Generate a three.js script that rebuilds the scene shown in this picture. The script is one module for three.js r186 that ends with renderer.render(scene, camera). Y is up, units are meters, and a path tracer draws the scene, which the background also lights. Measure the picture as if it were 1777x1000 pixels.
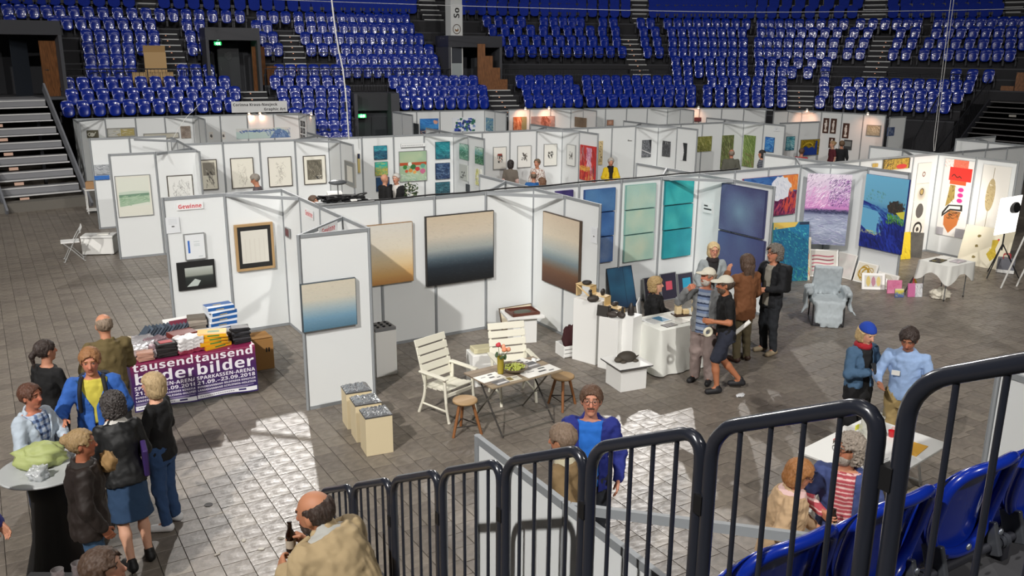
import * as THREE from 'three';
import { mergeGeometries, mergeVertices, toCreasedNormals } from 'three/addons/utils/BufferGeometryUtils.js';
import { RoundedBoxGeometry } from 'three/addons/geometries/RoundedBoxGeometry.js';
import { RectAreaLightUniformsLib } from 'three/addons/lights/RectAreaLightUniformsLib.js';
import { createNoise3D } from 'simplex-noise';

// ---------- camera, light, exposure ----------
const scene = new THREE.Scene();
scene.background = new THREE.Color(0x000000);
const camera = new THREE.PerspectiveCamera(36.58, 1.777, 0.1, 200);
camera.position.set(0, 4.86, 0);
camera.rotation.set(-0.2658, 0, 0.0075, 'YXZ');
const renderer = new THREE.WebGLRenderer({ antialias: true });
renderer.toneMapping = THREE.LinearToneMapping;
renderer.toneMappingExposure = 0.86;
renderer.shadowMap.enabled = true;
RectAreaLightUniformsLib.init();
// floodlights hung under the hall roof: [x, y, z, aim x, aim z, candela, half angle in degrees, lens size]
const FLOODS = [
  [-8.6, 12.5, -31, -4, -8.5, 800, 26, 8],
  [6, 14.5, -39, 4.5, -9.5, 1050, 17, 8],
  [-8, 14.5, 5, -1, -16, 1700, 46, 10],
  [10, 15, 4, 6, -20, 1300, 46, 12],
  [-17, 15, 0, -13, -24, 1300, 46, 14],  // unseen flood added to brighten the left floor and pale staircase
  [2, 18, -12, 1, -34, 700, 50, 20],
];
// unseen soft panels added under the roof as fill light: [x, z, width, depth, strength]
const PANELS = [[-8, -16, 3, 3, 3], [6, -16, 3, 3, 3], [-12, -34, 3, 3, 3], [4, -34, 3, 3, 3], [15, -27, 3, 3, 3], [-1, -2, 3, 3, 3]];

// ---------- helpers ----------
let seed = 7;
const rnd = () => { seed = (seed + 0x6d2b79f5) | 0; let t = Math.imul(seed ^ (seed >>> 15), 1 | seed); t = (t + Math.imul(t ^ (t >>> 7), 61 | t)) ^ t; return ((t ^ (t >>> 14)) >>> 0) / 4294967296; };
const rr = (a, b) => a + (b - a) * rnd();
const noise3 = createNoise3D(rnd);
const V3 = (x, y, z) => new THREE.Vector3(x, y, z);
const rad = (d) => d * Math.PI / 180;
const ANG = rad(31.3), CA = Math.cos(ANG), SA = Math.sin(ANG);
const OX = -3.006, OZ = -13.465;                       // crossing of the long wall and the first cross wall
const grid = (u, v) => [OX + u * CA + v * SA, OZ - u * SA + v * CA];
const MC = new Map();
function mat(color, rough = 0.7, o = {}) {
  const k = color + '|' + rough + '|' + JSON.stringify(o);
  if (!MC.has(k)) { const P = o.clearcoat || o.transmission || o.sheen ? THREE.MeshPhysicalMaterial : THREE.MeshStandardMaterial; MC.set(k, new P({ color, roughness: rough, ...o })); }
  return MC.get(k);
}
const NTH = 'first second third fourth fifth sixth seventh eighth ninth tenth eleventh twelfth thirteenth fourteenth fifteenth sixteenth seventeenth eighteenth nineteenth twentieth'.split(' '), nth = (i) => NTH[i];
const used = new Map();
function numbered(n) { const c = used.get(n) ?? 0; used.set(n, c + 1); return c ? n + '_' + String(c).padStart(3, '0') : n; }
function tag(o, label, category, group, kind) { o.userData = { ...o.userData, label, category }; if (group) o.userData.group = group; if (kind) o.userData.kind = kind; return o; }
function thing(name, label, category, [x, y, z] = [0, 0, 0], turn = 0, group) {
  const o = new THREE.Group(); o.name = numbered(name); o.position.set(x, y, z); o.rotation.y = turn; scene.add(o);
  return tag(o, label, category, group);
}
function struct(o, label, category) { o.userData = { kind: 'structure', label, category }; scene.add(o); return o; }
function part(name, geo, m, parent) { const o = new THREE.Mesh(Array.isArray(geo) ? merge(geo) : geo, m); o.name = name; o.castShadow = o.receiveShadow = true; if (parent) parent.add(o); return o; }
function solo(name, geo, m, label, category, [x, y, z] = [0, 0, 0], turn = 0, group) { const o = part(numbered(name), geo, m, scene); o.position.set(x, y, z); o.rotation.y = turn; return tag(o, label, category, group); }
function sgroup(name, label, [x, y, z] = [0, 0, 0], turn = 0) { const o = new THREE.Group(); o.name = numbered(name); o.position.set(x, y, z); o.rotation.y = turn; o.userData = { kind: 'structure', label }; scene.add(o); return o; }
const flat = (g) => (g.index ? g.toNonIndexed() : g);
function merge(list) { const l = list.map(flat); for (const g of l) for (const k of Object.keys(g.attributes)) if (!['position', 'normal', 'uv'].includes(k)) g.deleteAttribute(k); return l.length > 1 ? mergeGeometries(l) : l[0]; }
const place = (g, x = 0, y = 0, z = 0, rx = 0, ry = 0, rz = 0) => g.applyMatrix4(new THREE.Matrix4().compose(V3(x, y, z), new THREE.Quaternion().setFromEuler(new THREE.Euler(rx, ry, rz)), V3(1, 1, 1)));
const bx = (w, h, d, x, y, z, rx, ry, rz) => place(new THREE.BoxGeometry(w, h, d), x, y, z, rx, ry, rz);
const rbx = (w, h, d, r, x, y, z, rx, ry, rz, s = 2) => place(new RoundedBoxGeometry(w, h, d, s, r), x, y, z, rx, ry, rz);
function rod(a, b, r0, r1 = r0, n = 8, capped = true) {
  const A = V3(...a), B = V3(...b), d = B.clone().sub(A), L = d.length();
  const g = new THREE.CylinderGeometry(r1, r0, L, n, 1, !capped); g.translate(0, L / 2, 0);
  return g.applyMatrix4(new THREE.Matrix4().compose(A, new THREE.Quaternion().setFromUnitVectors(V3(0, 1, 0), d.normalize()), V3(1, 1, 1)));
}
const pipe = (pts, r, seg = 24, n = 8, closed = false, tension = 0.5) => new THREE.TubeGeometry(new THREE.CatmullRomCurve3(pts.map((p) => V3(...p)), closed, 'catmullrom', tension), seg, r, n, closed);
const lathe = (pts, n = 24) => new THREE.LatheGeometry(pts.map((p) => new THREE.Vector2(...p)), n);
const ball = (r, x, y, z, sx = 1, sy = 1, sz = 1, a = 16, b = 10) => { const g = new THREE.SphereGeometry(r, a, b); g.scale(sx, sy, sz); g.translate(x, y, z); return g; };
function dataTex(n, fn, srgb = false) {
  const d = new Uint8Array(n * n * 4);
  for (let y = 0; y < n; y++) for (let x = 0; x < n; x++) { const c = fn(x / n, y / n), i = (y * n + x) * 4; d[i] = c[0]; d[i + 1] = c[1]; d[i + 2] = c[2]; d[i + 3] = 255; }
  const t = new THREE.DataTexture(d, n, n); t.wrapS = t.wrapT = THREE.RepeatWrapping; t.magFilter = THREE.LinearFilter; if (srgb) t.colorSpace = THREE.SRGBColorSpace; t.needsUpdate = true; return t;
}
// tileable noise on a torus
const torN = (u, v, f, s = 0) => { const a = u * 2 * Math.PI, b = v * 2 * Math.PI; return noise3(Math.cos(a) * f + s, Math.sin(a) * f + Math.cos(b) * f * 1.3, Math.sin(b) * f * 1.3 - s); };
const clamp8 = (v) => Math.max(0, Math.min(255, v));
function atlasPage(size = 2048) {
  const c = document.createElement('canvas'); c.width = c.height = size; const ctx = c.getContext('2d');
  const tex = new THREE.CanvasTexture(c); tex.colorSpace = THREE.SRGBColorSpace;
  return { c, ctx, tex, size, x: 0, y: 0, row: 0, mats: new Map() };
}
const pages = [atlasPage()];
function cell(w, h, paint) {          // a piece of print or painting, drawn into a shared sheet
  let p = pages[pages.length - 1];
  if (p.x + w + 4 > p.size) { p.x = 0; p.y += p.row; p.row = 0; }
  if (p.y + h + 4 > p.size) { p = atlasPage(); pages.push(p); }
  const x = p.x + 2, y = p.y + 2; p.x += w + 4; p.row = Math.max(p.row, h + 4);
  p.ctx.save(); p.ctx.beginPath(); p.ctx.rect(x - 1, y - 1, w + 2, h + 2); p.ctx.clip(); p.ctx.translate(x, y); p.ctx.lineCap = 'round'; paint(p.ctx, w, h); p.ctx.restore();
  return { p, u0: (x + 1) / p.size, u1: (x + w - 1) / p.size, v0: 1 - (y + h - 1) / p.size, v1: 1 - (y + 1) / p.size };
}
function cellMat(c, rough = 0.6) { if (!c.p.mats.has(rough)) c.p.mats.set(rough, new THREE.MeshStandardMaterial({ map: c.p.tex, roughness: rough })); return c.p.mats.get(rough); }
// box of w x h x d standing on y = 0, its +z face showing the cell, the other faces the colour of the cell's border
function printBox(w, h, d, c, faces = [4]) {
  const g = new THREE.BoxGeometry(w, h, d).toNonIndexed(); const uv = g.attributes.uv;
  for (let f = 0; f < 6; f++) for (let k = 0; k < 6; k++) {
    const i = f * 6 + k;
    if (faces.includes(f)) uv.setXY(i, c.u0 + (c.u1 - c.u0) * uv.getX(i), c.v0 + (c.v1 - c.v0) * uv.getY(i));
    else uv.setXY(i, c.u0 + 0.0006, c.v0 + 0.0006);
  }
  g.translate(0, h / 2, 0); return g;
}

// ---------- materials ----------
const M = {
  alu: mat(0x93979a, 0.6, { metalness: 0.25 }), panel: mat(0xdfe2e2, 0.5), black: mat(0x101012, 0.6), blackGloss: mat(0x262932, 0.28, { clearcoat: 0.6, clearcoatRoughness: 0.15 }),
  steel: mat(0x8a8d90, 0.35, { metalness: 0.8 }), white: mat(0xe9e9e6, 0.55), whiteGloss: mat(0xe8e8e4, 0.35), concrete: mat(0x26262a, 0.8), darkSteel: mat(0x33343a, 0.5), nosing: mat(0xc4c6c6, 0.5),
  blue: mat(0x0f2b93, 0.25, { clearcoat: 0.7, clearcoatRoughness: 0.08 }), bluePlain: mat(0x0a1d78, 0.35), seatFrame: mat(0x2b2c33, 0.45), wood: mat(0x7c4a22, 0.5), pine: mat(0xd9bd8c, 0.6), paper: mat(0xe8e6df, 0.7), chipboard: mat(0xb98f5a, 0.8),
};
const BOWL = [[-25.00, -24.50], [-24.19, -25.32], [-23.32, -26.18], [-22.33, -27.12], [-21.23, -28.13], [-20.03, -29.19], [-18.80, -30.25], [-17.63, -31.23], [-16.59, -32.09], [-15.73, -32.78], [-15.03, -33.33], [-14.42, -33.78], [-13.85, -34.17], [-13.27, -34.54], [-12.67, -34.89], [-12.07, -35.22], [-11.48, -35.52], [-10.92, -35.79], [-10.37, -36.03], [-9.84, -36.24], [-9.30, -36.44], [-8.74, -36.64], [-8.18, -36.83], [-7.60, -37.01], [-7.01, -37.19], [-6.42, -37.37], [-5.81, -37.55], [-5.17, -37.75], [-4.47, -37.96], [-3.73, -38.20], [-2.96, -38.45], [-2.20, -38.71], [-1.49, -38.95], [-0.85, -39.19], [-0.27, -39.40], [0.26, -39.59], [0.77, -39.77], [1.28, -39.94], [1.80, -40.10], [2.34, -40.26], [2.92, -40.41], [3.53, -40.56], [4.17, -40.70], [4.83, -40.84], [5.50, -40.98], [6.19, -41.10], [6.90, -41.20], [7.66, -41.28], [8.46, -41.34], [9.31, -41.36], [10.18, -41.35], [11.02, -41.32], [11.81, -41.26], [12.52, -41.17], [13.14, -41.05], [13.71, -40.90], [14.23, -40.72], [14.73, -40.50], [15.22, -40.26], [15.70, -39.99], [16.16, -39.71], [16.62, -39.42], [17.09, -39.11], [17.59, -38.76], [18.15, -38.35], [18.78, -37.85], [19.52, -37.23], [20.37, -36.48], [21.35, -35.58], [22.45, -34.52], [23.62, -33.38], [24.81, -32.19], [26.00, -31.00]];
const SEATROWS = {'-2': [[20.67, 22.0, 4]], '-1': [[20.66, 22.07, 4]], '0': [[20.1, 22.18, 5]], '1': [[11.78, 17.67, 12], [19.8, 22.28, 6], [24.79, 28.3, 8], [30.41, 32.76, 6], [33.37, 38.15, 10], [38.91, 42.32, 7], [43.99, 44.02, 1], [44.79, 49.21, 10]], '2': [[12.16, 17.99, 12], [19.81, 22.39, 6], [24.79, 28.5, 9], [30.58, 32.87, 6], [33.45, 38.33, 11], [39.07, 42.4, 7], [44.1, 44.13, 1], [44.68, 49.47, 11]], '3': [[12.25, 17.74, 12], [19.64, 22.25, 6], [24.59, 28.32, 9], [30.55, 32.79, 6], [33.63, 38.36, 11], [39.42, 42.46, 7], [44.05, 44.07, 1], [44.89, 49.65, 11]], '4': [[13.27, 14.57, 4], [16.36, 17.3, 3], [19.89, 26.75, 16], [38.0, 40.93, 7], [41.62, 42.52, 3], [42.88, 44.04, 3], [48.95, 50.18, 3]], '5': [[13.42, 14.71, 4], [22.51, 26.81, 10], [38.1, 41.03, 7], [41.71, 44.06, 6]], '6': [[13.54, 15.69, 6], [16.99, 17.4, 2], [19.62, 20.03, 2], [21.33, 26.81, 12], [30.77, 35.94, 11], [37.04, 37.55, 2], [38.12, 41.13, 8], [41.74, 44.19, 8], [44.66, 45.08, 2], [46.24, 46.74, 2], [47.41, 50.54, 8]], '7': [[13.67, 15.8, 6], [17.04, 17.48, 2], [19.5, 19.92, 2], [21.18, 26.52, 12], [30.64, 35.87, 11], [37.07, 37.6, 2], [38.25, 41.22, 8], [41.81, 44.18, 8], [44.66, 45.11, 2], [46.25, 46.8, 2], [47.43, 50.82, 8]], '8': [[11.32, 11.34, 1], [12.79, 15.82, 8], [17.04, 17.48, 2], [19.38, 19.79, 2], [21.03, 26.23, 12], [30.48, 35.99, 11], [37.17, 37.66, 2], [38.32, 41.26, 8], [41.96, 44.23, 8], [44.72, 45.15, 2], [46.23, 46.78, 2], [47.54, 50.59, 8]], '9': [[11.41, 18.89, 18], [19.66, 26.18, 15], [30.44, 31.93, 4], [32.89, 34.62, 5], [35.63, 36.06, 2], [37.19, 37.6, 2], [38.28, 41.49, 9], [42.01, 44.37, 9], [44.84, 46.71, 6], [47.46, 50.42, 9]], '10': [[11.06, 15.46, 11], [16.57, 26.85, 22], [29.65, 36.81, 17], [37.93, 44.53, 20], [45.69, 49.22, 10]], '11': [[11.24, 15.58, 11], [16.68, 27.06, 22], [29.87, 36.94, 17], [38.04, 44.62, 20], [45.59, 49.05, 10]], '12': [[11.43, 15.52, 11], [16.69, 26.93, 22], [30.06, 37.05, 17], [38.15, 44.71, 20], [45.5, 48.99, 10]]};
// ---------- hall shell ----------
{
  const hall = [['wall_back', 96, 24, 1, 0, 11, -66.5], ['wall_front', 96, 24, 1, 0, 11, 24.5], ['wall_left', 1, 24, 92, -46.5, 11, -21], ['wall_right', 1, 24, 92, 46.5, 11, -21]];
  const wm = mat(0x2a2a2e, 0.9);
  for (const [n, w, h, d, x, y, z] of hall) struct(part(n, bx(w, h, d, x, y, z), wm), 'dark hall wall far behind the seating');
  struct(part('ceiling', bx(96, 0.6, 92, 0, 22.5, -21), mat(0x1c1c1f, 0.9)), 'dark hall roof high above the floor');
}
// ---------- floodlights and added fill-light panels ----------
const hang = mat(0x1a1a1c, 0.6);
FLOODS.forEach(([x, y, z, ax, az, cd, half, soft], i) => {
  const o = thing('hall_floodlight', ['round floodlight under the roof at the far left', 'round floodlight under the roof at the far right', 'round floodlight under the roof behind the stand, left', 'round floodlight under the roof behind the stand, right', 'round unseen floodlight added to brighten the pale staircase side', 'round floodlight hung over the middle of the hall'][i], 'lamp', [x, y, z]);
  const dir = V3(ax - x, -y, az - z).normalize(), b = V3(0, 0, 0).addScaledVector(dir, -0.5);
  part('housing', [rod([b.x, b.y, b.z], [dir.x * 0.02, dir.y * 0.02, dir.z * 0.02], 0.16, 0.3, 20)], hang, o);
  part('lens', [rod([dir.x * 0.021, dir.y * 0.021, dir.z * 0.021], [dir.x * 0.03, dir.y * 0.03, dir.z * 0.03], 0.27, 0.27, 20)], mat(0xffffff, 0.5, { emissive: 0xfffaf4, emissiveIntensity: 30 }), o);
  part('bracket', [rod([0, 0.2, 0], [0, 22.2 - y, 0], 0.03)], hang, o);
  const l = new THREE.SpotLight(0xfffbf6, cd, 0, rad(half), 0.55, 2); l.position.set(dir.x * 0.05, dir.y * 0.05, dir.z * 0.05);
  l.castShadow = true; l.shadow.radius = soft; l.shadow.mapSize.set(2048, 2048); l.shadow.camera.far = 80; l.name = 'flood_beam';
  const t = new THREE.Object3D(); t.name = 'aim'; t.position.set(ax - x, -y, az - z); o.add(t); l.target = t; o.add(l);
});
PANELS.forEach(([x, z, w, d, s], i) => {
  const o = thing('added_fill_panel', 'square unseen panel added under the roof as fill light, number ' + ['one', 'two', 'three', 'four', 'five', 'six'][i], 'lamp', [x, 18, z], 0, 'added fill-light panels under the roof');
  part('housing', bx(w + 0.2, 0.2, d + 0.2, 0, 0.12, 0), hang, o);
  part('diffuser', bx(w, 0.02, d, 0, 0, 0), mat(0xffffff, 0.6, { emissive: 0xfffaf4, emissiveIntensity: 3 }), o);
  part('hanger', [rod([-w / 3, 0.2, 0], [-w / 3, 4.2, 0], 0.02), rod([w / 3, 0.2, 0], [w / 3, 4.2, 0], 0.02)], hang, o);
  const l = new THREE.RectAreaLight(0xfffaf4, s, w, d); l.position.set(0, -0.03, 0); l.rotation.x = -Math.PI / 2; l.name = 'panel_glow'; o.add(l);
});
// ---------- floor of blocks ----------
const floorBase = struct(part('floor', bx(88, 0.4, 84, 0, -0.21, -22), mat(0x625b54, 0.85)), 'dark grey hall floor of square end-grain blocks');
{
  const T = 0.256, gap = 0.004, w = T - gap, e = 0.003, hgt = 0.012;
  const pos = [], tri = (a, b, c) => pos.push(...a, ...b, ...c), q = (a, b, c, d) => { tri(a, b, c); tri(a, c, d); };
  const o = w / 2, n = o - e, t0 = [[-n, hgt, n], [n, hgt, n], [n, hgt, -n], [-n, hgt, -n]], t1 = [[-o, hgt - e, o], [o, hgt - e, o], [o, hgt - e, -o], [-o, hgt - e, -o]];
  q(...t0); for (let i = 0; i < 4; i++) { const j = (i + 1) % 4; q(t1[i], t1[j], t0[j], t0[i]); }
  const tg = new THREE.BufferGeometry(); tg.setAttribute('position', new THREE.Float32BufferAttribute(pos, 3)); tg.computeVertexNormals();
  const uv = []; for (let i = 0; i < pos.length; i += 3) uv.push(pos[i] / 0.5 + 0.5, pos[i + 2] / 0.5 + 0.5); tg.setAttribute('uv', new THREE.Float32BufferAttribute(uv, 2));
  const rt = dataTex(256, (u, v) => { const a = torN(u, v, 0.8), b = torN(u, v, 3, 5), c = torN(u, v, 12, 9); const g = clamp8(138 + a * 26 + b * 20 + c * 14); return [g, g, g]; });
  const ct = dataTex(256, (u, v) => { const a = torN(u, v, 0.6, 3), b = torN(u, v, 5, 7), c = torN(u, v, 22, 2); const g = 222 + a * 16 + b * 12 + c * 12; return [clamp8(g), clamp8(g * 0.985), clamp8(g * 0.965)]; }, true);
  const bt = dataTex(256, (u, v) => { const g = clamp8(128 + torN(u, v, 2, 1) * 50 + torN(u, v, 16, 8) * 40); return [g, g, g]; });
  const mk = (c) => new THREE.MeshStandardMaterial({ color: c, map: ct, roughness: 0.8, roughnessMap: rt, bumpMap: bt, bumpScale: 0.0012 });
  const tones = [0x888179, 0x827b74, 0x8d867d, 0x7e7770, 0x8a837b, 0x857e76], tm = tones.map(mk), anyM = mk(0xffffff);
  const cells = [];
  for (let i = -110; i < 90; i++) {
    const so = rnd();
    for (let j = -110; j < 60; j++) {
      const u = i * T, v = (j + so) * T, [x, z] = grid(u, v);
      if (x < -24 || x > 21 || z < -41 || z > -3.6) continue;
      if (Math.abs(x) > -z * 0.68 + 2.5) continue;
      cells.push([x, z, rr(-0.0015, 0.0015), rr(-0.004, 0.004), rr(-0.004, 0.004), (rnd() * 6) | 0]);
    }
  }
  // the blocks that show largest: nearest to the stand and inside the picture
  const seen = cells.filter(([x, z]) => { const d = -z * 0.965 + 4.86 * 0.263, yy = (-4.86 * 0.965 - z * 0.263) / d; return Math.abs(x) / d < 0.6 && yy > -0.33; }).sort((a, b) => b[1] - a[1]);
  const near = new Set(seen.slice(0, 300));
  const rest = cells.filter((c) => !near.has(c));
  const im = new THREE.InstancedMesh(tg, anyM, rest.length), m4 = new THREE.Matrix4(), qt = new THREE.Quaternion(), eu = new THREE.Euler(), col = new THREE.Color();
  const pose = (c) => m4.compose(V3(c[0], c[2], c[1]), qt.setFromEuler(eu.set(c[3], ANG, c[4], 'YXZ')), V3(1, 1, 1));
  rest.forEach((c, i) => { im.setMatrixAt(i, pose(c)); im.setColorAt(i, col.set(tones[c[5]])); });
  im.name = 'floor_blocks'; im.userData.kind = 'stuff'; im.castShadow = im.receiveShadow = true; floorBase.add(im);
  for (const c of near) { const b = part('floor_block', tg, tm[c[5]], floorBase); b.position.set(c[0], c[2], c[1]); b.rotation.set(c[3], ANG, c[4], 'YXZ'); }
}
// ---------- seating bowl ----------
const ROWH = (k) => (k >= 1 ? [2.7, 3.1, 3.5, 3.95, 4.4, 4.85, 5.35, 5.85, 6.3, 6.9, 7.4, 7.9][k - 1] : 2.7 - 0.4 * (1 - k));
const rowOff = (k) => 0.8 * (k - 1) + (k > 9 ? 0.6 : 0);
const arc = [0]; for (let i = 1; i < BOWL.length; i++) arc.push(arc[i - 1] + Math.hypot(BOWL[i][0] - BOWL[i - 1][0], BOWL[i][1] - BOWL[i - 1][1]));
function onBowl(s, off) {                               // point, outward normal
  let i = 1; while (i < arc.length - 1 && arc[i] < s) i++;
  const t = (s - arc[i - 1]) / (arc[i] - arc[i - 1]), a = BOWL[i - 1], b = BOWL[i];
  const tan = (j) => { const p = BOWL[Math.max(j - 1, 0)], n = BOWL[Math.min(j + 1, BOWL.length - 1)], L = Math.hypot(n[0] - p[0], n[1] - p[1]); return [(n[0] - p[0]) / L, (n[1] - p[1]) / L]; };
  const t0 = tan(i - 1), t1 = tan(i), tx = t0[0] + (t1[0] - t0[0]) * t, tz = t0[1] + (t1[1] - t0[1]) * t, L = Math.hypot(tx, tz);
  const nx = tz / L, nz = -tx / L;
  return { x: a[0] + (b[0] - a[0]) * t + nx * off, z: a[1] + (b[1] - a[1]) * t + nz * off, nx, nz, ry: Math.atan2(-nx, -nz) };
}
function curbed(s0, s1, o0, o1, y0, y1, step = 0.7) {   // block following the bowl between two offsets and two heights
  const n = Math.max(1, Math.ceil((s1 - s0) / step)), A = [], B = [];
  for (let i = 0; i <= n; i++) { const s = s0 + (s1 - s0) * i / n, a = onBowl(s, o0), b = onBowl(s, o1); A.push([a.x, a.z]); B.push([b.x, b.z]); }
  const pos = [], Q = (a, b, c, d) => pos.push(...a, ...b, ...c, ...a, ...c, ...d);
  for (let i = 0; i < n; i++) {
    const [a, b, c, d] = [A[i], A[i + 1], B[i + 1], B[i]], p = (q, y) => [q[0], y, q[1]];
    Q(p(a, y1), p(b, y1), p(c, y1), p(d, y1)); Q(p(a, y0), p(b, y0), p(b, y1), p(a, y1)); Q(p(c, y0), p(d, y0), p(d, y1), p(c, y1)); Q(p(d, y0), p(c, y0), p(b, y0), p(a, y0));
  }
  for (const i of [0, n]) { const p = (q, y) => [q[0], y, q[1]]; Q(p(A[i], y0), p(A[i], y1), p(B[i], y1), p(B[i], y0)); }
  const g = new THREE.BufferGeometry(); g.setAttribute('position', new THREE.Float32BufferAttribute(pos, 3)); g.computeVertexNormals(); g.setAttribute('uv', new THREE.Float32BufferAttribute(new Float32Array(pos.length / 3 * 2), 2)); return g;
}
const stand = sgroup('seating_bowl_steps', 'dark stepped tiers that carry the blue seats around the hall');
const SMAX = arc[arc.length - 1] - 0.1;
const HOLES = { p1: [22.59, 24.47, -9, 2], v1: [17.17, 19.25, 4, 8], v2: [27.32, 29.78, 4, 8], v0: [8.6, 12.1, 3, 7], rs: [49.75, 54.5, -9, 3], a1: [18.02, 19.3, 1, 3], a2: [28.7, 30.1, 1, 3], a3: [42.55, 43.75, 1, 3], u1: [15.86, 16.7, 4, 8], u2: [20.2, 21.1, 5, 8], u3: [36.1, 36.95, 5, 8], u4: [45.3, 46.2, 5, 8], ls: [0, 12.05, -9, 2] };
for (let k = -2; k <= 12; k++) {
  const cuts = Object.values(HOLES).filter((h) => k >= h[2] && k <= h[3]).map((h) => [h[0], h[1]]).sort((a, b) => a[0] - b[0]);
  let s = k < 1 ? 18.9 : 0.1; const end = k < 1 ? 22.59 : SMAX; const y = ROWH(k) - 0.6, o0 = rowOff(k) - 0.42, o1 = rowOff(k + 1) - 0.42;
  const put = (a, b) => { if (b - a > 0.2) { part('tier', curbed(a, b, o0, o1, Math.max(0, y - (k === 1 || k === -2 ? y : 0.6)), y), M.concrete, stand); part('tier_edge', curbed(a, b, o0 - 0.01, o0 + 0.05, y - 0.05, y + 0.008), M.darkSteel, stand); } };
  for (const [a, b] of cuts) { if (a > s && a < end) put(s, Math.min(a, end)); s = Math.max(s, b); }
  if (s < end) put(s, end);
}
// aisle stairs: two treads a row with pale nosings and small marker lamps
const AISLES = [['a1', 1, 4, 'stair flight in the lower seats behind the name board'], ['a2', 1, 4, 'stair flight in the lower seats beside the stepped wooden panel'], ['a3', 1, 4, 'stair flight in the lower seats behind the brown figure prints'], ['u1', 4, 9, 'stair flight in the upper seats above the cardboard boxes'], ['u2', 5, 9, 'stair flight in the upper seats beside the round-window door'], ['u3', 5, 9, 'stair flight in the upper seats in the middle of the hall'], ['u4', 5, 9, 'stair flight in the upper seats towards the dark staircase']];
const TOPAISLES = [[15.7, 16.5], [27.4, 28.6], [37.05, 37.95], [44.75, 45.5], [49.25, 50]];
for (const [key, k0, k1, label] of AISLES) {
  const [s0, s1] = HOLES[key], o = sgroup('aisle_stairs', label);
  const tr = [], no = [], lm = [];
  for (let k = k0; k < k1; k++) for (let j = 0; j < 2; j++) {
    const y = ROWH(k) - 0.6 + (ROWH(k + 1) - ROWH(k)) * j / 2, f = rowOff(k) - 0.42 + 0.4 * j;
    tr.push(curbed(s0, s1, f, f + 0.44, y - 0.25, y)); no.push(curbed(s0 + 0.03, s1 - 0.03, f - 0.015, f + 0.05, y - 0.04, y + 0.006));
    const c = onBowl((s0 + s1) / 2, f - 0.02); lm.push(bx(0.05, 0.03, 0.02, c.x, y - 0.08, c.z, 0, c.ry, 0));
  }
  tr.forEach((g) => part('tread', g, M.concrete, o)); no.forEach((g) => part('nosing', g, M.nosing, o)); lm.forEach((g) => part('marker_lamp', g, mat(0xffc9a0, 0.4, { emissive: 0xff9a70, emissiveIntensity: 0.4 }), o));
}
TOPAISLES.forEach(([s0, s1], i) => {
  const o = sgroup('top_aisle_stairs', 'stair flight climbing through the topmost dark seats, ' + ['first', 'second', 'third', 'fourth', 'fifth'][i] + ' from the leftmost');
  for (let k = 10; k < 13; k++) for (let j = 0; j < 2; j++) {
    const y = ROWH(Math.min(k, 12)) - 0.55 + 0.25 * j + (k > 12 ? 0.5 : 0), f = rowOff(k) - 0.42 + 0.4 * j;
    part('tread', curbed(s0, s1, f, f + 0.44, y - 0.25, y), M.concrete, o); part('nosing', curbed(s0 + 0.03, s1 - 0.03, f - 0.015, f + 0.05, y - 0.04, y + 0.006), M.nosing, o);
  }
});
// rounded, dished plastic shell: w x h, bulging by d, lip turned back; stands around the origin, faces +z
function shell(w, h, dish, t, N, ex = 3.2, belly = 0.02) {
  const P = (i, j, back) => {
    let a = i / N * 2 - 1, b = j / N * 2 - 1;
    const m = Math.max(Math.abs(a), Math.abs(b)), L = Math.pow(Math.pow(Math.abs(a), ex) + Math.pow(Math.abs(b), ex), 1 / ex) || 1, f = m / L; a *= f; b *= f;
    const r = m, z = -dish * (1 - b * 0.15) * (a * a) * -1 + belly * (1 - b * b) - 0.018 * Math.pow(r, 10);
    return [a * w / 2 * (1 - 0.07 * (b < 0 ? -b : 0)), b * h / 2, z - (back ? t * (1 - 0.4 * Math.pow(r, 6)) : 0)];
  };
  const pos = [], idx = [];
  for (const back of [0, 1]) for (let j = 0; j <= N; j++) for (let i = 0; i <= N; i++) pos.push(...P(i, j, back));
  const n = N + 1, at = (i, j, b) => b * n * n + j * n + i;
  for (let j = 0; j < N; j++) for (let i = 0; i < N; i++) { const a = at(i, j, 0), b = at(i + 1, j, 0), c = at(i + 1, j + 1, 0), d = at(i, j + 1, 0); idx.push(a, b, c, a, c, d); const e = n * n; idx.push(a + e, c + e, b + e, a + e, d + e, c + e); }
  const ring = []; for (let i = 0; i < N; i++) ring.push([i, 0]); for (let j = 0; j < N; j++) ring.push([N, j]); for (let i = N; i > 0; i--) ring.push([i, N]); for (let j = N; j > 0; j--) ring.push([0, j]);
  ring.forEach((p, k) => { const q = ring[(k + 1) % ring.length], a = at(...p, 0), b = at(...q, 0), c = at(...q, 1), d = at(...p, 1); idx.push(a, d, c, a, c, b); });
  const g = new THREE.BufferGeometry(); g.setAttribute('position', new THREE.Float32BufferAttribute(pos, 3)); g.setIndex(idx); g.computeVertexNormals();
  g.setAttribute('uv', new THREE.Float32BufferAttribute(new Float32Array(pos.length / 3 * 2), 2)); return g;
}
function seatGeos(N) {
  const back = shell(0.45, 0.46, 0.045, 0.03, N); back.rotateX(-0.2); back.translate(0, 0.66, -0.1);
  const pan = shell(0.43, 0.42, 0.03, 0.035, N, 3, -0.02); pan.rotateX(-0.12); pan.translate(0, 0.5, 0.03);
  const frame = merge([bx(0.05, 0.34, 0.05, -0.265, 0.28, -0.08), bx(0.05, 0.34, 0.05, 0.265, 0.28, -0.08), bx(0.52, 0.045, 0.05, 0, 0.4, -0.12), bx(0.07, 0.12, 0.16, -0.265, 0.43, -0.02), bx(0.07, 0.12, 0.16, 0.265, 0.43, -0.02)]);
  return { back, pan, frame };
}
const SG = seatGeos(8);
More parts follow.
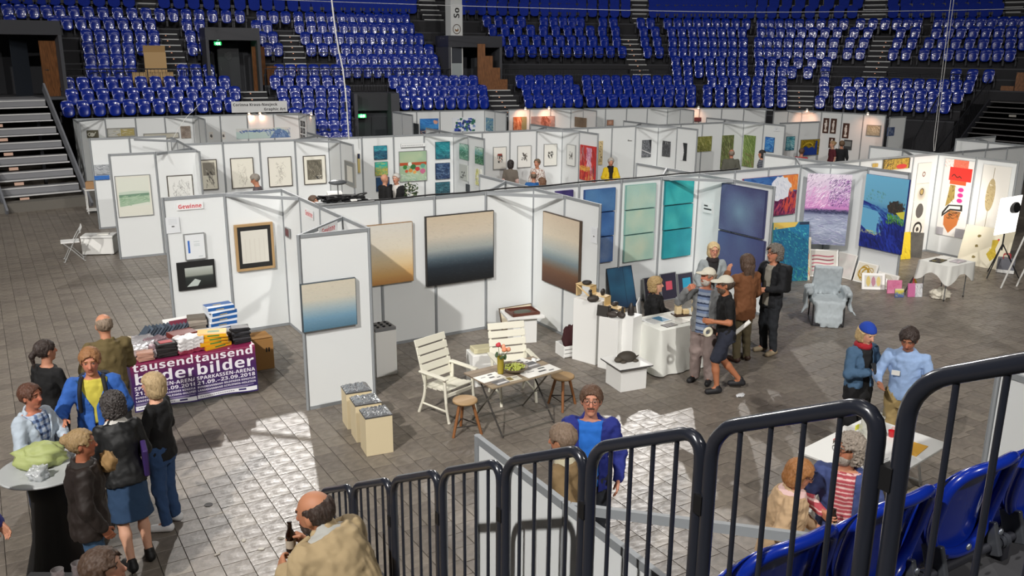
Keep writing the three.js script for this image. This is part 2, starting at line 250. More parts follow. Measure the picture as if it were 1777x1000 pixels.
const bowlSeat = (label) => { const o = thing('arena_seat', label, 'seat', [0, 0, 0], 0, 'blue tip-up seats around the hall'); part('backrest', SG.back, M.blue, o); part('seat_pan', SG.pan, M.blue, o); part('bracket', SG.frame, M.seatFrame, o); return o; };
{
  const ROWN = { '-2': 'lowest', '-1': 'second lowest', 0: 'third lowest', 1: 'front', 2: 'second', 3: 'third', 4: 'fourth', 5: 'fifth', 6: 'sixth', 7: 'seventh' };
  const BN = (s) => (s < 18.5 ? 'beside the pale staircase' : s < 23 ? 'short of the exit door' : s < 29 ? 'past the exit door' : s < 33.1 ? 'after the stepped panel' : s < 38.6 ? 'in the middle block' : s < 44.4 ? 'at the third stair flight' : 'before the dark staircase');
  const UN = (s) => (s < 16 ? 'above the pale staircase' : s < 18.5 ? 'beside the round-window door' : 'before the white pillar');
  let proto = null; const rest = [], seatCount = new Map();
  for (const [ks, blocks] of Object.entries(SEATROWS)) {
    const k = +ks;
    for (const [s0, s1, n] of blocks) for (let i = 0; i < n; i++) {
      const s = n > 1 ? s0 + (s1 - s0) * i / (n - 1) : s0, c = onBowl(s, rowOff(k)), y = ROWH(k) - 0.6;
      if (k > 7 || (k > 3 && s > 27.3)) { rest.push([c, y, k, s]); continue; }
      const plc = ROWN[k] + ' row ' + (k < 4 ? BN(s) : UN(s)), cn = seatCount.get(plc) ?? 0; seatCount.set(plc, cn + 1); const label = 'blue tip-up seat, ' + nth(cn) + ' along the ' + plc;
      let o; if (!proto) o = proto = bowlSeat(label); else { o = proto.clone(); o.name = numbered('arena_seat'); scene.add(o); o.userData = { ...proto.userData, label }; }
      o.position.set(c.x, y, c.z); o.rotation.y = c.ry;
    }
  }
  const m4 = new THREE.Matrix4(), up = V3(0, 1, 0), qt = new THREE.Quaternion();
  for (const [nm, label, list, bm] of [['upper_arena_seats', 'blue tip-up seats filling the rows behind the railing', rest.filter((r) => r[2] < 10), M.blue], ['fabric_arena_seats', 'matt blue fabric seats side by side in the topmost rows', rest.filter((r) => r[2] >= 10), mat(0x0f2b93, 0.95)]]) {
    const o = new THREE.Group(); o.name = nm; scene.add(o); tag(o, label, 'seats', null, 'stuff');
    for (const [pn, g, m] of [['backrest', SG.back, bm], ['seat_pan', SG.pan, bm], ['bracket', SG.frame, M.seatFrame]]) {
      const im = new THREE.InstancedMesh(g, m, list.length); im.name = pn; im.castShadow = im.receiveShadow = true; im.userData.kind = 'stuff';
      list.forEach(([c, y, k], i) => im.setMatrixAt(i, m4.compose(V3(c.x, y, c.z), qt.setFromAxisAngle(up, c.ry), V3(k > 9 ? 1.17 : 1, k > 9 ? 1.12 : 1, 1)))); o.add(im);
    }
  }
}
// ---------- doors, panels, stairs and rails in the bowl ----------
const bowlFrame = (s, off, y) => { const c = onBowl(s, off); return [[c.x, y, c.z], c.ry]; };
const rail = mat(0x2c2d31, 0.45, { metalness: 0.3 });
function barRail(name, label, s0, s1, off, y0, y1, gap = 0.13) {
  const o = thing(name, label, 'railing'); const pts = [], n = Math.ceil((s1 - s0) / 0.7);
  for (let i = 0; i <= n; i++) { const c = onBowl(s0 + (s1 - s0) * i / n, off); pts.push(c); }
  part('top_rail', pipe(pts.map((c) => [c.x, y1, c.z]), 0.022, n * 2, 6), rail, o); part('bottom_rail', pipe(pts.map((c) => [c.x, y0 + 0.1, c.z]), 0.015, n * 2, 5), rail, o);
  for (let i = 0; i <= n; i += 2) part('post', rod([pts[i].x, y0, pts[i].z], [pts[i].x, y1, pts[i].z], 0.02, 0.02, 6), rail, o);
  const bars = []; for (let s = s0; s < s1; s += gap) { const c = onBowl(s, off); bars.push(rod([c.x, y0 + 0.1, c.z], [c.x, y1, c.z], 0.007, 0.007, 4, false)); }
  part('bars', bars, rail, o).userData.kind = 'stuff'; return o;
}
barRail('walkway_railing', 'thin dark bar railing along the walkway before the white pillar', 12.3, 17.1, 1.95, 3.0, 4.05);
barRail('walkway_railing', 'thin dark bar railing between round-window door and white pillar', 19.3, 27.3, 1.95, 3.0, 4.05);
barRail('walkway_railing', 'thin dark bar railing along the walkway behind the middle seats', 29.9, 37.6, 1.95, 3.0, 4.05);
barRail('walkway_railing', 'thin dark bar railing along the walkway towards the dark staircase', 43.9, 49.6, 1.95, 3.0, 4.0);
// tubular guard loops in front of the upper seats
[[13.2, 13.9], [14.05, 14.75], [15.0, 15.7], [17.0, 17.55], [21.3, 22.2], [31, 32], [32.1, 33.1], [33.2, 34.2], [34.3, 35.3], [35.4, 36.0], [37.1, 37.9]].forEach(([a, b], i) => {
  const off = i < 2 ? 2.4 : 3.6, y = i < 2 ? 3.5 : 4.3, A = onBowl(a, off), B = onBowl(b, off);
  solo('guard_loop', pipe([[A.x, y - 0.6, A.z], [A.x, y + 0.3, A.z], [A.x + (B.x - A.x) * 0.1, y + 0.4, A.z + (B.z - A.z) * 0.1], [A.x + (B.x - A.x) * 0.9, y + 0.4, A.z + (B.z - A.z) * 0.9], [B.x, y + 0.3, B.z], [B.x, y - 0.6, B.z]], 0.02, 40, 6), rail, 'bent tube guard rail before the upper seats, ' + ['first', 'second', 'third', 'fourth', 'fifth', 'sixth', 'seventh', 'eighth', 'ninth', 'tenth', 'eleventh'][i] + ' from the pale staircase', 'railing', [0, 0, 0], 0, 'guard loops before the upper seats');
});
const vdark = mat(0x4a4b50, 0.8), doorM = mat(0x22252b, 0.5), oak = (() => {
  const t = dataTex(128, (u, v) => { const g = torN(u, v * 0.3, 2.5, 4), f = torN(u, v * 0.1, 9, 6), k = 122 + g * 22 + f * 18; return [clamp8(k), clamp8(k * 0.66), clamp8(k * 0.4)]; }, true); return new THREE.MeshStandardMaterial({ map: t, roughness: 0.5 }); })();
function recess(key, y0, y1, deep, label, cat) {          // dark opening in the tiers, walls with thickness
  const [s0, s1] = HOLES[key], w = (s1 - s0) * 0.99, off = rowOff(HOLES[key][2]) - 0.4, [p, ry] = bowlFrame((s0 + s1) / 2, off, y0);
  const o = sgroup('entrance_recess', label, p, ry); const h = y1 - y0;
  part('side_wall', bx(0.12, h, deep, -w / 2, h / 2, -deep / 2), vdark, o); part('side_wall', bx(0.12, h, deep, w / 2, h / 2, -deep / 2), vdark, o);
  part('back_wall', bx(w, h, 0.1, 0, h / 2, -deep), vdark, o); part('lintel', bx(w + 0.12, 0.5, deep, 0, h + 0.25, -deep / 2), M.darkSteel, o); part('landing', bx(w, 0.1, deep + 0.4, 0, 0.03, -deep / 2), vdark, o);
  return [o, w, h];
}
{ // exit portal in the lower seats
  const [s0, s1] = HOLES.p1, w = s1 - s0, [p, ry] = bowlFrame((s0 + s1) / 2, 0.6, 0);
  const o = sgroup('door_1', 'dark double exit door below the seats', p, ry);
  part('back_wall', bx(w, 3.1, 0.12, 0, 1.55, -0.35), mat(0x3a3c42, 0.7), o); part('lintel_panel', bx(w, 0.75, 0.2, 0, 2.72, 0.05), mat(0x2b2c31, 0.6), o); part('side_wall', bx(0.14, 3.1, 1.6, -w / 2 + 0.07, 1.55, 0.2), vdark, o); part('side_wall', bx(0.35, 3.1, 1.6, w / 2 - 0.17, 1.55, 0.2), vdark, o);
  for (const s of [-1, 1]) { const d = part('door_leaf', bx(0.66, 2.05, 0.06, s * 0.34 - 0.1, 1.03, -0.24), doorM, o); part('handle', rod([s * 0.06 - 0.1, 1.0, -0.2], [s * 0.06 - 0.1, 1.25, -0.2], 0.012), M.steel, d); }
  part('fire_notice', bx(0.22, 0.2, 0.01, -0.72, 1.6, -0.28), mat(0x7a2a24, 0.6), o);
}
const exitCell = cell(96, 44, (c, w, h) => { c.fillStyle = '#1a8f4a'; c.fillRect(0, 0, w, h); c.fillStyle = '#e8fff0'; c.fillRect(58, 8, 22, 30); c.fillRect(34, 10, 8, 8); c.fillRect(30, 18, 14, 12); c.fillRect(26, 28, 8, 10); c.fillRect(40, 28, 8, 10); c.fillRect(8, 20, 16, 6); });
function exitSign(label, x, y, z, ry, w) {
  const o = thing('exit_sign', label, 'sign', [x, y, z], ry); const m = new THREE.MeshStandardMaterial({ map: exitCell.p.tex, emissiveMap: exitCell.p.tex, emissive: 0xffffff, emissiveIntensity: 1.1, roughness: 0.5 });
  part('lit_face', printBox(w, w * 0.46, 0.03, exitCell), m, o); part('case', bx(w + 0.04, w * 0.46 + 0.04, 0.05, 0, w * 0.23, -0.045), M.darkSteel, o);
  const l = new THREE.PointLight(0x9dffc0, 0.5); l.position.set(0, w * 0.23, 0.12); l.castShadow = true; l.name = 'sign_glow'; o.add(l);
}
{ const c = onBowl(23.0, 0.45); exitSign('green lit running-man exit sign above the dark double door', c.x, 2.05, c.z, c.ry, 0.34); }
{ const [o, w, h] = recess('v1', 2.95, 5.2, 2.4, 'dark doorway in the tiers with a round-window door');
  const d = part('door_leaf', bx(0.9, 2.1, 0.06, -0.05, 1.1, -1.6), doorM, o); part('round_window', place(new THREE.CylinderGeometry(0.17, 0.17, 0.03, 24), -0.05, 1.6, -1.56, Math.PI / 2), mat(0x8b8d90, 0.15, { metalness: 0.9 }), d); part('handle', rod([-0.4, 1.0, -1.55], [-0.4, 1.15, -1.55], 0.014), M.steel, d);
  const k = onBowl(17.75, 2.9); exitSign('small green lit exit sign over the round-window door', k.x, 5.0, k.z, k.ry, 0.3);
  const wp = bowlFrame(19.15, 2.2, 2.95); const t = thing('wooden_side_panel', 'brown wooden side panel next to the round-window door', 'panel', wp[0], wp[1]); part('board', bx(0.62, 2.0, 0.05, 0, 1.0, -0.5, 0, 0.5, 0), oak, t); part('lower_board', bx(0.5, 1.2, 0.05, 0.5, 0.6, -0.2, 0, 0.5, 0), oak, t); }
{ recess('v2', 2.95, 5.0, 2.2, 'dark doorway in the tiers behind the white pillar');
  const wp = bowlFrame(29.3, 1.9, 2.9), t = thing('stepped_wooden_panel', 'brown wooden panel stepped like stairs beside the white pillar', 'panel', wp[0], wp[1]);
  for (let i = 0; i < 4; i++) part('board', bx(0.36, 2.25 - i * 0.52, 0.06, -0.55 + i * 0.36, (2.25 - i * 0.52) / 2, 0.1), oak, t); }
{ const [o, w, h] = recess('v0', 3.0, 5.3, 3.2, 'wide dark entrance above the pale staircase');
  part('door_leaf', bx(0.7, 2.15, 0.06, 0.55, 1.1, -1.2, 0, 0.5, 0), mat(0x2b3038, 0.5), o); part('notice', bx(0.1, 0.1, 0.01, 0.5, 1.55, -1.15, 0, 0.5, 0), M.white, o);
  const wp = bowlFrame(11.75, 1.7, 3.05), t = thing('wooden_door', 'open brown wooden door above the pale staircase', 'door', wp[0], wp[1] + 0.35); part('leaf', bx(0.72, 2.05, 0.06, 0, 1.02, 0), oak, t); part('second_leaf', bx(0.4, 2.0, 0.06, 0.5, 1.0, -0.22, 0, 0.9, 0), oak, t); part('handle', rod([-0.28, 1.0, 0.06], [-0.15, 1.0, 0.06], 0.012), M.steel, t); }
{ const wp = bowlFrame(51.6, 2.2, 2.95), t = thing('wooden_partition', 'brown wooden boards at the top of the dark staircase', 'panel', wp[0], wp[1]); part('board', bx(1.3, 1.15, 0.06, 0.3, 0.6, 0), oak, t); part('low_board', bx(0.5, 0.6, 0.06, -0.62, 0.3, 0.05), oak, t); }
{ // white pillar with banner
  const wp = bowlFrame(27.6, 2.35, 2.95), o = thing('white_pillar', 'white and grey pillar rising before the upper seats', 'pillar', wp[0], wp[1] + 0.3);
  const bc = cell(128, 300, (c, w, h) => { c.fillStyle = '#d9dbda'; c.fillRect(0, 0, w, h); c.fillStyle = '#222'; c.font = 'bold 84px sans-serif'; c.save(); c.translate(92, 118); c.rotate(-1.57); c.fillText('So', 0, 0); c.restore(); c.beginPath(); c.arc(64, 210, 40, 0, 7); c.strokeStyle = '#5b5148'; c.lineWidth = 7; c.stroke(); c.fillStyle = '#8a6a4a'; c.beginPath(); c.ellipse(64, 216, 20, 15, 0, 0, 7); c.fill(); c.fillStyle = '#efefef'; c.beginPath(); c.ellipse(60, 206, 12, 8, 0.5, 0, 7); c.fill(); });
  part('shaft', bx(0.6, 1.35, 0.45, 0, 0.67, 0), mat(0xa7afb0, 0.6), o); part('grey_band', bx(0.56, 1.0, 0.42, 0, 1.85, 0), mat(0x43464d, 0.7), o); part('upper_shaft', bx(0.6, 5.5, 0.45, 0, 5.1, 0), mat(0xc7cac9, 0.6), o);
  for (const s of [-0.3, 0.3]) part('white_edge', bx(0.035, 2.4, 0.03, s, 1.2, 0.225), M.white, o); const b = part('banner', printBox(0.62, 1.5, 0.02, bc), cellMat(bc), o); b.position.set(0, 2.38, 0.235);
}
{ // pale wide staircase
  const o = thing('wide_staircase', 'wide grey metal staircase with pale step edges leading up to the entrance', 'staircase', [-13.49, 0, -27.46], rad(39.7));
  const n = 15, rise = 0.207, run = 0.26, W = 5.2, tr = mat(0x85868a, 0.6);
  part('plinth', bx(W, 0.3, 0.5, -W / 2 + 0.05, 0.15, -0.2), mat(0x6a665f, 0.8), o);
  for (let i = 1; i <= n; i++) { const y = i * rise, z = -i * run; part('tread', bx(W - 0.1, 0.04, run + 0.03, -W / 2, y, z - run / 2), tr, o); part('nosing', bx(W - 0.12, 0.035, 0.035, -W / 2, y + 0.004, z), mat(0xd2d3d2, 0.5), o);
    if (i % 2) part('riser', bx(W - 0.1, rise - 0.05, 0.02, -W / 2, y - rise / 2, z - 0.01), tr, o); else part('step_lamp', bx(0.26, 0.09, 0.03, -1.7, y - rise / 2, z + 0.0), mat(0x9a8f86, 0.5, { emissive: 0xffb48a, emissiveIntensity: 0.25 }), o); }
  for (const x of [0.02, -2.35]) part('stringer', bx(0.06, 0.34, Math.hypot(n * run, n * rise) + 0.7, x, n * rise / 2 + 0.22, -n * run / 2 - 0.05, Math.atan2(rise, run)), mat(0x74767c, 0.55), o);
  part('landing', bx(W, 0.1, 1.8, -W / 2, n * rise, -n * run - 1.1), tr, o);
  part('under_frame', [bx(0.1, 2.6, 0.1, -0.4, 1.3, -3.7), bx(0.1, 2.6, 0.1, -3.8, 1.3, -3.7), bx(W - 0.4, 0.1, 0.1, -W / 2, 1.5, -3.8)], M.darkSteel, o);
}
{ // dark staircase
  const o = thing('dark_staircase', 'dark open metal staircase with thin pale step edges', 'staircase', [17.4, 0, -36.0], rad(-53));
  const n = 14, rise = 0.207, run = 0.27, W = 6, tr = mat(0x2c2a2a, 0.6);
  for (let i = 1; i <= n; i++) { part('tread', bx(W, 0.04, run, W / 2, i * rise, -i * run - run / 2), tr, o); part('nosing', bx(W, 0.035, 0.03, W / 2, i * rise + 0.004, -i * run), mat(0x6b6a6a, 0.5), o); if (i % 3 === 0) part('step_lamp', bx(0.28, 0.08, 0.03, 1.3 + (i % 2) * 1.2, i * rise - 0.09, -i * run), mat(0xb0aca4, 0.5), o); }
  for (const x of [0.05, 3]) part('stringer', bx(0.06, 0.3, Math.hypot(n * run, n * rise), x, n * rise / 2, -n * run / 2, Math.atan2(rise, run)), M.darkSteel, o);
  part('landing', bx(W, 0.1, 2, W / 2, n * rise, -n * run - 1.2), tr, o);
  const bars = []; for (let i = 0; i < 36; i++) { const z = -i * 0.105, y = i * 0.105 * rise / run; bars.push(rod([-0.05, y, z], [-0.05, y + 1.0, z], 0.009, 0.009, 4, false)); }
  part('hand_rail', [rod([-0.05, 1.0, 0], [-0.05, 1.0 + 3.7 * rise / run, -3.7], 0.025)], rail, o); part('rail_bars', bars, rail, o).userData.kind = 'stuff';
}
{ // slanting rail beside the back booths
  const o = thing('slanting_railing', 'slanting black bar railing beside the last white booth', 'railing', [14.9, 0, -32.8], rad(-45));
  const bars = []; for (let i = 0; i < 14; i++) { const z = -i * 0.15; bars.push(rod([0, 0.7 + i * 0.12, z], [0, 1.75 + i * 0.12, z], 0.012, 0.012, 5, false)); }
  part('hand_rail', [rod([0, 1.75, 0], [0, 1.75 + 13 * 0.12, -1.95], 0.025)], rail, o); part('bars', bars, rail, o).userData.kind = 'stuff'; part('foot', [rod([0, 0, 0], [0, 0.75, 0], 0.02), rod([0, 0, -1.95], [0, 2.4, -1.95], 0.02)], rail, o);
}
{ // cardboard and crate on the walkway
  const a = bowlFrame(15.25, 2.35, 3.2); const o = thing('cardboard_sheet', 'plain cardboard sheet standing upright above the crate', 'cardboard', [a[0][0], 3.2, a[0][2]], a[1]); part('sheet', bx(0.85, 1.5, 0.05, 0.25, 0.75, -0.35), mat(0xc2a173, 0.85), o); part('flap', bx(0.85, 0.3, 0.02, 0.25, 1.62, -0.4, 0.35), mat(0xb99767, 0.85), o);
  const c = thing('slatted_crate', 'tan wooden crate front with hand holes behind the seats', 'crate', [a[0][0], 3.2, a[0][2]], a[1]); for (let i = 0; i < 6; i++) { part('board', bx(0.25, 0.72, 0.04, -0.62 + i * 0.265, 0.36, 0.05), mat(0xc9a878, 0.8), c); if (i % 2 === 0 || i === 5) part('hand_hole', bx(0.1, 0.04, 0.006, -0.62 + i * 0.265, 0.5, 0.072), M.black, c); }
}
{ // name board over the back booth
  const nc = cell(420, 90, (c, w, h) => { c.fillStyle = '#e4e5e4'; c.fillRect(0, 0, w, h); c.fillStyle = '#141414'; c.font = 'bold 30px sans-serif'; c.fillText('Corinna Kraus-Naujeck', 12, 38); c.fillText('Graphic Art', 240, 76); });
  const a = bowlFrame(18.72, -0.7, 2.42), o = thing('name_board', 'long white board with two lines of lettering before the lower seats', 'sign', a[0], a[1]); part('board', printBox(2.15, 0.43, 0.04, nc), cellMat(nc), o); part('rail', bx(2.0, 0.05, 0.05, 0, -0.1, -0.03), mat(0x5a3a33, 0.6), o); part('post', [bx(0.05, 2.4, 0.05, -0.9, -1.2, -0.06), bx(0.05, 2.4, 0.05, 0.9, -1.2, -0.06)], M.darkSteel, o);
}
// ropes and cables hung through the hall
solo('hanging_cable', [pipe([[-4.45, 2.52, -23.85], [-4.52, 4.2, -23.85], [-4.8, 7, -23.8], [-5.5, 21, -23.6]], 0.022, 40, 6)], mat(0xc9c9c6, 0.6), 'thick white cable hanging down to the middle booth walls', 'cable');
solo('cable_joint', [rod([-4.5, 3.25, -23.86], [-4.5, 3.5, -23.86], 0.035)], M.black, 'black joint on the thick white hanging cable', 'connector');
solo('hanging_rope', pipe([[10.35, 2.55, -21.6], [10.3, 4, -21.6], [10.15, 21, -21.6]], 0.008, 20, 5), mat(0x9b9b9b, 0.7), 'thin grey rope hanging at the gold-painting booth, outer one', 'rope', [0, 0, 0], 0, 'pair of thin ropes');
solo('hanging_rope', pipe([[10.4, 2.55, -21.65], [10.4, 5, -21.7], [10.35, 21, -21.7]], 0.008, 20, 5), mat(0x9b9b9b, 0.7), 'thin grey rope hanging at the gold-painting booth, inner one', 'rope', [0, 0, 0], 0, 'pair of thin ropes');
solo('spanning_rope', pipe([[-24, 7.25, -34], [-11.5, 6.75, -35], [4.9, 6.38, -35], [14, 6.42, -35], [24, 6.65, -34]], 0.012, 60, 5), mat(0xb9b9bd, 0.6), 'pale rope spanned level across the upper seats', 'rope');
solo('dropped_cable', pipe([[-9.6, 2.3, -24.6], [-9.3, 2.9, -25], [-9.15, 3.15, -25.4], [-9.1, 3.3, -25.8]], 0.009, 30, 5), mat(0xd6d6d2, 0.6), 'thin white cable drooping behind the left booths', 'cable');
const ARTS = [
  ["painting", "pale sand to blue painting on the free-standing end panel", "painting", "skyBeige", -2.492, 1.163, -11.408, 31.3, 0.77, 0.673, 0.05, 0],
  ["framed_drawing", "white framed print with a blue side bar under the prize sign", "picture", "doc", -5.339, 1.419, -14.323, 31.3, 0.342, 0.452, 0.03, 1],
  ["photograph", "black framed dark landscape photograph under the prize sign", "picture", "darkPhoto", -5.354, 0.905, -14.32, 31.3, 0.615, 0.489, 0.02, 0],
  ["framed_print", "large wooden frame with black border around a blank pale sheet", "picture", "blackMat", -4.485, 1.122, -14.831, 31.3, 0.664, 0.824, 0.05, 2],
  ["lettered_sign", "white strip sign with red lettering on the prize wall", "sign", "gewinne", -5.362, 2.271, -14.323, 31.3, 0.429, 0.115, 0.006, 0],
  ["notice_sheet", "thin pale notice sheet at the edge of the prize wall", "notice", "notice", -5.615, 1.901, -14.17, 31.3, 0.216, 0.269, 0.004, 0],
  ["lettered_sign", "small red-lettered sign on the side wall behind the prize corner", "sign", "gewinne", -3.284, 2.223, -13.878, -58.7, 0.411, 0.145, 0.006, 0],
  ["painting", "narrow dark red picture on the side wall behind the prize corner", "painting", "darkRed", -3.917, 1.69, -14.897, -58.7, 0.239, 0.17, 0.03, 1],
  ["painting", "beige to orange gradient painting partly behind the end panel", "painting", "skyOrange", -2.065, 1.106, -13.985, 31.3, 0.926, 1.016, 0.05, 0],
  ["painting", "large square painting fading from beige to black", "painting", "skyDark", -0.9, 0.969, -14.687, 31.3, 1.31, 1.207, 0.06, 0],
  ["painting", "tall painting fading from sand to rust brown", "painting", "skyBrown", 0.845, 0.887, -14.667, -58.7, 1.118, 1.261, 0.05, 0],
  ["notice_sheet", "small notice sheet beside the rust brown painting", "notice", "notice", 1.327, 1.843, -13.919, -58.7, 0.172, 0.265, 0.004, 0],
  ["painting", "dark violet square painting mostly hidden behind the cross wall", "painting", "violet", 0.938, 2.142, -15.81, 31.3, 0.383, 0.266, 0.05, 0],
  ["painting", "top canvas of the cobalt blue triptych", "painting", "cobalt0", 1.632, 1.943, -16.232, 31.3, 0.714, 0.438, 0.05, 0],
  ["painting", "middle canvas of the cobalt blue triptych", "painting", "cobalt1", 1.627, 1.468, -16.229, 31.3, 0.71, 0.455, 0.05, 0],
  ["painting", "bottom canvas of the cobalt blue triptych", "painting", "cobalt2", 1.623, 0.951, -16.227, 31.3, 0.706, 0.497, 0.05, 0],
  ["painting", "top canvas of the pale green triptych", "painting", "celadon0", 2.471, 1.925, -16.742, 31.3, 0.73, 0.473, 0.05, 0],
  ["painting", "middle canvas of the pale green triptych", "painting", "celadon1", 2.474, 1.435, -16.744, 31.3, 0.729, 0.47, 0.05, 0],
  ["painting", "bottom canvas of the pale green triptych", "painting", "celadon2", 2.479, 0.89, -16.747, 31.3, 0.728, 0.524, 0.05, 0],
  ["painting", "top canvas of the bright turquoise triptych", "painting", "teal0", 3.31, 1.934, -17.252, 31.3, 0.744, 0.475, 0.05, 0],
  ["painting", "middle canvas of the bright turquoise triptych", "painting", "teal1", 3.316, 1.43, -17.256, 31.3, 0.739, 0.483, 0.05, 0],
  ["painting", "bottom canvas of the bright turquoise triptych", "painting", "teal2", 3.324, 0.845, -17.261, 31.3, 0.735, 0.564, 0.05, 0],
  ["painting", "upper large violet-blue canvas behind the group of visitors", "painting", "indigo0", 4.39, 1.496, -16.459, -58.7, 1.147, 0.908, 0.05, 0],
  ["painting", "lower large violet-blue canvas behind the group of visitors", "painting", "indigo1", 4.405, 0.555, -16.435, -58.7, 1.206, 0.907, 0.05, 0],
  ["name_card", "small lettered name card beside the violet-blue canvases", "sign", "nameCard", 3.911, 1.744, -17.291, -58.7, 0.259, 0.207, 0.004, 0],
  ["painting", "blue white and orange abstract with dark magenta foot", "painting", "gullOrange", 5.511, 1.443, -18.591, 31.3, 1.641, 0.867, 0.05, 0],
  ["painting", "lilac spattered painting over a grey-blue lake, hung across the corner", "painting", "lilacLake", 6.874, 0.772, -18.89, -13.7, 0.917, 1.562, 0.04, 0],
  ["painting", "painting of a light blue pool with dark blue shore and green patch", "painting", "cove", 7.896, 0.784, -18.315, -58.7, 1.034, 1.577, 0.05, 0],
  ["painting", "gold painting with black dots and red lips shape above the cove painting", "painting", "goldRed", 9.124, 2.202, -20.794, 31.3, 0.961, 0.249, 0.04, 0],
  ["painting", "tiny ochre picture top showing behind the cove painting", "painting", "goldRed2", 8.456, 2.303, -20.393, 31.3, 0.168, 0.081, 0.03, 0],
  ["paper_scroll", "paper with a small red ring, top of the scroll column", "picture", "disc0", 10.087, 1.785, -21.398, 31.3, 0.533, 0.502, 0.006, 0],
  ["paper_scroll", "paper with an ochre disc and soft halo, second of the scroll column", "picture", "disc1", 10.093, 1.356, -21.403, 31.3, 0.536, 0.422, 0.006, 0],
  ["paper_scroll", "paper with a grey oval, third of the scroll column", "picture", "disc2", 10.099, 0.862, -21.406, 31.3, 0.539, 0.472, 0.006, 0],
  ["paper_scroll", "paper with a black target ring, lowest of the scroll column", "picture", "disc3", 10.103, 0.422, -21.409, 31.3, 0.543, 0.419, 0.006, 0],
  ["painting", "tall white collage with red square, pink dots and orange leaf shape", "painting", "collage", 10.819, 0.51, -21.168, -58.7, 0.751, 1.877, 0.01, 0],
  ["painting", "tall white sheet with an upright speckled golden feather shape", "painting", "feather", 11.303, 0.871, -20.372, -58.7, 0.668, 1.483, 0.01, 0],
  ["framed_drawing", "framed pale print of green hills on the left end panel", "picture", "greenLand", -8.907, 1.011, -20.354, 30.0, 0.775, 0.976, 0.03, 1],
  ["framed_drawing", "framed line drawing of standing figures next to the green hills print", "picture", "figures", -8.001, 1.258, -20.876, 30.0, 0.591, 0.665, 0.03, 3],
  ["painting", "small grey relief picture on the outer left panel", "painting", "greyRelief", -11.205, 1.52, -23.761, 31.0, 0.372, 0.265, 0.03, 0],
  ["painting", "blue strip picture under the small grey relief", "painting", "blueStrip", -11.225, 1.379, -23.749, 31.0, 0.372, 0.11, 0.03, 0],
  ["framed_drawing", "framed grey figure print next to the left end panels", "picture", "nudeGrey", -7.94, 1.273, -22.772, 28.5, 0.418, 0.796, 0.03, 3],
  ["framed_drawing", "framed faint pencil sketch of a leaning figure", "picture", "sketchA", -7.194, 1.262, -23.176, 28.5, 0.597, 0.809, 0.03, 3],
  ["framed_drawing", "framed faint pencil sketch of a long-haired face", "picture", "sketchB", -6.315, 1.242, -23.654, 28.5, 0.638, 0.81, 0.03, 3],
  ["framed_drawing", "framed dark etching of tangled trees", "picture", "etching", -5.477, 1.244, -24.109, 28.5, 0.63, 0.794, 0.03, 3],
  ["framed_drawing", "grey framed picture on the side wall near the hanging cable", "picture", "greyFrame", -4.262, 1.393, -22.811, -60.0, 0.76, 0.644, 0.04, 4],
  ["painting", "narrow tall yellow and black picture behind the side wall edge", "painting", "goldStrip", -4.36, 1.49, -24.715, 28.5, 0.068, 0.535, 0.03, 0],
  ["painting", "teal seascape, top of the column beside the embracing couple", "painting", "seaA", -3.785, 1.831, -25.027, 28.5, 0.398, 0.392, 0.03, 0],
  ["painting", "turquoise and yellow beach picture, middle of the column beside the couple", "painting", "seaB", -3.776, 1.368, -25.032, 28.5, 0.383, 0.396, 0.03, 0],
  ["painting", "dark blue picture behind the embracing couple", "painting", "seaC", -3.751, 0.916, -25.046, 28.5, 0.402, 0.4, 0.03, 0],
  ["lettered_sign", "long thin white lettered sign above the green and red painting", "sign", "whiteSign", -2.903, 2.129, -25.512, 28.5, 0.753, 0.116, 0.02, 0],
  ["painting", "large green painting with a red table and bright shapes", "painting", "stillLife", -2.916, 1.141, -25.499, 28.5, 0.865, 0.889, 0.03, 1],
  ["painting", "teal interior picture, top of the three blue pictures", "painting", "seaD", -2.082, 1.749, -25.952, 28.5, 0.465, 0.508, 0.03, 0],
  ["painting", "navy figures picture, middle of the three blue pictures", "painting", "seaE", -2.09, 1.15, -25.948, 28.5, 0.467, 0.48, 0.03, 0],
  ["painting", "dark teal harbour picture, lowest of the three blue pictures", "painting", "seaF", -2.097, 0.649, -25.944, 28.5, 0.47, 0.415, 0.03, 0],
  ["painting", "green and white landscape on the side wall, upper one", "painting", "greenA", -1.425, 1.791, -25.494, -60.0, 0.557, 0.45, 0.03, 0],
  ["painting", "grey picture with dark blossoms on the side wall, lower one", "painting", "greyFlower", -1.439, 1.181, -25.518, -60.0, 0.524, 0.457, 0.03, 0],
  ["painting", "tiny dark picture low on the side wall", "painting", "tinyDark", -1.317, 0.873, -25.317, -60.0, 0.222, 0.22, 0.02, 0],
  ["painting", "white and green waterside picture on the outer side wall", "painting", "greenB", -0.949, 1.764, -24.669, -60.0, 0.487, 0.469, 0.03, 0],
  ["painting", "narrow yellow streaked picture low on the outer side wall", "painting", "yellowStrip", -0.985, 1.15, -24.733, -60.0, 0.352, 0.476, 0.03, 0],
  ["framed_drawing", "framed small sketch with a red block at its top", "picture", "figA", -0.407, 1.335, -26.861, 28.5, 0.459, 0.687, 0.03, 1],
  ["framed_drawing", "framed ink dancers sketch left of the striped-shirt visitor", "picture", "figB", 0.349, 1.341, -27.272, 28.5, 0.493, 0.679, 0.03, 1],
  ["framed_drawing", "framed dense ink sketch right of the striped-shirt visitor", "picture", "figC", 1.183, 1.343, -27.725, 28.5, 0.488, 0.69, 0.03, 1],
  ["framed_drawing", "framed ink sketch on the side wall before the red painting", "picture", "figD", 1.822, 1.383, -27.457, -60.0, 0.486, 0.662, 0.03, 1],
  ["painting", "tall red painting with pink figure and yellow drips", "painting", "redPaint", 2.283, 1.032, -26.658, -60.0, 0.827, 1.063, 0.03, 0],
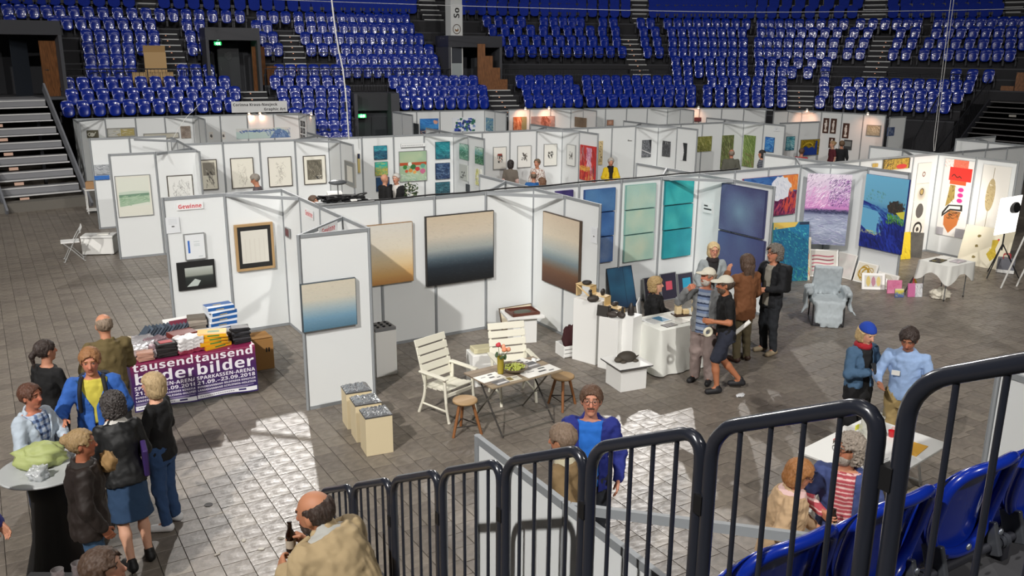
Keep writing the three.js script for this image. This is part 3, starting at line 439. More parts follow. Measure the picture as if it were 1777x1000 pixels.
  ["painting", "narrow gold print with dark dots beside the red painting", "painting", "goldPrint", 2.86, 1.276, -28.641, 28.5, 0.158, 0.769, 0.02, 0],
  ["name_card", "tiny lettered card high on the wall beside the yellow jacket", "sign", "tinyText", 3.871, 1.995, -29.199, 28.5, 0.187, 0.057, 0.005, 0],
  ["photograph", "black and white photograph of a road edge", "picture", "bwA", 4.488, 1.427, -29.531, 28.5, 0.384, 0.579, 0.01, 0],
  ["photograph", "dark speckled black and white photograph on the side wall", "picture", "bwB", 5.121, 1.475, -29.35, -60.0, 0.414, 0.512, 0.01, 0],
  ["photograph", "black and white photograph with a dark curved trunk", "picture", "bwC", 5.565, 1.438, -28.581, -60.0, 0.309, 0.573, 0.01, 0],
  ["painting", "olive yellow reed picture beside the grey-jacket visitor", "painting", "olive", 6.669, 1.507, -30.709, 28.5, 0.675, 0.521, 0.02, 0],
  ["painting", "tall green and brown reed picture behind the grey-jacket visitor", "painting", "reedA", 7.618, 0.86, -31.224, 28.5, 0.538, 1.167, 0.02, 0],
  ["painting", "tall green reed picture with a reddish foot on the side wall", "painting", "reedB", 8.395, 0.913, -31.257, -60.0, 0.56, 1.11, 0.02, 0],
  ["painting", "deep blue sea picture on the outer side wall", "painting", "blueSea", 8.873, 1.538, -30.429, -60.0, 0.424, 0.509, 0.02, 0],
  ["notice_sheet", "small pale notice above the deep blue sea picture", "notice", "notice", 9.007, 2.266, -30.212, -60.0, 0.234, 0.154, 0.005, 0],
  ["painting", "teal wave picture beside the gold and blue painting", "painting", "tealSea", 9.813, 1.521, -31.157, 27.0, 0.409, 0.488, 0.02, 0],
  ["painting", "gold painting with a big blue shape on the rear end wall", "painting", "goldBlue", 10.662, 1.295, -31.584, 27.0, 0.926, 0.579, 0.03, 1],
  ["painting", "small dark picture of a white teapot in the far left booth", "painting", "teapot", -14.615, 1.838, -30.619, 31.0, 0.363, 0.256, 0.03, 0],
  ["painting", "wide grey and ochre picture in the far left booth", "painting", "diptych", -13.826, 1.819, -31.094, 31.0, 0.918, 0.32, 0.03, 4],
  ["painting", "long low pale picture in the far left booth", "painting", "lowPale", -12.693, 1.701, -31.774, 31.0, 1.214, 0.205, 0.03, 4],
  ["painting", "grey-brown picture in the corner of the far left booth", "painting", "greyBrown", -11.965, 1.685, -32.212, 31.0, 0.342, 0.435, 0.03, 0],
  ["painting", "long blue mountain range picture under the clip lamps", "painting", "mountains", -9.477, 1.582, -33.479, 28.0, 2.026, 0.388, 0.02, 0],
  ["ink_drawing", "small ink drawing, outer of two left of the mountain picture", "picture", "inkA", -11.174, 1.612, -32.583, 28.0, 0.143, 0.273, 0.01, 0],
  ["ink_drawing", "small ink drawing, inner of two left of the mountain picture", "picture", "inkB", -10.792, 1.595, -32.785, 28.0, 0.145, 0.275, 0.01, 0],
  ["painting", "top of three stacked black and white window pictures", "painting", "gridPics", -8.018, 2.003, -33.715, -58.0, 0.603, 0.219, 0.02, 0],
  ["painting", "middle of three stacked black and white window pictures", "painting", "gridPics", -8.041, 1.739, -33.753, -58.0, 0.606, 0.221, 0.02, 0],
  ["painting", "bottom of three stacked black and white window pictures", "painting", "gridPics", -8.065, 1.472, -33.791, -58.0, 0.609, 0.222, 0.02, 0],
  ["painting", "dark tree picture on the side wall of the balloon booth", "painting", "darkTree", -3.818, 1.689, -34.16, -60.0, 0.775, 0.442, 0.02, 0],
  ["painting", "bright blue picture with a pale balloon", "painting", "balloon", -3.405, 1.588, -35.815, 25.0, 0.79, 0.599, 0.03, 0],
  ["painting", "large blue and white blossom picture", "painting", "blueFlower", -2.038, 1.635, -36.452, 25.0, 1.022, 0.562, 0.03, 0],
  ["painting", "blue streaked picture on the side wall beside the blossoms", "painting", "blueSide", -0.965, 1.642, -36.459, -62.0, 0.693, 0.539, 0.03, 0],
  ["painting", "orange and olive picture under small clip lamps", "painting", "orangePic", 0.283, 1.623, -37.328, 25.0, 0.619, 0.551, 0.03, 0],
  ["painting", "wide reddish portrait under small clip lamps", "painting", "portrait", 1.272, 1.688, -37.789, 25.0, 1.131, 0.485, 0.03, 0],
  ["painting", "brown square picture on the side wall beside the portrait", "painting", "brownSq", 2.866, 1.732, -37.695, -60.0, 0.868, 0.41, 0.03, 0],
  ["painting", "small red framed picture in the far grey booth", "painting", "redSmall", 4.211, 1.752, -38.46, 17.0, 0.325, 0.247, 0.03, 1],
  ["painting", "dark red picture half hidden in the pinkish far booth", "painting", "redDark", 8.124, 1.912, -39.004, 3.0, 0.308, 0.175, 0.03, 0],
  ["painting", "brown print of a white statue, first of the upper pair", "painting", "statue0", 13.139, 1.614, -37.168, -45.0, 0.253, 0.617, 0.02, 0],
  ["painting", "brown print of a white statue, second of the upper pair", "painting", "statue1", 13.372, 1.613, -36.935, -45.0, 0.25, 0.613, 0.02, 0],
  ["painting", "brown print of a white statue, the lower one", "painting", "statue2", 13.372, 1.014, -36.936, -45.0, 0.251, 0.428, 0.02, 0],
  ["painting", "brown print of a white statue, the single one to their right", "painting", "statue3", 13.763, 1.462, -36.545, -45.0, 0.269, 0.608, 0.02, 0],
  ["painting", "framed olive drawing beside the brown statue prints", "painting", "mapPic", 14.573, 1.639, -35.728, -45.0, 0.585, 0.434, 0.03, 4],
  ["painting", "small grey screen-like picture below the statue prints", "painting", "screenPic", 13.868, 1.0, -36.432, -45.0, 0.342, 0.399, 0.03, 0],
  ["painting", "thin dark strip on the last booth end panel", "painting", "tinyDark", 14.633, 2.19, -34.299, 30.0, 0.41, 0.089, 0.01, 0],
  ["painting", "small blue-grey picture on the last booth end panel", "painting", "blueGrey", 14.672, 1.768, -34.316, 30.0, 0.412, 0.334, 0.02, 0],
];
// ---------- booth walls ----------
const WH = 2.5;
const postG = (() => { const g = new THREE.CylinderGeometry(0.024, 0.024, WH, 8); g.translate(0, WH / 2, 0); return g; })();
const panelGeo = new Map();
function wallRun(label, [x, z], turn, n, m = 0.99, o = {}) {
  const w = thing(o.name ?? 'booth_wall', label, 'booth wall', [x, 0, z], turn, 'white booth walls');
  const key = m.toFixed(3);
  if (!panelGeo.has(key)) panelGeo.set(key, [rbx(m - 0.05, WH - 0.1, 0.014, 0.003, m / 2, WH / 2, 0, 0, 0, 0, 1), bx(m - 0.045, 0.05, 0.034, m / 2, WH - 0.025, 0), bx(m - 0.045, 0.06, 0.034, m / 2, 0.03, 0)]);
  const [pg, tg, bg] = panelGeo.get(key);
  for (let i = 0; i < n; i++) { if (o.skip?.includes(i)) continue; for (const [nm, g, mt] of [['panel', pg, M.panel], ['top_rail', tg, M.alu], ['bottom_rail', bg, M.alu]]) { const q = part(nm, g, mt, w); q.position.x = i * m; } }
  for (let i = o.noStart ? 1 : 0; i <= n - (o.noEnd ? 1 : 0); i++) { const q = part('upright_post', postG, M.alu, w); q.position.x = i * m; }
  for (const [s, dx, dz] of o.braces ?? []) part('corner_brace', bx(Math.hypot(dx, dz) - 0.05, 0.055, 0.03, s + dx / 2, WH - 0.03, dz / 2, 0, Math.atan2(dz, dx), 0), M.alu, w);
  return w;
}
const B1 = 0.99, cross = ANG - Math.PI / 2;
wallRun('long white booth wall carrying the beige, orange and black gradient paintings', grid(0, 0), ANG, 4, B1, { noStart: true, noEnd: true });
wallRun('long white booth wall carrying the cobalt, green and turquoise triptychs', grid(4 * B1, 0), ANG, 4, B1, { noStart: true, noEnd: true });
wallRun('long white booth wall carrying the orange abstract', grid(8 * B1, 0), ANG, 4, B1, { noStart: true, noEnd: true });
wallRun('long white booth wall carrying the scroll column of discs', grid(12 * B1, 0), ANG, 4, B1, { noStart: true, noEnd: true });
wallRun('long white booth wall behind the bright work lamp', grid(16 * B1, 0), ANG, 4, B1, { noStart: true });
const BR = [[2 * B1, B1, B1]];                                                   // brace across the inner corner, on the -u side
wallRun('cross wall between the prize corner and the gradient paintings', grid(0, -2 * B1), cross, 4, B1, { braces: [[0, B1, B1], [4 * B1, -B1, B1]] });
wallRun('cross wall carrying the tall rust brown painting', grid(4 * B1, -2 * B1), cross, 4, B1, { braces: [[2 * B1, B1, B1], [2 * B1, -B1, B1]] });
wallRun('cross wall carrying the large violet-blue canvases', grid(8 * B1, -2 * B1), cross, 4, B1, { braces: [[2 * B1, B1, B1], [2 * B1, -B1, B1]] });
wallRun('cross wall carrying the light blue cove painting', grid(12 * B1, -2 * B1), cross, 4, B1, { braces: [[2 * B1, B1, B1], [2 * B1, -B1, B1]] });
wallRun('cross wall carrying the collage and the feather sheet', grid(16 * B1, -2 * B1), cross, 4, B1, { braces: [[2 * B1, -B1, B1]] });
wallRun('single white end panel with the sand and blue painting', grid(-B1, 2 * B1), ANG, 1, B1, { name: 'end_panel', noEnd: true });
wallRun('white prize wall with the red lettering', grid(-2 * B1, -2 * B1), ANG, 2, B1, { noEnd: true });
const L2 = (i) => [-8.44 + 0.8338 * i, -22.54 - 0.4526 * i], a2 = rad(28.5), c2 = rad(-60), m2 = 0.949;
['second-row wall of the framed pencil sketches', 'second-row wall behind the embracing couple', 'second-row wall of the framed ink sketches', 'second-row wall behind the yellow jacket', 'second-row wall of the reed pictures'].forEach((t, i) => wallRun(t, L2(4 * i), a2, 4, m2, { noStart: true, noEnd: true }));
['second-row cross wall at the green hills print', 'second-row cross wall with the grey framed picture', 'second-row cross wall with green waterside pictures', 'second-row cross wall with the tall red painting', 'second-row cross wall with the black and white photographs', 'second-row cross wall with the tall green reed picture'].forEach((t, i) => { const p = L2(4 * i); wallRun(t, [p[0] - 0.5 * 2 * 0.97, p[1] - 0.866 * 2 * 0.97], c2, 4, 0.97, { braces: i ? [[1.94, 0.97, 0.97], [1.94, -0.97, 0.97]] : [[0, 0.97, 0.97], [3.88, -0.97, 0.97]] }); });
wallRun('outer left end panels with the green hills print', [-9.3, -20.15], rad(30), 2, 0.99, { name: 'end_panel', noEnd: true });
wallRun('outer left rear panels with the small grey relief', [-11.41, -23.68], rad(31), 2, 0.99, { name: 'end_panel', noEnd: true });
wallRun('second-row end panels with the gold and blue painting', [9.3, -30.92], rad(27), 2, 0.95, { name: 'end_panel', noStart: true });
wallRun('far left booth wall with the teapot picture', [-15.1, -30.37], rad(31), 4, 0.985);
wallRun('far left booth outer side wall', [-15.1, -30.37], rad(-59), 2, 0.97, { noStart: true, braces: [[0, 0.97, -0.97]] });
wallRun('far left booth inner side wall', [-11.72, -32.4], rad(-59), 2, 0.97, { noStart: true, braces: [[0, 0.97, 0.97]] });
wallRun('far booth wall with the blue mountain range picture', [-11.72, -32.3], rad(28), 4, 0.98, { noStart: true });
wallRun('far booth side wall with three window pictures', [-8.26, -34.14], rad(-58), 2, 0.9, { noStart: true, braces: [[0, 0.9, 0.9]] });
wallRun('far booth wall with balloon and blossom pictures', [-4.78, -35.2], rad(25), 4, 0.99);
wallRun('far booth side wall with the dark tree picture', [-4.78, -35.2], rad(-60), 2, 0.97, { noStart: true });
wallRun('far booth side wall beside the blossom picture', [-1.19, -36.87], rad(-62), 2, 0.97, { noStart: true });
wallRun('far booth wall with the reddish portrait', [-0.2, -37.15], rad(25), 3, 0.99);
wallRun('far booth side wall with the brown square picture', [2.5, -38.4], rad(-60), 2, 0.95, { noStart: true, braces: [[0, 0.95, 0.95]] });
wallRun('far grey booth wall with the small red picture', [3.05, -38.15], rad(17), 4, 0.99);
wallRun('far grey booth side wall', [6.84, -39.3], rad(-65), 2, 0.95, { noStart: true, braces: [[0, 0.95, 0.95]] });
wallRun('far pinkish booth wall', [7.2, -39.0], rad(3), 4, 0.99, { braces: [[3.96, -0.97, 0.97]] });
wallRun('far booth wall beside the brown statue prints', [10.95, -37.3], rad(27), 2, 0.8, { braces: [[1.6, -0.8, 0.8]] });
wallRun('far booth wall with the brown statue prints', [12.35, -38.0], rad(-45), 4, 0.9, { noStart: true });
wallRun('last far booth end panel with the blue-grey picture', [14.55, -34.25], rad(30), 1, 0.95, { name: 'end_panel' });
wallRun('far white booth wall before the dark staircase', [12.84, -25.53], rad(31), 2, 0.97);
wallRun('far white booth side wall before the dark staircase', [12.84, -25.53], rad(-59), 2, 0.97, { noStart: true, braces: [[0, 0.97, -0.97]] });
wallRun('near white cross wall seen from above behind the black stair rail', [-0.21, -5.1], cross, 2, 0.99, { braces: [[1.98, -0.99, -0.99]] });
wallRun('near white wall below the blue stand seats', [0.82, -3.42], ANG, 2, 0.99, { noStart: true });
wallRun('near white wall beside the cluttered white table, far face', [3.8, -6.39], ANG, 2, 0.99);
wallRun('near white wall beside the cluttered white table, side face', [3.8, -6.39], cross, 2, 0.99, { noStart: true, braces: [[0, 0.99, -0.99]] });

// ---------- pictures ----------
const hexes = (s) => s.split(' ').map((c) => '#' + c);
function base(c, w, h, col) { c.fillStyle = col; c.fillRect(-2, -2, w + 4, h + 4); }
function grad(c, w, h, stops) { const g = c.createLinearGradient(0, 0, 0, h); stops.forEach(([t, s]) => g.addColorStop(t, s)); c.fillStyle = g; c.fillRect(-2, -2, w + 4, h + 4); }
function grain(c, w, h, n, cols, a = 0.12, len = 8, wid = 3, ang = null) { for (let i = 0; i < n; i++) { c.globalAlpha = a * rr(0.4, 1); c.strokeStyle = cols[(rnd() * cols.length) | 0]; c.lineWidth = rr(0.5, 1) * wid; const x = rnd() * w, y = rnd() * h, t = ang === null ? rnd() * 6.3 : ang + rr(-0.4, 0.4), l = len * rr(0.3, 1); c.beginPath(); c.moveTo(x, y); c.lineTo(x + Math.cos(t) * l, y + Math.sin(t) * l); c.stroke(); } c.globalAlpha = 1; }
function dabs(c, x0, y0, x1, y1, n, cols, len, wid, ang, a = 0.9) { for (let i = 0; i < n; i++) { c.globalAlpha = a * rr(0.6, 1); c.strokeStyle = cols[(rnd() * cols.length) | 0]; c.lineWidth = wid * rr(0.4, 1); const x = rr(x0, x1), y = rr(y0, y1), t = ang + rr(-0.5, 0.5), l = len * rr(0.4, 1); c.beginPath(); c.moveTo(x, y); c.quadraticCurveTo(x + Math.cos(t) * l / 2 + rr(-2, 2), y + Math.sin(t) * l / 2 + rr(-2, 2), x + Math.cos(t) * l, y + Math.sin(t) * l); c.stroke(); } c.globalAlpha = 1; }
function poly(c, pts, col) { c.fillStyle = col; c.beginPath(); pts.forEach(([x, y], i) => (i ? c.lineTo(x, y) : c.moveTo(x, y))); c.closePath(); c.fill(); }
function blob(c, x, y, rx, ry, col, jag = 0.08) { c.fillStyle = col; c.beginPath(); for (let i = 0; i <= 26; i++) { const a = i / 26 * 6.283, k = 1 + rr(-jag, jag); c.lineTo(x + Math.cos(a) * rx * k, y + Math.sin(a) * ry * k); } c.fill(); }
function cloudy(c, w, h, cols, n, r) { for (let i = 0; i < n; i++) { const x = rnd() * w, y = rnd() * h, R = r * rr(0.4, 1), g = c.createRadialGradient(x, y, 0, x, y, R), k = cols[(rnd() * cols.length) | 0]; g.addColorStop(0, k); g.addColorStop(1, k + '00'); c.globalAlpha = 0.35; c.fillStyle = g; c.fillRect(x - R, y - R, 2 * R, 2 * R); } c.globalAlpha = 1; }
const edge = (c, w, h, col, t) => { c.strokeStyle = col; c.lineWidth = t * 2; c.strokeRect(0, 0, w, h); };
const sky = (stops, ed) => (c, w, h) => { grad(c, w, h, stops); grain(c, w, h, 900, [stops[0][1], stops[stops.length - 1][1], '#ffffff', '#000000'], 0.05, 18, 3, 0.1); edge(c, w, h, ed, w * 0.012); };
const plain = (col, cols, ed) => (c, w, h) => { base(c, w, h, col); cloudy(c, w, h, cols, 34, w * 0.4); grain(c, w, h, 500, cols, 0.14, 22, 3); if (ed) edge(c, w, h, ed, 3); };
const sketch = (paper, ink, n = 60, spread = 0.3) => (c, w, h) => { base(c, w, h, paper); for (let i = 0; i < n; i++) { c.strokeStyle = ink; c.globalAlpha = rr(0.2, 0.7); c.lineWidth = rr(0.6, 1.6); const x = w * (0.5 + rr(-spread, spread)), y = h * (0.5 + rr(-0.34, 0.34)); c.beginPath(); c.moveTo(x, y); c.bezierCurveTo(x + rr(-14, 14), y + rr(-20, 20), x + rr(-18, 18), y + rr(-8, 26), x + rr(-16, 16), y + rr(0, 34)); c.stroke(); } c.globalAlpha = 1; };
const inkFig = (paper, top) => (c, w, h) => { base(c, w, h, paper); for (let i = 0; i < 22; i++) blob(c, w * rr(0.3, 0.7), h * rr(0.34, 0.68), rr(1, 5), rr(2, 8), ['#1d1d1f', '#4b4a48', '#7a756c'][(rnd() * 3) | 0], 0.4); dabs(c, w * 0.3, h * 0.34, w * 0.68, h * 0.66, 22, ['#222', '#555'], 14, 2.2, 1.2); if (top) { c.fillStyle = '#8a3a33'; c.fillRect(w * 0.32, h * 0.3, w * 0.34, h * 0.09); dabs(c, w * 0.35, h * 0.42, w * 0.7, h * 0.6, 12, ['#b0553c', '#5a5a5a', '#c98a6a'], 10, 4, 1.5); } };
const reed = (cols, foot) => (c, w, h) => { base(c, w, h, cols[0]); dabs(c, -5, -10, w, h, 340, cols, h * 0.22, 3.5, 1.15, 0.8); if (foot) dabs(c, 0, h * 0.55, w, h, 50, foot, 26, 5, 0.8, 0.6); };
const sea = (stops, cols) => (c, w, h) => { grad(c, w, h, stops); dabs(c, 0, 0, w, h, 160, cols, 26, 5, 0.1, 0.4); dabs(c, 0, h * 0.4, w, h, 50, cols, 16, 4, 1.5, 0.4); edge(c, w, h, '#26323a', 2); };
const PAINT = {
  skyBeige: sky([[0, '#cfc7b4'], [0.35, '#c9c4b4'], [0.55, '#9fb0b6'], [0.75, '#6f95ad'], [1, '#4f7388']], '#3f4a50'),
  skyOrange: sky([[0, '#cfccc4'], [0.4, '#d9d0bd'], [0.65, '#dcc49a'], [0.85, '#d0a468'], [1, '#b98246']], '#8a6a42'),
  skyDark: sky([[0, '#c8b8a0'], [0.3, '#c9bfae'], [0.5, '#9aa09e'], [0.62, '#4f5e68'], [0.75, '#1f2932'], [1, '#0a0c0f']], '#1c1814'),
  skyBrown: sky([[0, '#c9b8a2'], [0.3, '#cfc4b0'], [0.5, '#a9b0ad'], [0.62, '#75868c'], [0.78, '#6b4a33'], [1, '#4a2a18']], '#3a2a1c'),
  doc: (c, w, h) => { base(c, w, h, '#dfe2e4'); c.fillStyle = '#2f63b8'; c.fillRect(w * 0.14, h * 0.25, w * 0.1, h * 0.5); c.fillStyle = '#9aa'; for (const y of [0.3, 0.4, 0.46]) c.fillRect(w * 0.45, h * y, w * 0.3, 2); c.fillRect(w * 0.65, h * 0.9, w * 0.22, 3); },
  darkPhoto: (c, w, h) => { base(c, w, h, '#141414'); c.save(); c.beginPath(); c.rect(w * 0.2, h * 0.22, w * 0.74, h * 0.66); c.clip(); grad(c, w, h, [[0.2, '#b9bfb9'], [0.5, '#8e938a'], [0.56, '#2c3230'], [0.9, '#161a18']]); poly(c, [[w * 0.2, h * 0.9], [w * 0.45, h * 0.62], [w * 0.6, h * 0.7], [w * 0.5, h * 0.9]], '#b9c2bd'); c.restore(); },
  blackMat: (c, w, h) => { base(c, w, h, '#1d1c1b'); grain(c, w, h, 500, ['#333', '#000', '#555'], 0.3, 8, 3); c.fillStyle = '#cfccc2'; c.fillRect(w * 0.1, h * 0.1, w * 0.8, h * 0.78); for (let i = 0; i < 5; i++) { c.fillStyle = '#b9b4a8'; c.globalAlpha = 0.25; c.fillRect(w * (0.2 + i * 0.14), h * 0.3, w * 0.03, h * 0.55); } c.globalAlpha = 1; },
  gewinne: (c, w, h) => { base(c, w, h, '#e6e6e6'); c.fillStyle = '#c01820'; c.font = 'bold ' + Math.round(h * 0.78) + 'px sans-serif'; c.textAlign = 'center'; c.fillText('Gewinne', w / 2, h * 0.76, w * 0.94); },
  notice: (c, w, h) => { base(c, w, h, '#dcdfe2'); c.fillStyle = '#555'; c.fillRect(w * 0.4, h * 0.55, w * 0.2, h * 0.07); c.fillStyle = '#a9adb2'; for (let i = 0; i < 5; i++) c.fillRect(w * 0.2, h * (0.15 + i * 0.07), w * 0.6, 1); },
  nameCard: (c, w, h) => { base(c, w, h, '#e4e6e6'); c.fillStyle = '#333'; c.fillRect(w * 0.1, h * 0.25, w * 0.4, h * 0.14); c.fillRect(w * 0.1, h * 0.55, w * 0.8, h * 0.14); },
  whiteSign: (c, w, h) => { base(c, w, h, '#e3e5e4'); c.fillStyle = '#8a8d8d'; for (let i = 0; i < 14; i++) c.fillRect(w * (0.05 + i * 0.062), h * 0.4, w * 0.03, h * 0.2); c.fillStyle = '#6a6a6a'; c.fillRect(0, h * 0.85, w, h * 0.15); },
  tinyText: (c, w, h) => { base(c, w, h, '#e3e5e4'); c.fillStyle = '#333'; c.fillRect(2, h * 0.2, w * 0.3, h * 0.25); c.fillRect(2, h * 0.6, w * 0.9, h * 0.25); },
  darkRed: plain('#4a1f24', ['#6a2a30', '#2a1518', '#833c3c']), violet: plain('#3b2f66', ['#2a2350', '#4f4385']),
  cobalt0: plain('#3a6295', ['#4a7cb0', '#2c4f80', '#6a94b8'], '#22457c'), cobalt1: plain('#365c92', ['#3c68a4', '#294878', '#567fae'], '#22457c'), cobalt2: plain('#3a5c92', ['#667fa8', '#2a4576', '#8290a8'], '#22457c'),
  celadon0: plain('#9fc3b8', ['#b5cfc2', '#8ab5ae', '#c2cdb4'], '#7ba59c'), celadon1: plain('#a3c2b2', ['#b9cdb9', '#8fb8aa', '#c9cdb0'], '#7ba59c'), celadon2: plain('#9dbcae', ['#b3c8b4', '#86b0a5', '#c0c3a8'], '#7ba59c'),
  teal0: plain('#23a0a3', ['#3cb9b5', '#178a94', '#59c4bd'], '#1a7d85'), teal1: plain('#2199a0', ['#38aeb0', '#15808c', '#4fb8b0'], '#1a7d85'), teal2: plain('#1e8f99', ['#36a8ad', '#137884', '#2f9fb0'], '#1a7d85'),
  indigo0: (c, w, h) => { base(c, w, h, '#484a72'); cloudy(c, w, h, ['#56618c', '#423f66', '#66739a', '#6f84a0'], 40, w * 0.35); const g = c.createRadialGradient(w * 0.45, h * 0.55, 0, w * 0.45, h * 0.55, w * 0.4); g.addColorStop(0, '#7fa3b8'); g.addColorStop(1, '#7fa3b800'); c.fillStyle = g; c.globalAlpha = 0.75; c.fillRect(0, 0, w, h); c.globalAlpha = 1; grain(c, w, h, 500, ['#2e3060', '#8fb0c4'], 0.1, 20, 3); edge(c, w, h, '#2c2f57', 4); },
  indigo1: plain('#475182', ['#5a739c', '#403f6c', '#60789a', '#454a76'], '#33365c'),
  gullOrange: (c, w, h) => { base(c, w, h, '#3f6fae'); dabs(c, 0, 0, w * 0.6, h, 90, ['#3565a5', '#4f80bd', '#2d5290'], 60, 14, 0.2); poly(c, [[w * 0.7, 0], [w, 0], [w, h * 0.4], [w * 0.8, h * 0.35]], '#e8853a'); dabs(c, w * 0.75, 0, w, h * 0.35, 40, ['#f09a48', '#e27236', '#ea8f5a'], 30, 12, 1.2); poly(c, [[0, h * 0.62], [w * 0.4, h * 0.58], [w, h * 0.4], [w, h], [0, h]], '#6a1f4a'); dabs(c, w * 0.05, h * 0.5, w, h, 260, ['#7d2a5a', '#a03a64', '#3a1030', '#c2545a', '#5a1a48'], 34, 9, 1.9); dabs(c, w * 0.75, h * 0.35, w, h * 0.8, 60, ['#c8473c', '#d9573a'], 30, 9, 1.6); blob(c, w * 0.68, h * 0.32, w * 0.19, h * 0.3, '#e3e6ee', 0.12); dabs(c, w * 0.55, h * 0.12, w * 0.8, h * 0.5, 40, ['#f3f3f6', '#c9d0de'], 22, 6, 0.9); },
  lilacLake: (c, w, h) => { grad(c, w, h, [[0, '#ddd3e0'], [0.3, '#c9aacb'], [0.48, '#c27fb9'], [0.53, '#3c3f62'], [0.58, '#8e95ae'], [0.75, '#a3abc2'], [1, '#7c849a']]); dabs(c, w * 0.5, h * 0.08, w, h * 0.46, 420, ['#8a4f9a', '#6a3a86', '#b57ac0', '#efe4f2', '#3a2a55'], 12, 4, -0.9); dabs(c, 0, h * 0.2, w * 0.5, h * 0.48, 160, ['#d48fc4', '#e6b6da', '#f2e6f2', '#b873b4'], 22, 5, -0.8); dabs(c, 0, 0, w, h * 0.2, 90, ['#f1ecf3', '#8d7a9f', '#5a4a70'], 16, 3, -0.9); dabs(c, 0, h * 0.5, w, h * 0.55, 90, ['#1e2242', '#2e3358'], 12, 5, 0.1); dabs(c, 0, h * 0.57, w, h, 260, ['#b7bdd0', '#8b93ab', '#6d7690', '#d0d3df', '#7f7aa8'], 44, 5, 0.05, 0.6); },
  cove: (c, w, h) => { grad(c, w, h, [[0, '#6db4d6'], [0.35, '#69a9c8'], [0.45, '#4f86ae'], [1, '#1a2470']]); poly(c, [[0, h * 0.36], [w * 0.35, h * 0.42], [w * 0.7, h * 0.52], [w, h * 0.62], [w, h], [0, h]], '#1b2a80'); dabs(c, 0, h * 0.4, w * 0.7, h * 0.56, 80, ['#3f72b0', '#2c58a0', '#4f8fc0'], 40, 10, 0.5); poly(c, [[0, h * 0.45], [w * 0.35, h * 0.48], [w * 0.55, h * 0.6], [w * 0.52, h * 0.74], [w * 0.38, h * 0.8], [w * 0.15, h * 0.76], [0, h * 0.7]], '#69add0'); dabs(c, 0, h * 0.75, w * 0.5, h * 0.8, 60, ['#c9c48a', '#e0d98a', '#8fae6a'], 14, 4, 0.4); dabs(c, w * 0.4, h * 0.55, w, h * 0.98, 160, ['#151f6a', '#2437a8', '#0d1548', '#2b45b8'], 44, 14, 1.1, 0.6); dabs(c, 0, h * 0.82, w * 0.5, h, 90, ['#151f6a', '#1d2f98', '#0d1548'], 44, 14, 1.1, 0.6); blob(c, w * 0.78, h * 0.4, w * 0.2, h * 0.09, '#3a332e', 0.25); dabs(c, w * 0.6, h * 0.3, w * 0.98, h * 0.46, 90, ['#2c2622', '#4a4038', '#5a4a3a', '#1f3028'], 14, 5, 1.4); dabs(c, w * 0.58, h * 0.48, w * 0.98, h * 0.6, 120, ['#3f8a2a', '#5aa83a', '#2c6a22', '#86c04a'], 14, 6, 1.2); poly(c, [[w * 0.78, h * 0.46], [w * 0.98, h * 0.42], [w * 0.98, h * 0.53], [w * 0.9, h * 0.52]], '#d8cf4a'); dabs(c, w * 0.05, h * 0.2, w * 0.5, h * 0.34, 40, ['#4f8a80', '#6aa08a', '#3f6a60'], 12, 6, 1.0, 0.5); },
  goldRed: (c, w, h) => { base(c, w, h, '#b8922c'); grain(c, w, h, 200, ['#8a6a1a', '#d8b848', '#6a5012'], 0.6, 20, 6); for (let i = 0; i < 70; i++) blob(c, rr(0, w * 0.35), rr(0, h), 2.4, 2, '#1b1508', 0.2); blob(c, w * 0.68, h * 0.75, w * 0.2, h * 0.22, '#c8322c', 0.08); c.fillStyle = '#2a2218'; c.fillRect(w * 0.95, 0, w * 0.05, h); },
  goldRed2: plain('#c29a3c', ['#a47a22', '#e0c060']),
  disc0: (c, w, h) => { base(c, w, h, '#e6e2d8'); c.strokeStyle = '#6a3a30'; c.lineWidth = 5; c.beginPath(); c.ellipse(w * 0.5, h * 0.55, w * 0.09, h * 0.1, 0, 0, 7); c.stroke(); },
  disc1: (c, w, h) => { base(c, w, h, '#e6e1d4'); cloudyAt(c, w * 0.5, h * 0.6, w * 0.36, '#6b5a48'); blob(c, w * 0.5, h * 0.48, w * 0.15, h * 0.2, '#3a2f24', 0.03); blob(c, w * 0.5, h * 0.48, w * 0.11, h * 0.15, '#b0975a', 0.05); },
  disc2: (c, w, h) => { base(c, w, h, '#e5e1d6'); blob(c, w * 0.5, h * 0.5, w * 0.27, h * 0.38, '#55524f', 0.02); grain(c, w * 0.8, h * 0.8, 60, ['#77736e'], 0.2, 6, 2); },
  disc3: (c, w, h) => { base(c, w, h, '#e4e0d6'); blob(c, w * 0.5, h * 0.5, w * 0.33, h * 0.45, '#211b18', 0.02); blob(c, w * 0.5, h * 0.5, w * 0.23, h * 0.31, '#e4e0d6', 0.02); blob(c, w * 0.5, h * 0.5, w * 0.1, h * 0.13, '#3a302a', 0.1); },
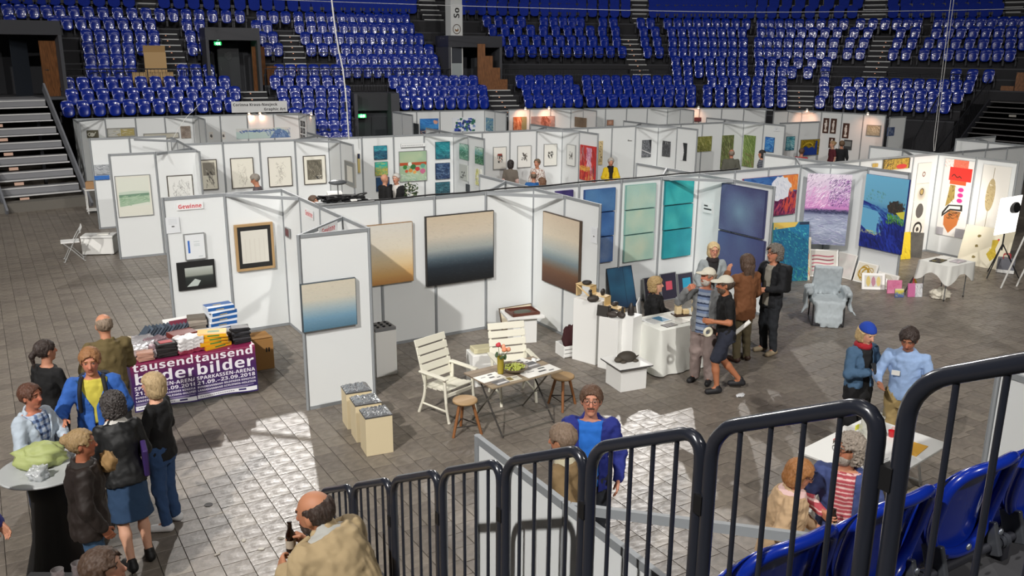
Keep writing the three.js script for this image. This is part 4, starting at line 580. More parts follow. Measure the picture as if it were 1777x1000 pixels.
  collage: (c, w, h) => { base(c, w, h, '#e9e6e2'); c.fillStyle = '#e8745a'; c.fillRect(w * 0.3, 0, w * 0.5, h * 0.12); grain(c, w * 0.8, h * 0.1, 80, ['#f0a890', '#d85a44'], 0.5, 10, 3); c.fillStyle = '#e03026'; c.fillRect(w * 0.2, h * 0.1, w * 0.75, h * 0.17); c.strokeStyle = '#2a1512'; c.lineWidth = 4; c.beginPath(); c.moveTo(w * 0.3, h * 0.22); c.bezierCurveTo(w * 0.4, h * 0.14, w * 0.42, h * 0.27, w * 0.55, h * 0.21); c.lineTo(w * 0.62, h * 0.23); c.stroke(); c.fillStyle = '#d85a30'; c.fillRect(w * 0.25, h * 0.27, w * 0.55, h * 0.05); poly(c, [[w * 0.28, h * 0.33], [w * 0.45, h * 0.33], [w * 0.48, h * 0.5], [w * 0.32, h * 0.58], [w * 0.2, h * 0.62]], '#a98f4a'); dabs(c, w * 0.24, h * 0.33, w * 0.46, h * 0.55, 26, ['#5a4a26', '#c9ae62'], 12, 4, 1.3); for (const y of [0.38, 0.45, 0.52]) blob(c, w * 0.66, h * y, w * 0.095, h * 0.028, '#e0328c', 0.02); poly(c, [[w * 0.3, h * 0.59], [w * 0.78, h * 0.57], [w * 0.8, h * 0.65], [w * 0.4, h * 0.66], [w * 0.12, h * 0.76], [w * 0.12, h * 0.7]], '#26231f'); poly(c, [[w * 0.34, h * 0.605], [w * 0.72, h * 0.59], [w * 0.73, h * 0.63], [w * 0.38, h * 0.64], [w * 0.16, h * 0.72]], '#e6e3df'); poly(c, [[w * 0.2, h * 0.74], [w * 0.4, h * 0.66], [w * 0.76, h * 0.66], [w * 0.68, h * 0.84], [w * 0.42, h * 0.96], [w * 0.22, h * 0.86]], '#c8753a'); dabs(c, w * 0.25, h * 0.66, w * 0.7, h * 0.76, 40, ['#4a3a24', '#8a7a4a', '#2f281c'], 16, 5, 0.3); c.fillStyle = '#a9a6ac'; c.fillRect(0, h * 0.9, w * 0.25, h * 0.1); c.fillRect(w * 0.66, h * 0.88, w * 0.34, h * 0.12); },
  feather: (c, w, h) => { base(c, w, h, '#e6e3dc'); c.strokeStyle = '#8a7d62'; c.lineWidth = 2.5; c.beginPath(); c.moveTo(w * 0.42, h * 0.04); c.lineTo(w * 0.36, h * 0.98); c.stroke(); c.save(); c.beginPath(); c.ellipse(w * 0.39, h * 0.47, w * 0.16, h * 0.26, 0.03, 0, 7); c.clip(); base(c, w, h, '#b5a37a'); dabs(c, 0, 0, w, h, 300, ['#8a7648', '#d9cfae', '#6a5a36', '#efe9d6'], 10, 3, 0.6); c.restore(); },
  greenLand: (c, w, h) => { base(c, w, h, '#dcdcd0'); c.save(); c.beginPath(); c.rect(w * 0.06, h * 0.05, w * 0.88, h * 0.7); c.clip(); base(c, w, h, '#d8dcd0'); poly(c, [[0, h * 0.4], [w * 0.5, h * 0.37], [w, h * 0.4], [w, h * 0.46], [0, h * 0.48]], '#c2cfc0'); poly(c, [[0, h * 0.46], [w, h * 0.44], [w, h * 0.52], [0, h * 0.55]], '#71917a'); poly(c, [[0, h * 0.53], [w, h * 0.5], [w, h * 0.66], [0, h * 0.76]], '#a0b99f'); dabs(c, 0, h * 0.5, w, h * 0.7, 50, ['#93b092', '#b2c6ae', '#86a688'], 30, 6, 0); c.restore(); },
  figures: sketch('#dfe0dc', '#4a4a4a', 70, 0.36), sketchA: sketch('#e4e1d4', '#8a857a', 50, 0.2), sketchB: sketch('#e4e1d5', '#7d786e', 60, 0.2),
  nudeGrey: (c, w, h) => { base(c, w, h, '#dcd8c8'); c.fillStyle = '#8d887c'; c.fillRect(w * 0.1, h * 0.08, w * 0.78, h * 0.44); dabs(c, w * 0.25, h * 0.3, w * 0.75, h * 0.85, 34, ['#d9d5c8', '#4a463f', '#b9b4a6', '#2a2825'], 26, 6, 1.3); },
  etching: (c, w, h) => { base(c, w, h, '#e2dfd2'); c.fillStyle = '#6a6558'; c.fillRect(w * 0.14, h * 0.13, w * 0.7, h * 0.72); dabs(c, w * 0.15, h * 0.14, w * 0.78, h * 0.78, 150, ['#2f2c26', '#a9a492', '#4b473d', '#8a8576'], 18, 2.4, 1.2); dabs(c, w * 0.5, h * 0.7, w * 0.8, h * 0.82, 30, ['#d9d5c6', '#222'], 10, 4, 0.3); },
  greyFrame: (c, w, h) => { base(c, w, h, '#7f8280'); c.fillStyle = '#d8d6cc'; c.fillRect(w * 0.2, h * 0.15, w * 0.6, h * 0.7); grain(c, w, h, 30, ['#777'], 0.3, 14, 2); }, goldStrip: (c, w, h) => { grad(c, w, h, [[0, '#1f2a44'], [0.25, '#1f2a44'], [0.26, '#d0bd7a'], [1, '#c2ae72']]); },
  seaA: sea([[0, '#2a8fa0'], [0.35, '#3a9fac'], [0.4, '#1a4a66'], [1, '#122c44']], ['#1f6a86', '#1b3d5a', '#58b0b4']), seaB: sea([[0, '#22a0a0'], [0.4, '#3fb0a4'], [0.45, '#c9a850'], [1, '#d0ae4a']], ['#e3c766', '#3a9a6a', '#2fa59a', '#8fae4a']), seaC: sea([[0, '#1d4a72'], [1, '#122f55']], ['#1d5a86', '#0f2444']), seaD: sea([[0, '#15707f'], [0.5, '#1c7f8a'], [1, '#123a55']], ['#2a98a0', '#0f4a5e', '#5ab5b0']), seaE: sea([[0, '#1b3a62'], [1, '#14274a']], ['#2a4a78', '#0e1c38', '#9fb4c8']), seaF: sea([[0, '#2a5f70'], [1, '#16343f']], ['#6aa0a8', '#1a4653', '#0f2a33']),
  stillLife: (c, w, h) => { base(c, w, h, '#9cb596'); cloudy(c, w, h, ['#b9c9a6', '#7fa58a', '#c9cda8'], 20, 60); c.fillStyle = '#b2512f'; c.fillRect(0, h * 0.37, w, h * 0.1); for (const [x, y, r, k] of [[0.2, 0.52, 14, '#3a7a3a'], [0.38, 0.42, 13, '#d9e6d8'], [0.5, 0.52, 18, '#2f6a3a'], [0.4, 0.64, 14, '#d08a40'], [0.66, 0.6, 15, '#c23a3a'], [0.85, 0.68, 18, '#c2678a'], [0.86, 0.5, 15, '#5aa08a'], [0.55, 0.7, 11, '#e0a050'], [0.25, 0.66, 10, '#c9502f']]) blob(c, w * x, h * y, r, r * 0.9, k, 0.15); dabs(c, 0, h * 0.75, w, h, 70, ['#a8c0a8', '#8fb09a', '#c2cfbd'], 26, 8, 0.4); },
  greenA: sea([[0, '#c9ddd2'], [0.4, '#6aa894'], [0.6, '#2a5f4a'], [1, '#7fa890']], ['#dfe9e2', '#2f6a50', '#4f9a80']), greyFlower: (c, w, h) => { base(c, w, h, '#b9bdb8'); for (let i = 0; i < 12; i++) blob(c, w * rr(0.2, 0.8), h * rr(0.45, 0.85), rr(3, 8), rr(3, 7), ['#2a2f30', '#4a4f4c', '#7a7f78'][i % 3], 0.2); }, tinyDark: plain('#3a3f44', ['#22262a', '#5a6066']), greenB: sea([[0, '#d0dcd8'], [0.4, '#5a9a9a'], [0.55, '#1f5a4a'], [1, '#2f6a3f']], ['#1d4a40', '#7fae6a', '#e6ece8']), yellowStrip: (c, w, h) => { base(c, w, h, '#dfe0d6'); dabs(c, w * 0.1, 0, w * 0.7, h, 60, ['#cfd04a', '#b9b83a', '#e6e6c0', '#555'], 24, 6, 1.5); },
  figA: inkFig('#e6e4dc', true), figB: inkFig('#e8e8e2'), figC: inkFig('#e6e6de'), figD: inkFig('#dfe0dc'),
  redPaint: (c, w, h) => { base(c, w, h, '#c22a26'); dabs(c, 0, 0, w, h, 70, ['#a81f22', '#d84030', '#8f1a22'], 50, 12, 1.5); poly(c, [[w * 0.42, h * 0.06], [w * 0.75, h * 0.06], [w * 0.7, h * 0.5], [w * 0.8, h * 0.66], [w * 0.45, h * 0.7], [w * 0.5, h * 0.4]], '#c98aa6'); dabs(c, w * 0.4, h * 0.05, w * 0.75, h * 0.65, 40, ['#dcb0c4', '#a85a7e', '#e6d0d8'], 30, 8, 1.5); dabs(c, w * 0.05, h * 0.02, w * 0.35, h * 0.3, 12, ['#e0dcd8', '#8a8a90'], 60, 5, 1.6); dabs(c, 0, h * 0.6, w * 0.6, h * 0.72, 40, ['#d89a3a', '#c8862a', '#e0b04a'], 26, 10, 0.2); dabs(c, w * 0.05, h * 0.7, w * 0.95, h * 0.98, 34, ['#e6c96a', '#e8e0d0', '#d85a3a', '#b01f26'], 44, 6, 1.55); dabs(c, w * 0.8, h * 0.5, w * 0.95, h * 0.8, 14, ['#2a3040', '#5a6a70'], 24, 5, 1.5); },
  goldPrint: (c, w, h) => { base(c, w, h, '#cdb88a'); for (let i = 0; i < 26; i++) blob(c, w * rr(0.2, 0.8), h * rr(0.05, 0.95), rr(2, 5), rr(2, 6), '#3a3428', 0.3); },
  bwA: (c, w, h) => { base(c, w, h, '#6d7075'); dabs(c, 0, 0, w, h, 120, ['#33363a', '#9a9da2', '#55585d'], 12, 4, 1); c.strokeStyle = '#dcdcdc'; c.lineWidth = 4; c.beginPath(); c.moveTo(0, h * 0.55); c.quadraticCurveTo(w * 0.5, h * 0.7, w, h * 0.8); c.stroke(); poly(c, [[w * 0.7, 0], [w, 0], [w, h * 0.7]], '#2a2c30'); }, bwB: (c, w, h) => { base(c, w, h, '#4b4d50'); dabs(c, 0, 0, w, h, 200, ['#26282a', '#7d8084', '#333'], 8, 3, 1); dabs(c, 0, 0, w, h * 0.15, 20, ['#ddd', '#111'], 8, 3, 1); }, bwC: (c, w, h) => { base(c, w, h, '#e0e1e2'); poly(c, [[w * 0.3, 0], [w, 0], [w, h], [w * 0.4, h], [w * 0.55, h * 0.5]], '#232427'); dabs(c, w * 0.4, 0, w, h, 30, ['#3a3b3f', '#151517'], 12, 4, 1.4); },
  olive: reed(hexes('7a7a3a a8a25a 4a4f22 c9c48a 5f6a2a')), reedA: reed(hexes('5f6b3a 8a9a55 3a4426 6a5a3a b5b88a 4a3f2c')), reedB: reed(hexes('6d8540 98ae5c 45602a b9c48a 56703a'), hexes('8a5a4a a4806a 6a4a3a')),
  blueSea: sea([[0, '#1a55b0'], [0.5, '#2a7fd0'], [1, '#123f8a']], ['#5ab0e0', '#0f3a86', '#a8d8f0']), tealSea: sea([[0, '#2a7f92'], [0.5, '#58a8b4'], [1, '#1c5a70']], ['#a8d4d8', '#1f6478', '#dff0f0']),
  goldBlue: (c, w, h) => { base(c, w, h, '#9a8222'); dabs(c, 0, 0, w, h, 80, ['#7a661a', '#b89a2e', '#5a4a14'], 30, 9, 0.4); poly(c, [[0, h], [w * 0.08, h * 0.55], [w * 0.3, h * 0.42], [w * 0.45, h * 0.55], [w * 0.62, h * 0.45], [w * 0.75, h * 0.6], [w * 0.8, h * 0.1], [w * 0.88, h * 0.1], [w * 0.9, h]], '#27418f'); c.strokeStyle = '#c9ae3a'; c.lineWidth = 7; c.beginPath(); c.moveTo(w * 0.15, h * 0.4); c.quadraticCurveTo(w * 0.4, 0, w * 0.65, h * 0.35); c.stroke(); },
  greyRelief: (c, w, h) => { base(c, w, h, '#a4a8ac'); dabs(c, 0, 0, w, h, 60, ['#7f8488', '#d0d3d6', '#5f6468'], 20, 3, 0.2); }, blueStrip: plain('#2a63b4', ['#3a7ac8', '#1f4f98']),
  teapot: (c, w, h) => { base(c, w, h, '#5a5642'); blob(c, w * 0.45, h * 0.6, w * 0.2, h * 0.26, '#e0dfd2', 0.05); c.strokeStyle = '#e0dfd2'; c.lineWidth = 4; c.beginPath(); c.moveTo(w * 0.6, h * 0.6); c.lineTo(w * 0.75, h * 0.3); c.stroke(); c.beginPath(); c.arc(w * 0.24, h * 0.55, 8, 0, 7); c.stroke(); }, diptych: (c, w, h) => { base(c, w, h, '#b5b5ae'); c.fillStyle = '#a89a60'; c.fillRect(w * 0.48, 0, w * 0.52, h); dabs(c, 0, 0, w, h, 40, ['#c9c6b4', '#8f8f86', '#94854a'], 20, 5, 0.1); }, lowPale: plain('#c9c8bf', ['#d9d8d0', '#b5b3a8', '#a89f86']), greyBrown: plain('#97897c', ['#6f6258', '#b5aaa0', '#5a4a40']),
  mountains: (c, w, h) => { base(c, w, h, '#d3d4d0'); poly(c, [[0, h], [0, h * 0.3], [w * 0.12, h * 0.42], [w * 0.35, h * 0.1], [w * 0.5, h * 0.3], [w * 0.78, 0], [w * 0.95, h * 0.35], [w, h]], '#b9cfcb'); dabs(c, 0, h * 0.2, w * 0.7, h * 0.34, 50, ['#2f4f96', '#4a6ab0'], 18, 5, 0.2); poly(c, [[w * 0.6, h], [w * 0.72, h * 0.3], [w * 0.8, h * 0.12], [w * 0.92, h * 0.4], [w, h]], '#5f7fae'); dabs(c, w * 0.55, h * 0.1, w, h, 90, ['#33508a', '#8fa9cc', '#d0d9e2', '#4a6a9a'], 16, 4, 1); },
  inkA: inkFig('#dedbd4'), inkB: inkFig('#e0ddd6'), gridPics: (c, w, h) => { base(c, w, h, '#dedede'); c.fillStyle = '#1f1f22'; for (const x of [0.06, 0.54]) c.fillRect(w * x, h * 0.06, w * 0.4, h * 0.88); c.fillStyle = '#9a9a9a'; c.fillRect(w * 0.1, h * 0.2, w * 0.12, h * 0.5); c.fillRect(w * 0.62, h * 0.3, w * 0.14, h * 0.4); },
  darkTree: sketch('#3a3f42', '#8a9090', 50), balloon: (c, w, h) => { grad(c, w, h, [[0, '#2f78c4'], [0.6, '#3f8fd0'], [0.75, '#2a4a80'], [1, '#3a3a50']]); blob(c, w * 0.84, h * 0.22, w * 0.12, h * 0.17, '#d9a088', 0.1); dabs(c, 0, h * 0.75, w * 0.5, h, 40, ['#1f2f5a', '#c07850', '#e0d8d0', '#5a4a40'], 12, 5, 0.4); dabs(c, 0, 0, w, h * 0.7, 30, ['#4a98d8', '#2a6ab8'], 24, 8, 0.2); },
  blueFlower: (c, w, h) => { base(c, w, h, '#dfe3e8'); for (let i = 0; i < 60; i++) blob(c, w * rr(0.15, 0.98), h * rr(0.1, 0.95), rr(4, 14), rr(3, 10), ['#2a3f9a', '#3f5fb8', '#1d2c70', '#e6eaf0', '#8fa5d0', '#2f6a50'][(rnd() * 6) | 0], 0.3); poly(c, [[0, 0], [w * 0.35, 0], [0, h * 0.55]], '#dfe3e8'); }, blueSide: sea([[0, '#5f9ac0'], [1, '#2a5f8a']], ['#a8ccdc', '#3a6a90', '#c9d4a0']),
  orangePic: (c, w, h) => { base(c, w, h, '#b5673f'); c.fillStyle = '#8a8560'; c.fillRect(w * 0.6, 0, w * 0.4, h); dabs(c, 0, 0, w * 0.6, h, 50, ['#c98058', '#9a4a2c', '#d8a080'], 24, 8, 1.4); }, portrait: (c, w, h) => { base(c, w, h, '#a88a84'); dabs(c, 0, 0, w, h, 50, ['#b8958c', '#96786f'], 30, 9, 0.2); blob(c, w * 0.6, h * 0.5, w * 0.2, h * 0.5, '#8f5a4a', 0.2); dabs(c, w * 0.45, 0, w * 0.8, h, 50, ['#5a3028', '#c98a78', '#7a4438'], 18, 6, 1.2); }, brownSq: plain('#6f5c48', ['#5a4a38', '#86725c']), redSmall: (c, w, h) => { base(c, w, h, '#b08068'); blob(c, w * 0.5, h * 0.5, w * 0.25, h * 0.3, '#c9a08a', 0.1); }, redDark: plain('#4a1c26', ['#6a2a34', '#33121a']),
  mapPic: (c, w, h) => { base(c, w, h, '#9d9a84'); dabs(c, 0, 0, w, h, 60, ['#c9c6b0', '#74715c', '#dedbc8'], 26, 3, 0.6); }, screenPic: (c, w, h) => { base(c, w, h, '#3a3d3f'); c.fillStyle = '#7a7f7f'; c.fillRect(w * 0.1, h * 0.15, w * 0.8, h * 0.5); }, blueGrey: (c, w, h) => { base(c, w, h, '#4a5a80'); dabs(c, 0, 0, w, h, 40, ['#8a98b0', '#33405f', '#b5bccb'], 14, 4, 1.2); },
};
for (let i = 0; i < 4; i++) PAINT['statue' + i] = (c, w, h) => { base(c, w, h, '#46281c'); blob(c, w * 0.52, h * 0.2, w * 0.14, h * 0.08, '#e0d8d0', 0.1); blob(c, w * 0.5, h * 0.45, w * 0.22, h * 0.2, '#dcd4cc', 0.25); poly(c, [[w * 0.35, h * 0.6], [w * 0.65, h * 0.6], [w * 0.6, h * 0.75], [w * 0.4, h * 0.75]], '#d0c8c0'); c.fillStyle = '#e2dad2'; c.fillRect(w * 0.28, h * 0.76, w * 0.45, h * 0.14); };
function cloudyAt(c, x, y, R, col) { const g = c.createRadialGradient(x, y, 0, x, y, R); g.addColorStop(0, col); g.addColorStop(1, col + '00'); c.globalAlpha = 0.7; c.fillStyle = g; c.fillRect(x - R, y - R, 2 * R, 2 * R); c.globalAlpha = 1; }
const FRAMES = { 1: [mat(0x9a9c9c, 0.4, { metalness: 0.5 }), 0.016], 2: [mat(0xa98a60, 0.55), 0.045], 3: [mat(0x4a443c, 0.5), 0.022], 4: [mat(0x8d8c86, 0.5), 0.035] };
const frameBars = (w, h, t, d) => [rbx(w + 2 * t, t, d, 0.004, 0, h + t / 2, 0, 0, 0, 0, 1), rbx(w + 2 * t, t, d, 0.004, 0, -t / 2, 0, 0, 0, 0, 1), rbx(t, h, d, 0.004, -w / 2 - t / 2, h / 2, 0, 0, 0, 0, 1), rbx(t, h, d, 0.004, w / 2 + t / 2, h / 2, 0, 0, 0, 0, 1)];
const cellCache = new Map();
function picCell(key, w, h, dist) { const k = key; if (!cellCache.has(k)) { const px = Math.max(48, Math.min(360, Math.round(w * 5200 / dist))), py = Math.max(32, Math.min(480, Math.round(px * h / w))); cellCache.set(k, cell(px, py, PAINT[key])); } return cellCache.get(k); }
function picture(name, label, cat, key, x, y, z, deg, w, h, d, fr, tilt = 0) {
  const o = thing(name, label, cat, [x, y, z], rad(deg)); o.rotation.order = 'YXZ'; o.rotation.x = tilt;
  const c = picCell(key, w, h, Math.hypot(x, z)); const f = FRAMES[fr];
  if (f) { const t = Math.min(f[1], w * 0.12); part('sheet', printBox(w - 2 * t, h - 2 * t, d * 0.6, c), cellMat(c, 0.45), o).position.y = t; frameBars(w - 2 * t, h - 2 * t, t, d).forEach((g) => { const b = part('frame_bar', g, f[0], o); b.position.y = t; }); }
  else part(d < 0.02 ? 'sheet' : 'canvas', printBox(w, h, d, c), cellMat(c, 0.55), o);
  return o;
}
for (const a of ARTS) picture(...a);
{ // prize sign under the brace of the end panel
  const [x0, z0] = grid(-B1, 2 * B1), [x1, z1] = grid(0, B1), c = cell(300, 64, PAINT.gewinne), w = 0.6, t = 0.6, q = [Math.sin(ANG + Math.PI / 4) * 0.03, Math.cos(ANG + Math.PI / 4) * 0.03];
  const o = thing('lettered_sign', 'white sign with red lettering hung under the brace of the end panel', 'sign', [x0 + (x1 - x0) * t + q[0], 2.34, z0 + (z1 - z0) * t + q[1]], ANG + Math.PI / 4); part('board', printBox(w, 0.14, 0.006, c), cellMat(c), o); 
}
// ---------- furniture and small things ----------
const lean = (name, label, cat, key, x, z, deg, w, h, d, fr, tilt = -0.18) => picture(name, label, cat, key, x, 0.012, z, deg, w, h, d, fr, tilt);
Object.assign(PAINT, {
  nightBlue: (c, w, h) => { grad(c, w, h, [[0, '#1d3a58'], [0.5, '#2f6a8a'], [1, '#1c3350']]); cloudy(c, w, h, ['#3f86a0', '#16283f', '#2a5a88'], 14, w * 0.5); c.fillStyle = '#14202f'; c.fillRect(w * 0.62, 0, 2, h); edge(c, w, h, '#141b24', 5); },
  sqRed: (c, w, h) => { base(c, w, h, '#23202c'); c.fillStyle = '#b04a34'; c.fillRect(w * 0.25, h * 0.2, w * 0.5, h * 0.4); grain(c, w, h, 80, ['#111', '#444'], 0.3, 8, 2); }, sqPink: (c, w, h) => { base(c, w, h, '#262334'); c.fillStyle = '#c24a5a'; c.fillRect(w * 0.3, h * 0.3, w * 0.42, h * 0.34); grain(c, w, h, 80, ['#1a1824', '#d86a70'], 0.2, 8, 2); }, sqTurq: (c, w, h) => { base(c, w, h, '#2a2638'); c.fillStyle = '#2492b4'; c.fillRect(w * 0.3, h * 0.2, w * 0.55, h * 0.55); grain(c, w, h, 80, ['#3ab0cc', '#1a1824'], 0.25, 8, 2); },
  reefBlue: (c, w, h) => { base(c, w, h, '#1f6f98'); poly(c, [[0, 0], [w * 0.7, 0], [w * 0.6, h * 0.08], [0, h * 0.12]], '#d8b85a'); dabs(c, 0, h * 0.08, w, h, 420, ['#1b5a86', '#2f8fae', '#3fb0b4', '#15486e', '#5ac0b8', '#2a7fa0'], 14, 6, 0.8); dabs(c, 0, h * 0.75, w, h, 80, ['#3f9f8a', '#5ab89a'], 14, 6, 0.8); c.fillStyle = '#26324a'; c.fillRect(w * 0.72, 0, w * 0.28, h * 0.05); },
  rainbow: (c, w, h) => { base(c, w, h, '#e4ddc8'); dabs(c, w * 0.2, 0, w * 0.8, h, 40, ['#d8b84a', '#d06a3a', '#6aa0c0', '#c9c0a8'], 40, 7, 1.5); },
  stripePink: (c, w, h) => { base(c, w, h, '#cfcac2'); for (let i = 0; i < 5; i++) { c.strokeStyle = ['#a84a5a', '#8a3444', '#b86070', '#9a4050', '#c07a86'][i]; c.lineWidth = 7; c.beginPath(); c.moveTo(w * 0.18, h * (0.25 + i * 0.13)); c.bezierCurveTo(w * 0.4, h * (0.18 + i * 0.13), w * 0.6, h * (0.32 + i * 0.13), w * 0.84, h * (0.24 + i * 0.13)); c.stroke(); } edge(c, w, h, '#efeee9', 9); },
  paleFlower: (c, w, h) => { base(c, w, h, '#d2cfca'); cloudy(c, w, h, ['#efece8', '#b5b2b0', '#d9c2c4'], 12, w * 0.3); edge(c, w, h, '#e9e7e2', 6); }, swirl: (c, w, h) => { base(c, w, h, '#dcd6c6'); c.strokeStyle = '#b08a2a'; c.lineWidth = 4; for (let i = 0; i < 7; i++) { c.beginPath(); c.ellipse(w * rr(0.4, 0.6), h * rr(0.42, 0.58), w * rr(0.15, 0.32), h * rr(0.14, 0.3), rr(0, 3), 0, 7); c.stroke(); } edge(c, w, h, '#eceae4', 8); }, paleShell: (c, w, h) => { base(c, w, h, '#cfccc4'); c.strokeStyle = '#b5ab94'; c.lineWidth = 3; for (let i = 0; i < 4; i++) { c.beginPath(); c.ellipse(w * 0.5, h * 0.5, w * (0.1 + 0.07 * i), h * (0.1 + 0.08 * i), 0.3, 0, 7); c.stroke(); } edge(c, w, h, '#e4e2dc', 8); },
  threeLeaf: (c, w, h) => { base(c, w, h, '#c9c6bf'); for (const [x, k] of [[0.28, '#cbb56a'], [0.5, '#b07a8a'], [0.72, '#d0bd78']]) { blob(c, w * x, h * 0.5, w * 0.09, h * 0.3, k, 0.1); } edge(c, w, h, '#efeeea', 14); }, tripleDark: (c, w, h) => { base(c, w, h, '#d8d6d0'); for (const x of [0.3, 0.5, 0.7]) blob(c, w * x, h * 0.5, w * 0.07, h * 0.28, '#6a5a50', 0.15); edge(c, w, h, '#efeeea', 10); }, pinkPaint: plain('#cc6a90', ['#d886a4', '#b8567c', '#e0a0b8']), yellowBlue: (c, w, h) => { grad(c, w, h, [[0, '#d8d8c8'], [0.4, '#c9b83a'], [0.6, '#5a6a9a'], [1, '#4a5a8a']]); dabs(c, 0, h * 0.3, w, h * 0.8, 20, ['#d8c84a', '#6a7ab0'], 10, 4, 1); }, pinkGrey: (c, w, h) => { base(c, w, h, '#c9c9cc'); c.fillStyle = '#c46a98'; c.fillRect(0, 0, w * 0.5, h); dabs(c, w * 0.5, 0, w, h, 24, ['#efefef', '#8f9096', '#b9bac0'], 20, 5, 1.4); }, yellowLean: (c, w, h) => { base(c, w, h, '#d8bc1f'); dabs(c, 0, 0, w, h, 30, ['#e6cc3a', '#b89a14'], 22, 6, 1); }, greyLean: plain('#55524e', ['#6a6660', '#3f3c38']),
  creamSheet: (c, w, h) => { base(c, w, h, '#dfd8c2'); cloudy(c, w, h, ['#e9e3d0', '#d2c9ae'], 10, w * 0.4); for (const y of [0.25, 0.5, 0.78]) blob(c, w * 0.32, h * y, w * 0.035, h * 0.035, '#7a6a3a', 0.3); poly(c, [[w * 0.6, h * 0.3], [w * 0.74, h * 0.26], [w * 0.7, h * 0.5], [w * 0.76, h * 0.68], [w * 0.66, h * 0.82], [w * 0.55, h * 0.66], [w * 0.62, h * 0.5]], '#c0a52a'); dabs(c, w * 0.58, h * 0.3, w * 0.74, h * 0.75, 20, ['#a88c1c', '#d8c04a'], 10, 4, 1); blob(c, w * 0.72, h * 0.27, 5, 6, '#c04030', 0.2); },
  paleLean: (c, w, h) => { base(c, w, h, '#cfc4ac'); edge(c, w, h, '#5a4a38', 6); grain(c, w, h, 80, ['#e0d8c4', '#b0a388'], 0.3, 14, 4); },
});
lean('painting', 'dark blue painting leaning on the floor under the pale green triptych', 'painting', 'nightBlue', 2.2, -16.35, 31.3, 0.62, 0.82, 0.04, 0, -0.3);
lean('painting', 'dark square with an orange patch behind the seated woman', 'painting', 'sqRed', 2.83, -16.78, 31.3, 0.42, 0.52, 0.03, 1, -0.2);
lean('painting', 'dark square with a pink patch leaning under the turquoise triptych', 'painting', 'sqPink', 3.2, -17.0, 31.3, 0.42, 0.55, 0.03, 1, -0.2);
lean('painting', 'dark square with a turquoise patch leaning on the floor', 'painting', 'sqTurq', 3.58, -17.22, 31.3, 0.42, 0.5, 0.03, 1, -0.2);
lean('painting', 'tall blue and gold reef painting leaning behind the grey-haired man', 'painting', 'reefBlue', 6.1, -18.55, 12, 0.85, 1.3, 0.04, 0, -0.12);
lean('painting', 'narrow bright striped painting leaning beside the reef painting', 'painting', 'rainbow', 6.5, -18.66, 15, 0.16, 0.95, 0.03, 0, -0.1);
lean('painting', 'framed picture of dark pink stripes behind the draped chair', 'painting', 'stripePink', 6.95, -18.95, -5, 0.68, 0.62, 0.04, 0, -0.3);
lean('painting', 'pale flower picture leaning right of the draped chair', 'painting', 'paleFlower', 7.38, -18.9, -58.7, 0.48, 0.56, 0.03, 0, -0.25);
lean('painting', 'framed gold ring swirl leaning under the cove painting', 'painting', 'swirl', 7.66, -18.43, -58.7, 0.5, 0.46, 0.03, 0, -0.3);
lean('painting', 'pale shell picture leaning under the cove painting', 'painting', 'paleShell', 7.94, -17.98, -58.7, 0.5, 0.34, 0.03, 0, -0.4);
lean('painting', 'white framed picture of three leaf shapes on the floor', 'painting', 'threeLeaf', 7.68, -17.9, -5, 0.47, 0.35, 0.03, 0, -0.3);
lean('painting', 'small white framed picture with dark leaf shapes', 'painting', 'tripleDark', 8.1, -17.95, -8, 0.26, 0.22, 0.02, 0, -0.25);
lean('painting', 'plain pink canvas standing on the floor', 'painting', 'pinkPaint', 8.0, -17.6, 0, 0.3, 0.28, 0.03, 0, -0.15);
lean('painting', 'tiny yellow and blue canvas before the plain pink one', 'painting', 'yellowBlue', 7.98, -17.3, 4, 0.19, 0.18, 0.02, 0, -0.2);
lean('painting', 'pink and grey canvas standing alone on the floor', 'painting', 'pinkGrey', 8.32, -17.35, 2, 0.3, 0.28, 0.03, 0, -0.15);
lean('painting', 'yellow painting leaning behind the cove painting', 'painting', 'yellowLean', 9.55, -20.75, 20, 0.42, 0.66, 0.03, 0, -0.15);
lean('painting', 'grey board leaning beside the yellow painting', 'painting', 'greyLean', 9.92, -20.95, -20, 0.3, 0.62, 0.03, 0, -0.15);
lean('paper_sheet', 'large cream sheet with golden shapes leaning under the feather', 'picture', 'creamSheet', 11.05, -20.02, -50, 1.1, 0.95, 0.012, 0, -0.3);
lean('painting', 'pale canvas with a brown border leaning behind the tray pedestal', 'painting', 'paleLean', 0.12, -15.08, 31.3, 0.68, 0.4, 0.03, 0, -0.3);

function foldingChair(label, p, ry) {
  const o = thing('folding_chair', label, 'chair', p, ry), a = mat(0xc9cbcb, 0.35, { metalness: 0.6 });
  for (const s of [-0.2, 0.2]) { part('front_leg', pipe([[s, 0.78, -0.22], [s, 0.45, -0.02], [s, 0.02, 0.2], [s, 0.015, 0.24]], 0.011, 20, 6), a, o); part('rear_leg', pipe([[s, 0.45, 0.2], [s, 0.25, 0.0], [s, 0.02, -0.2], [s, 0.015, -0.24]], 0.011, 20, 6), a, o); }
  part('seat', rbx(0.4, 0.025, 0.4, 0.01, 0, 0.455, 0.05), M.white, o); part('backrest', rbx(0.4, 0.17, 0.02, 0.009, 0, 0.74, -0.2, -0.3), M.white, o); part('foot_bar', [rod([-0.2, 0.03, 0.19], [0.2, 0.03, 0.19], 0.009), rod([-0.2, 0.03, -0.19], [0.2, 0.03, -0.19], 0.009)], a, o);
}
foldingChair('white folding chair standing before the low white chest', [-10.35, 0.012, -20.05], rad(-62));
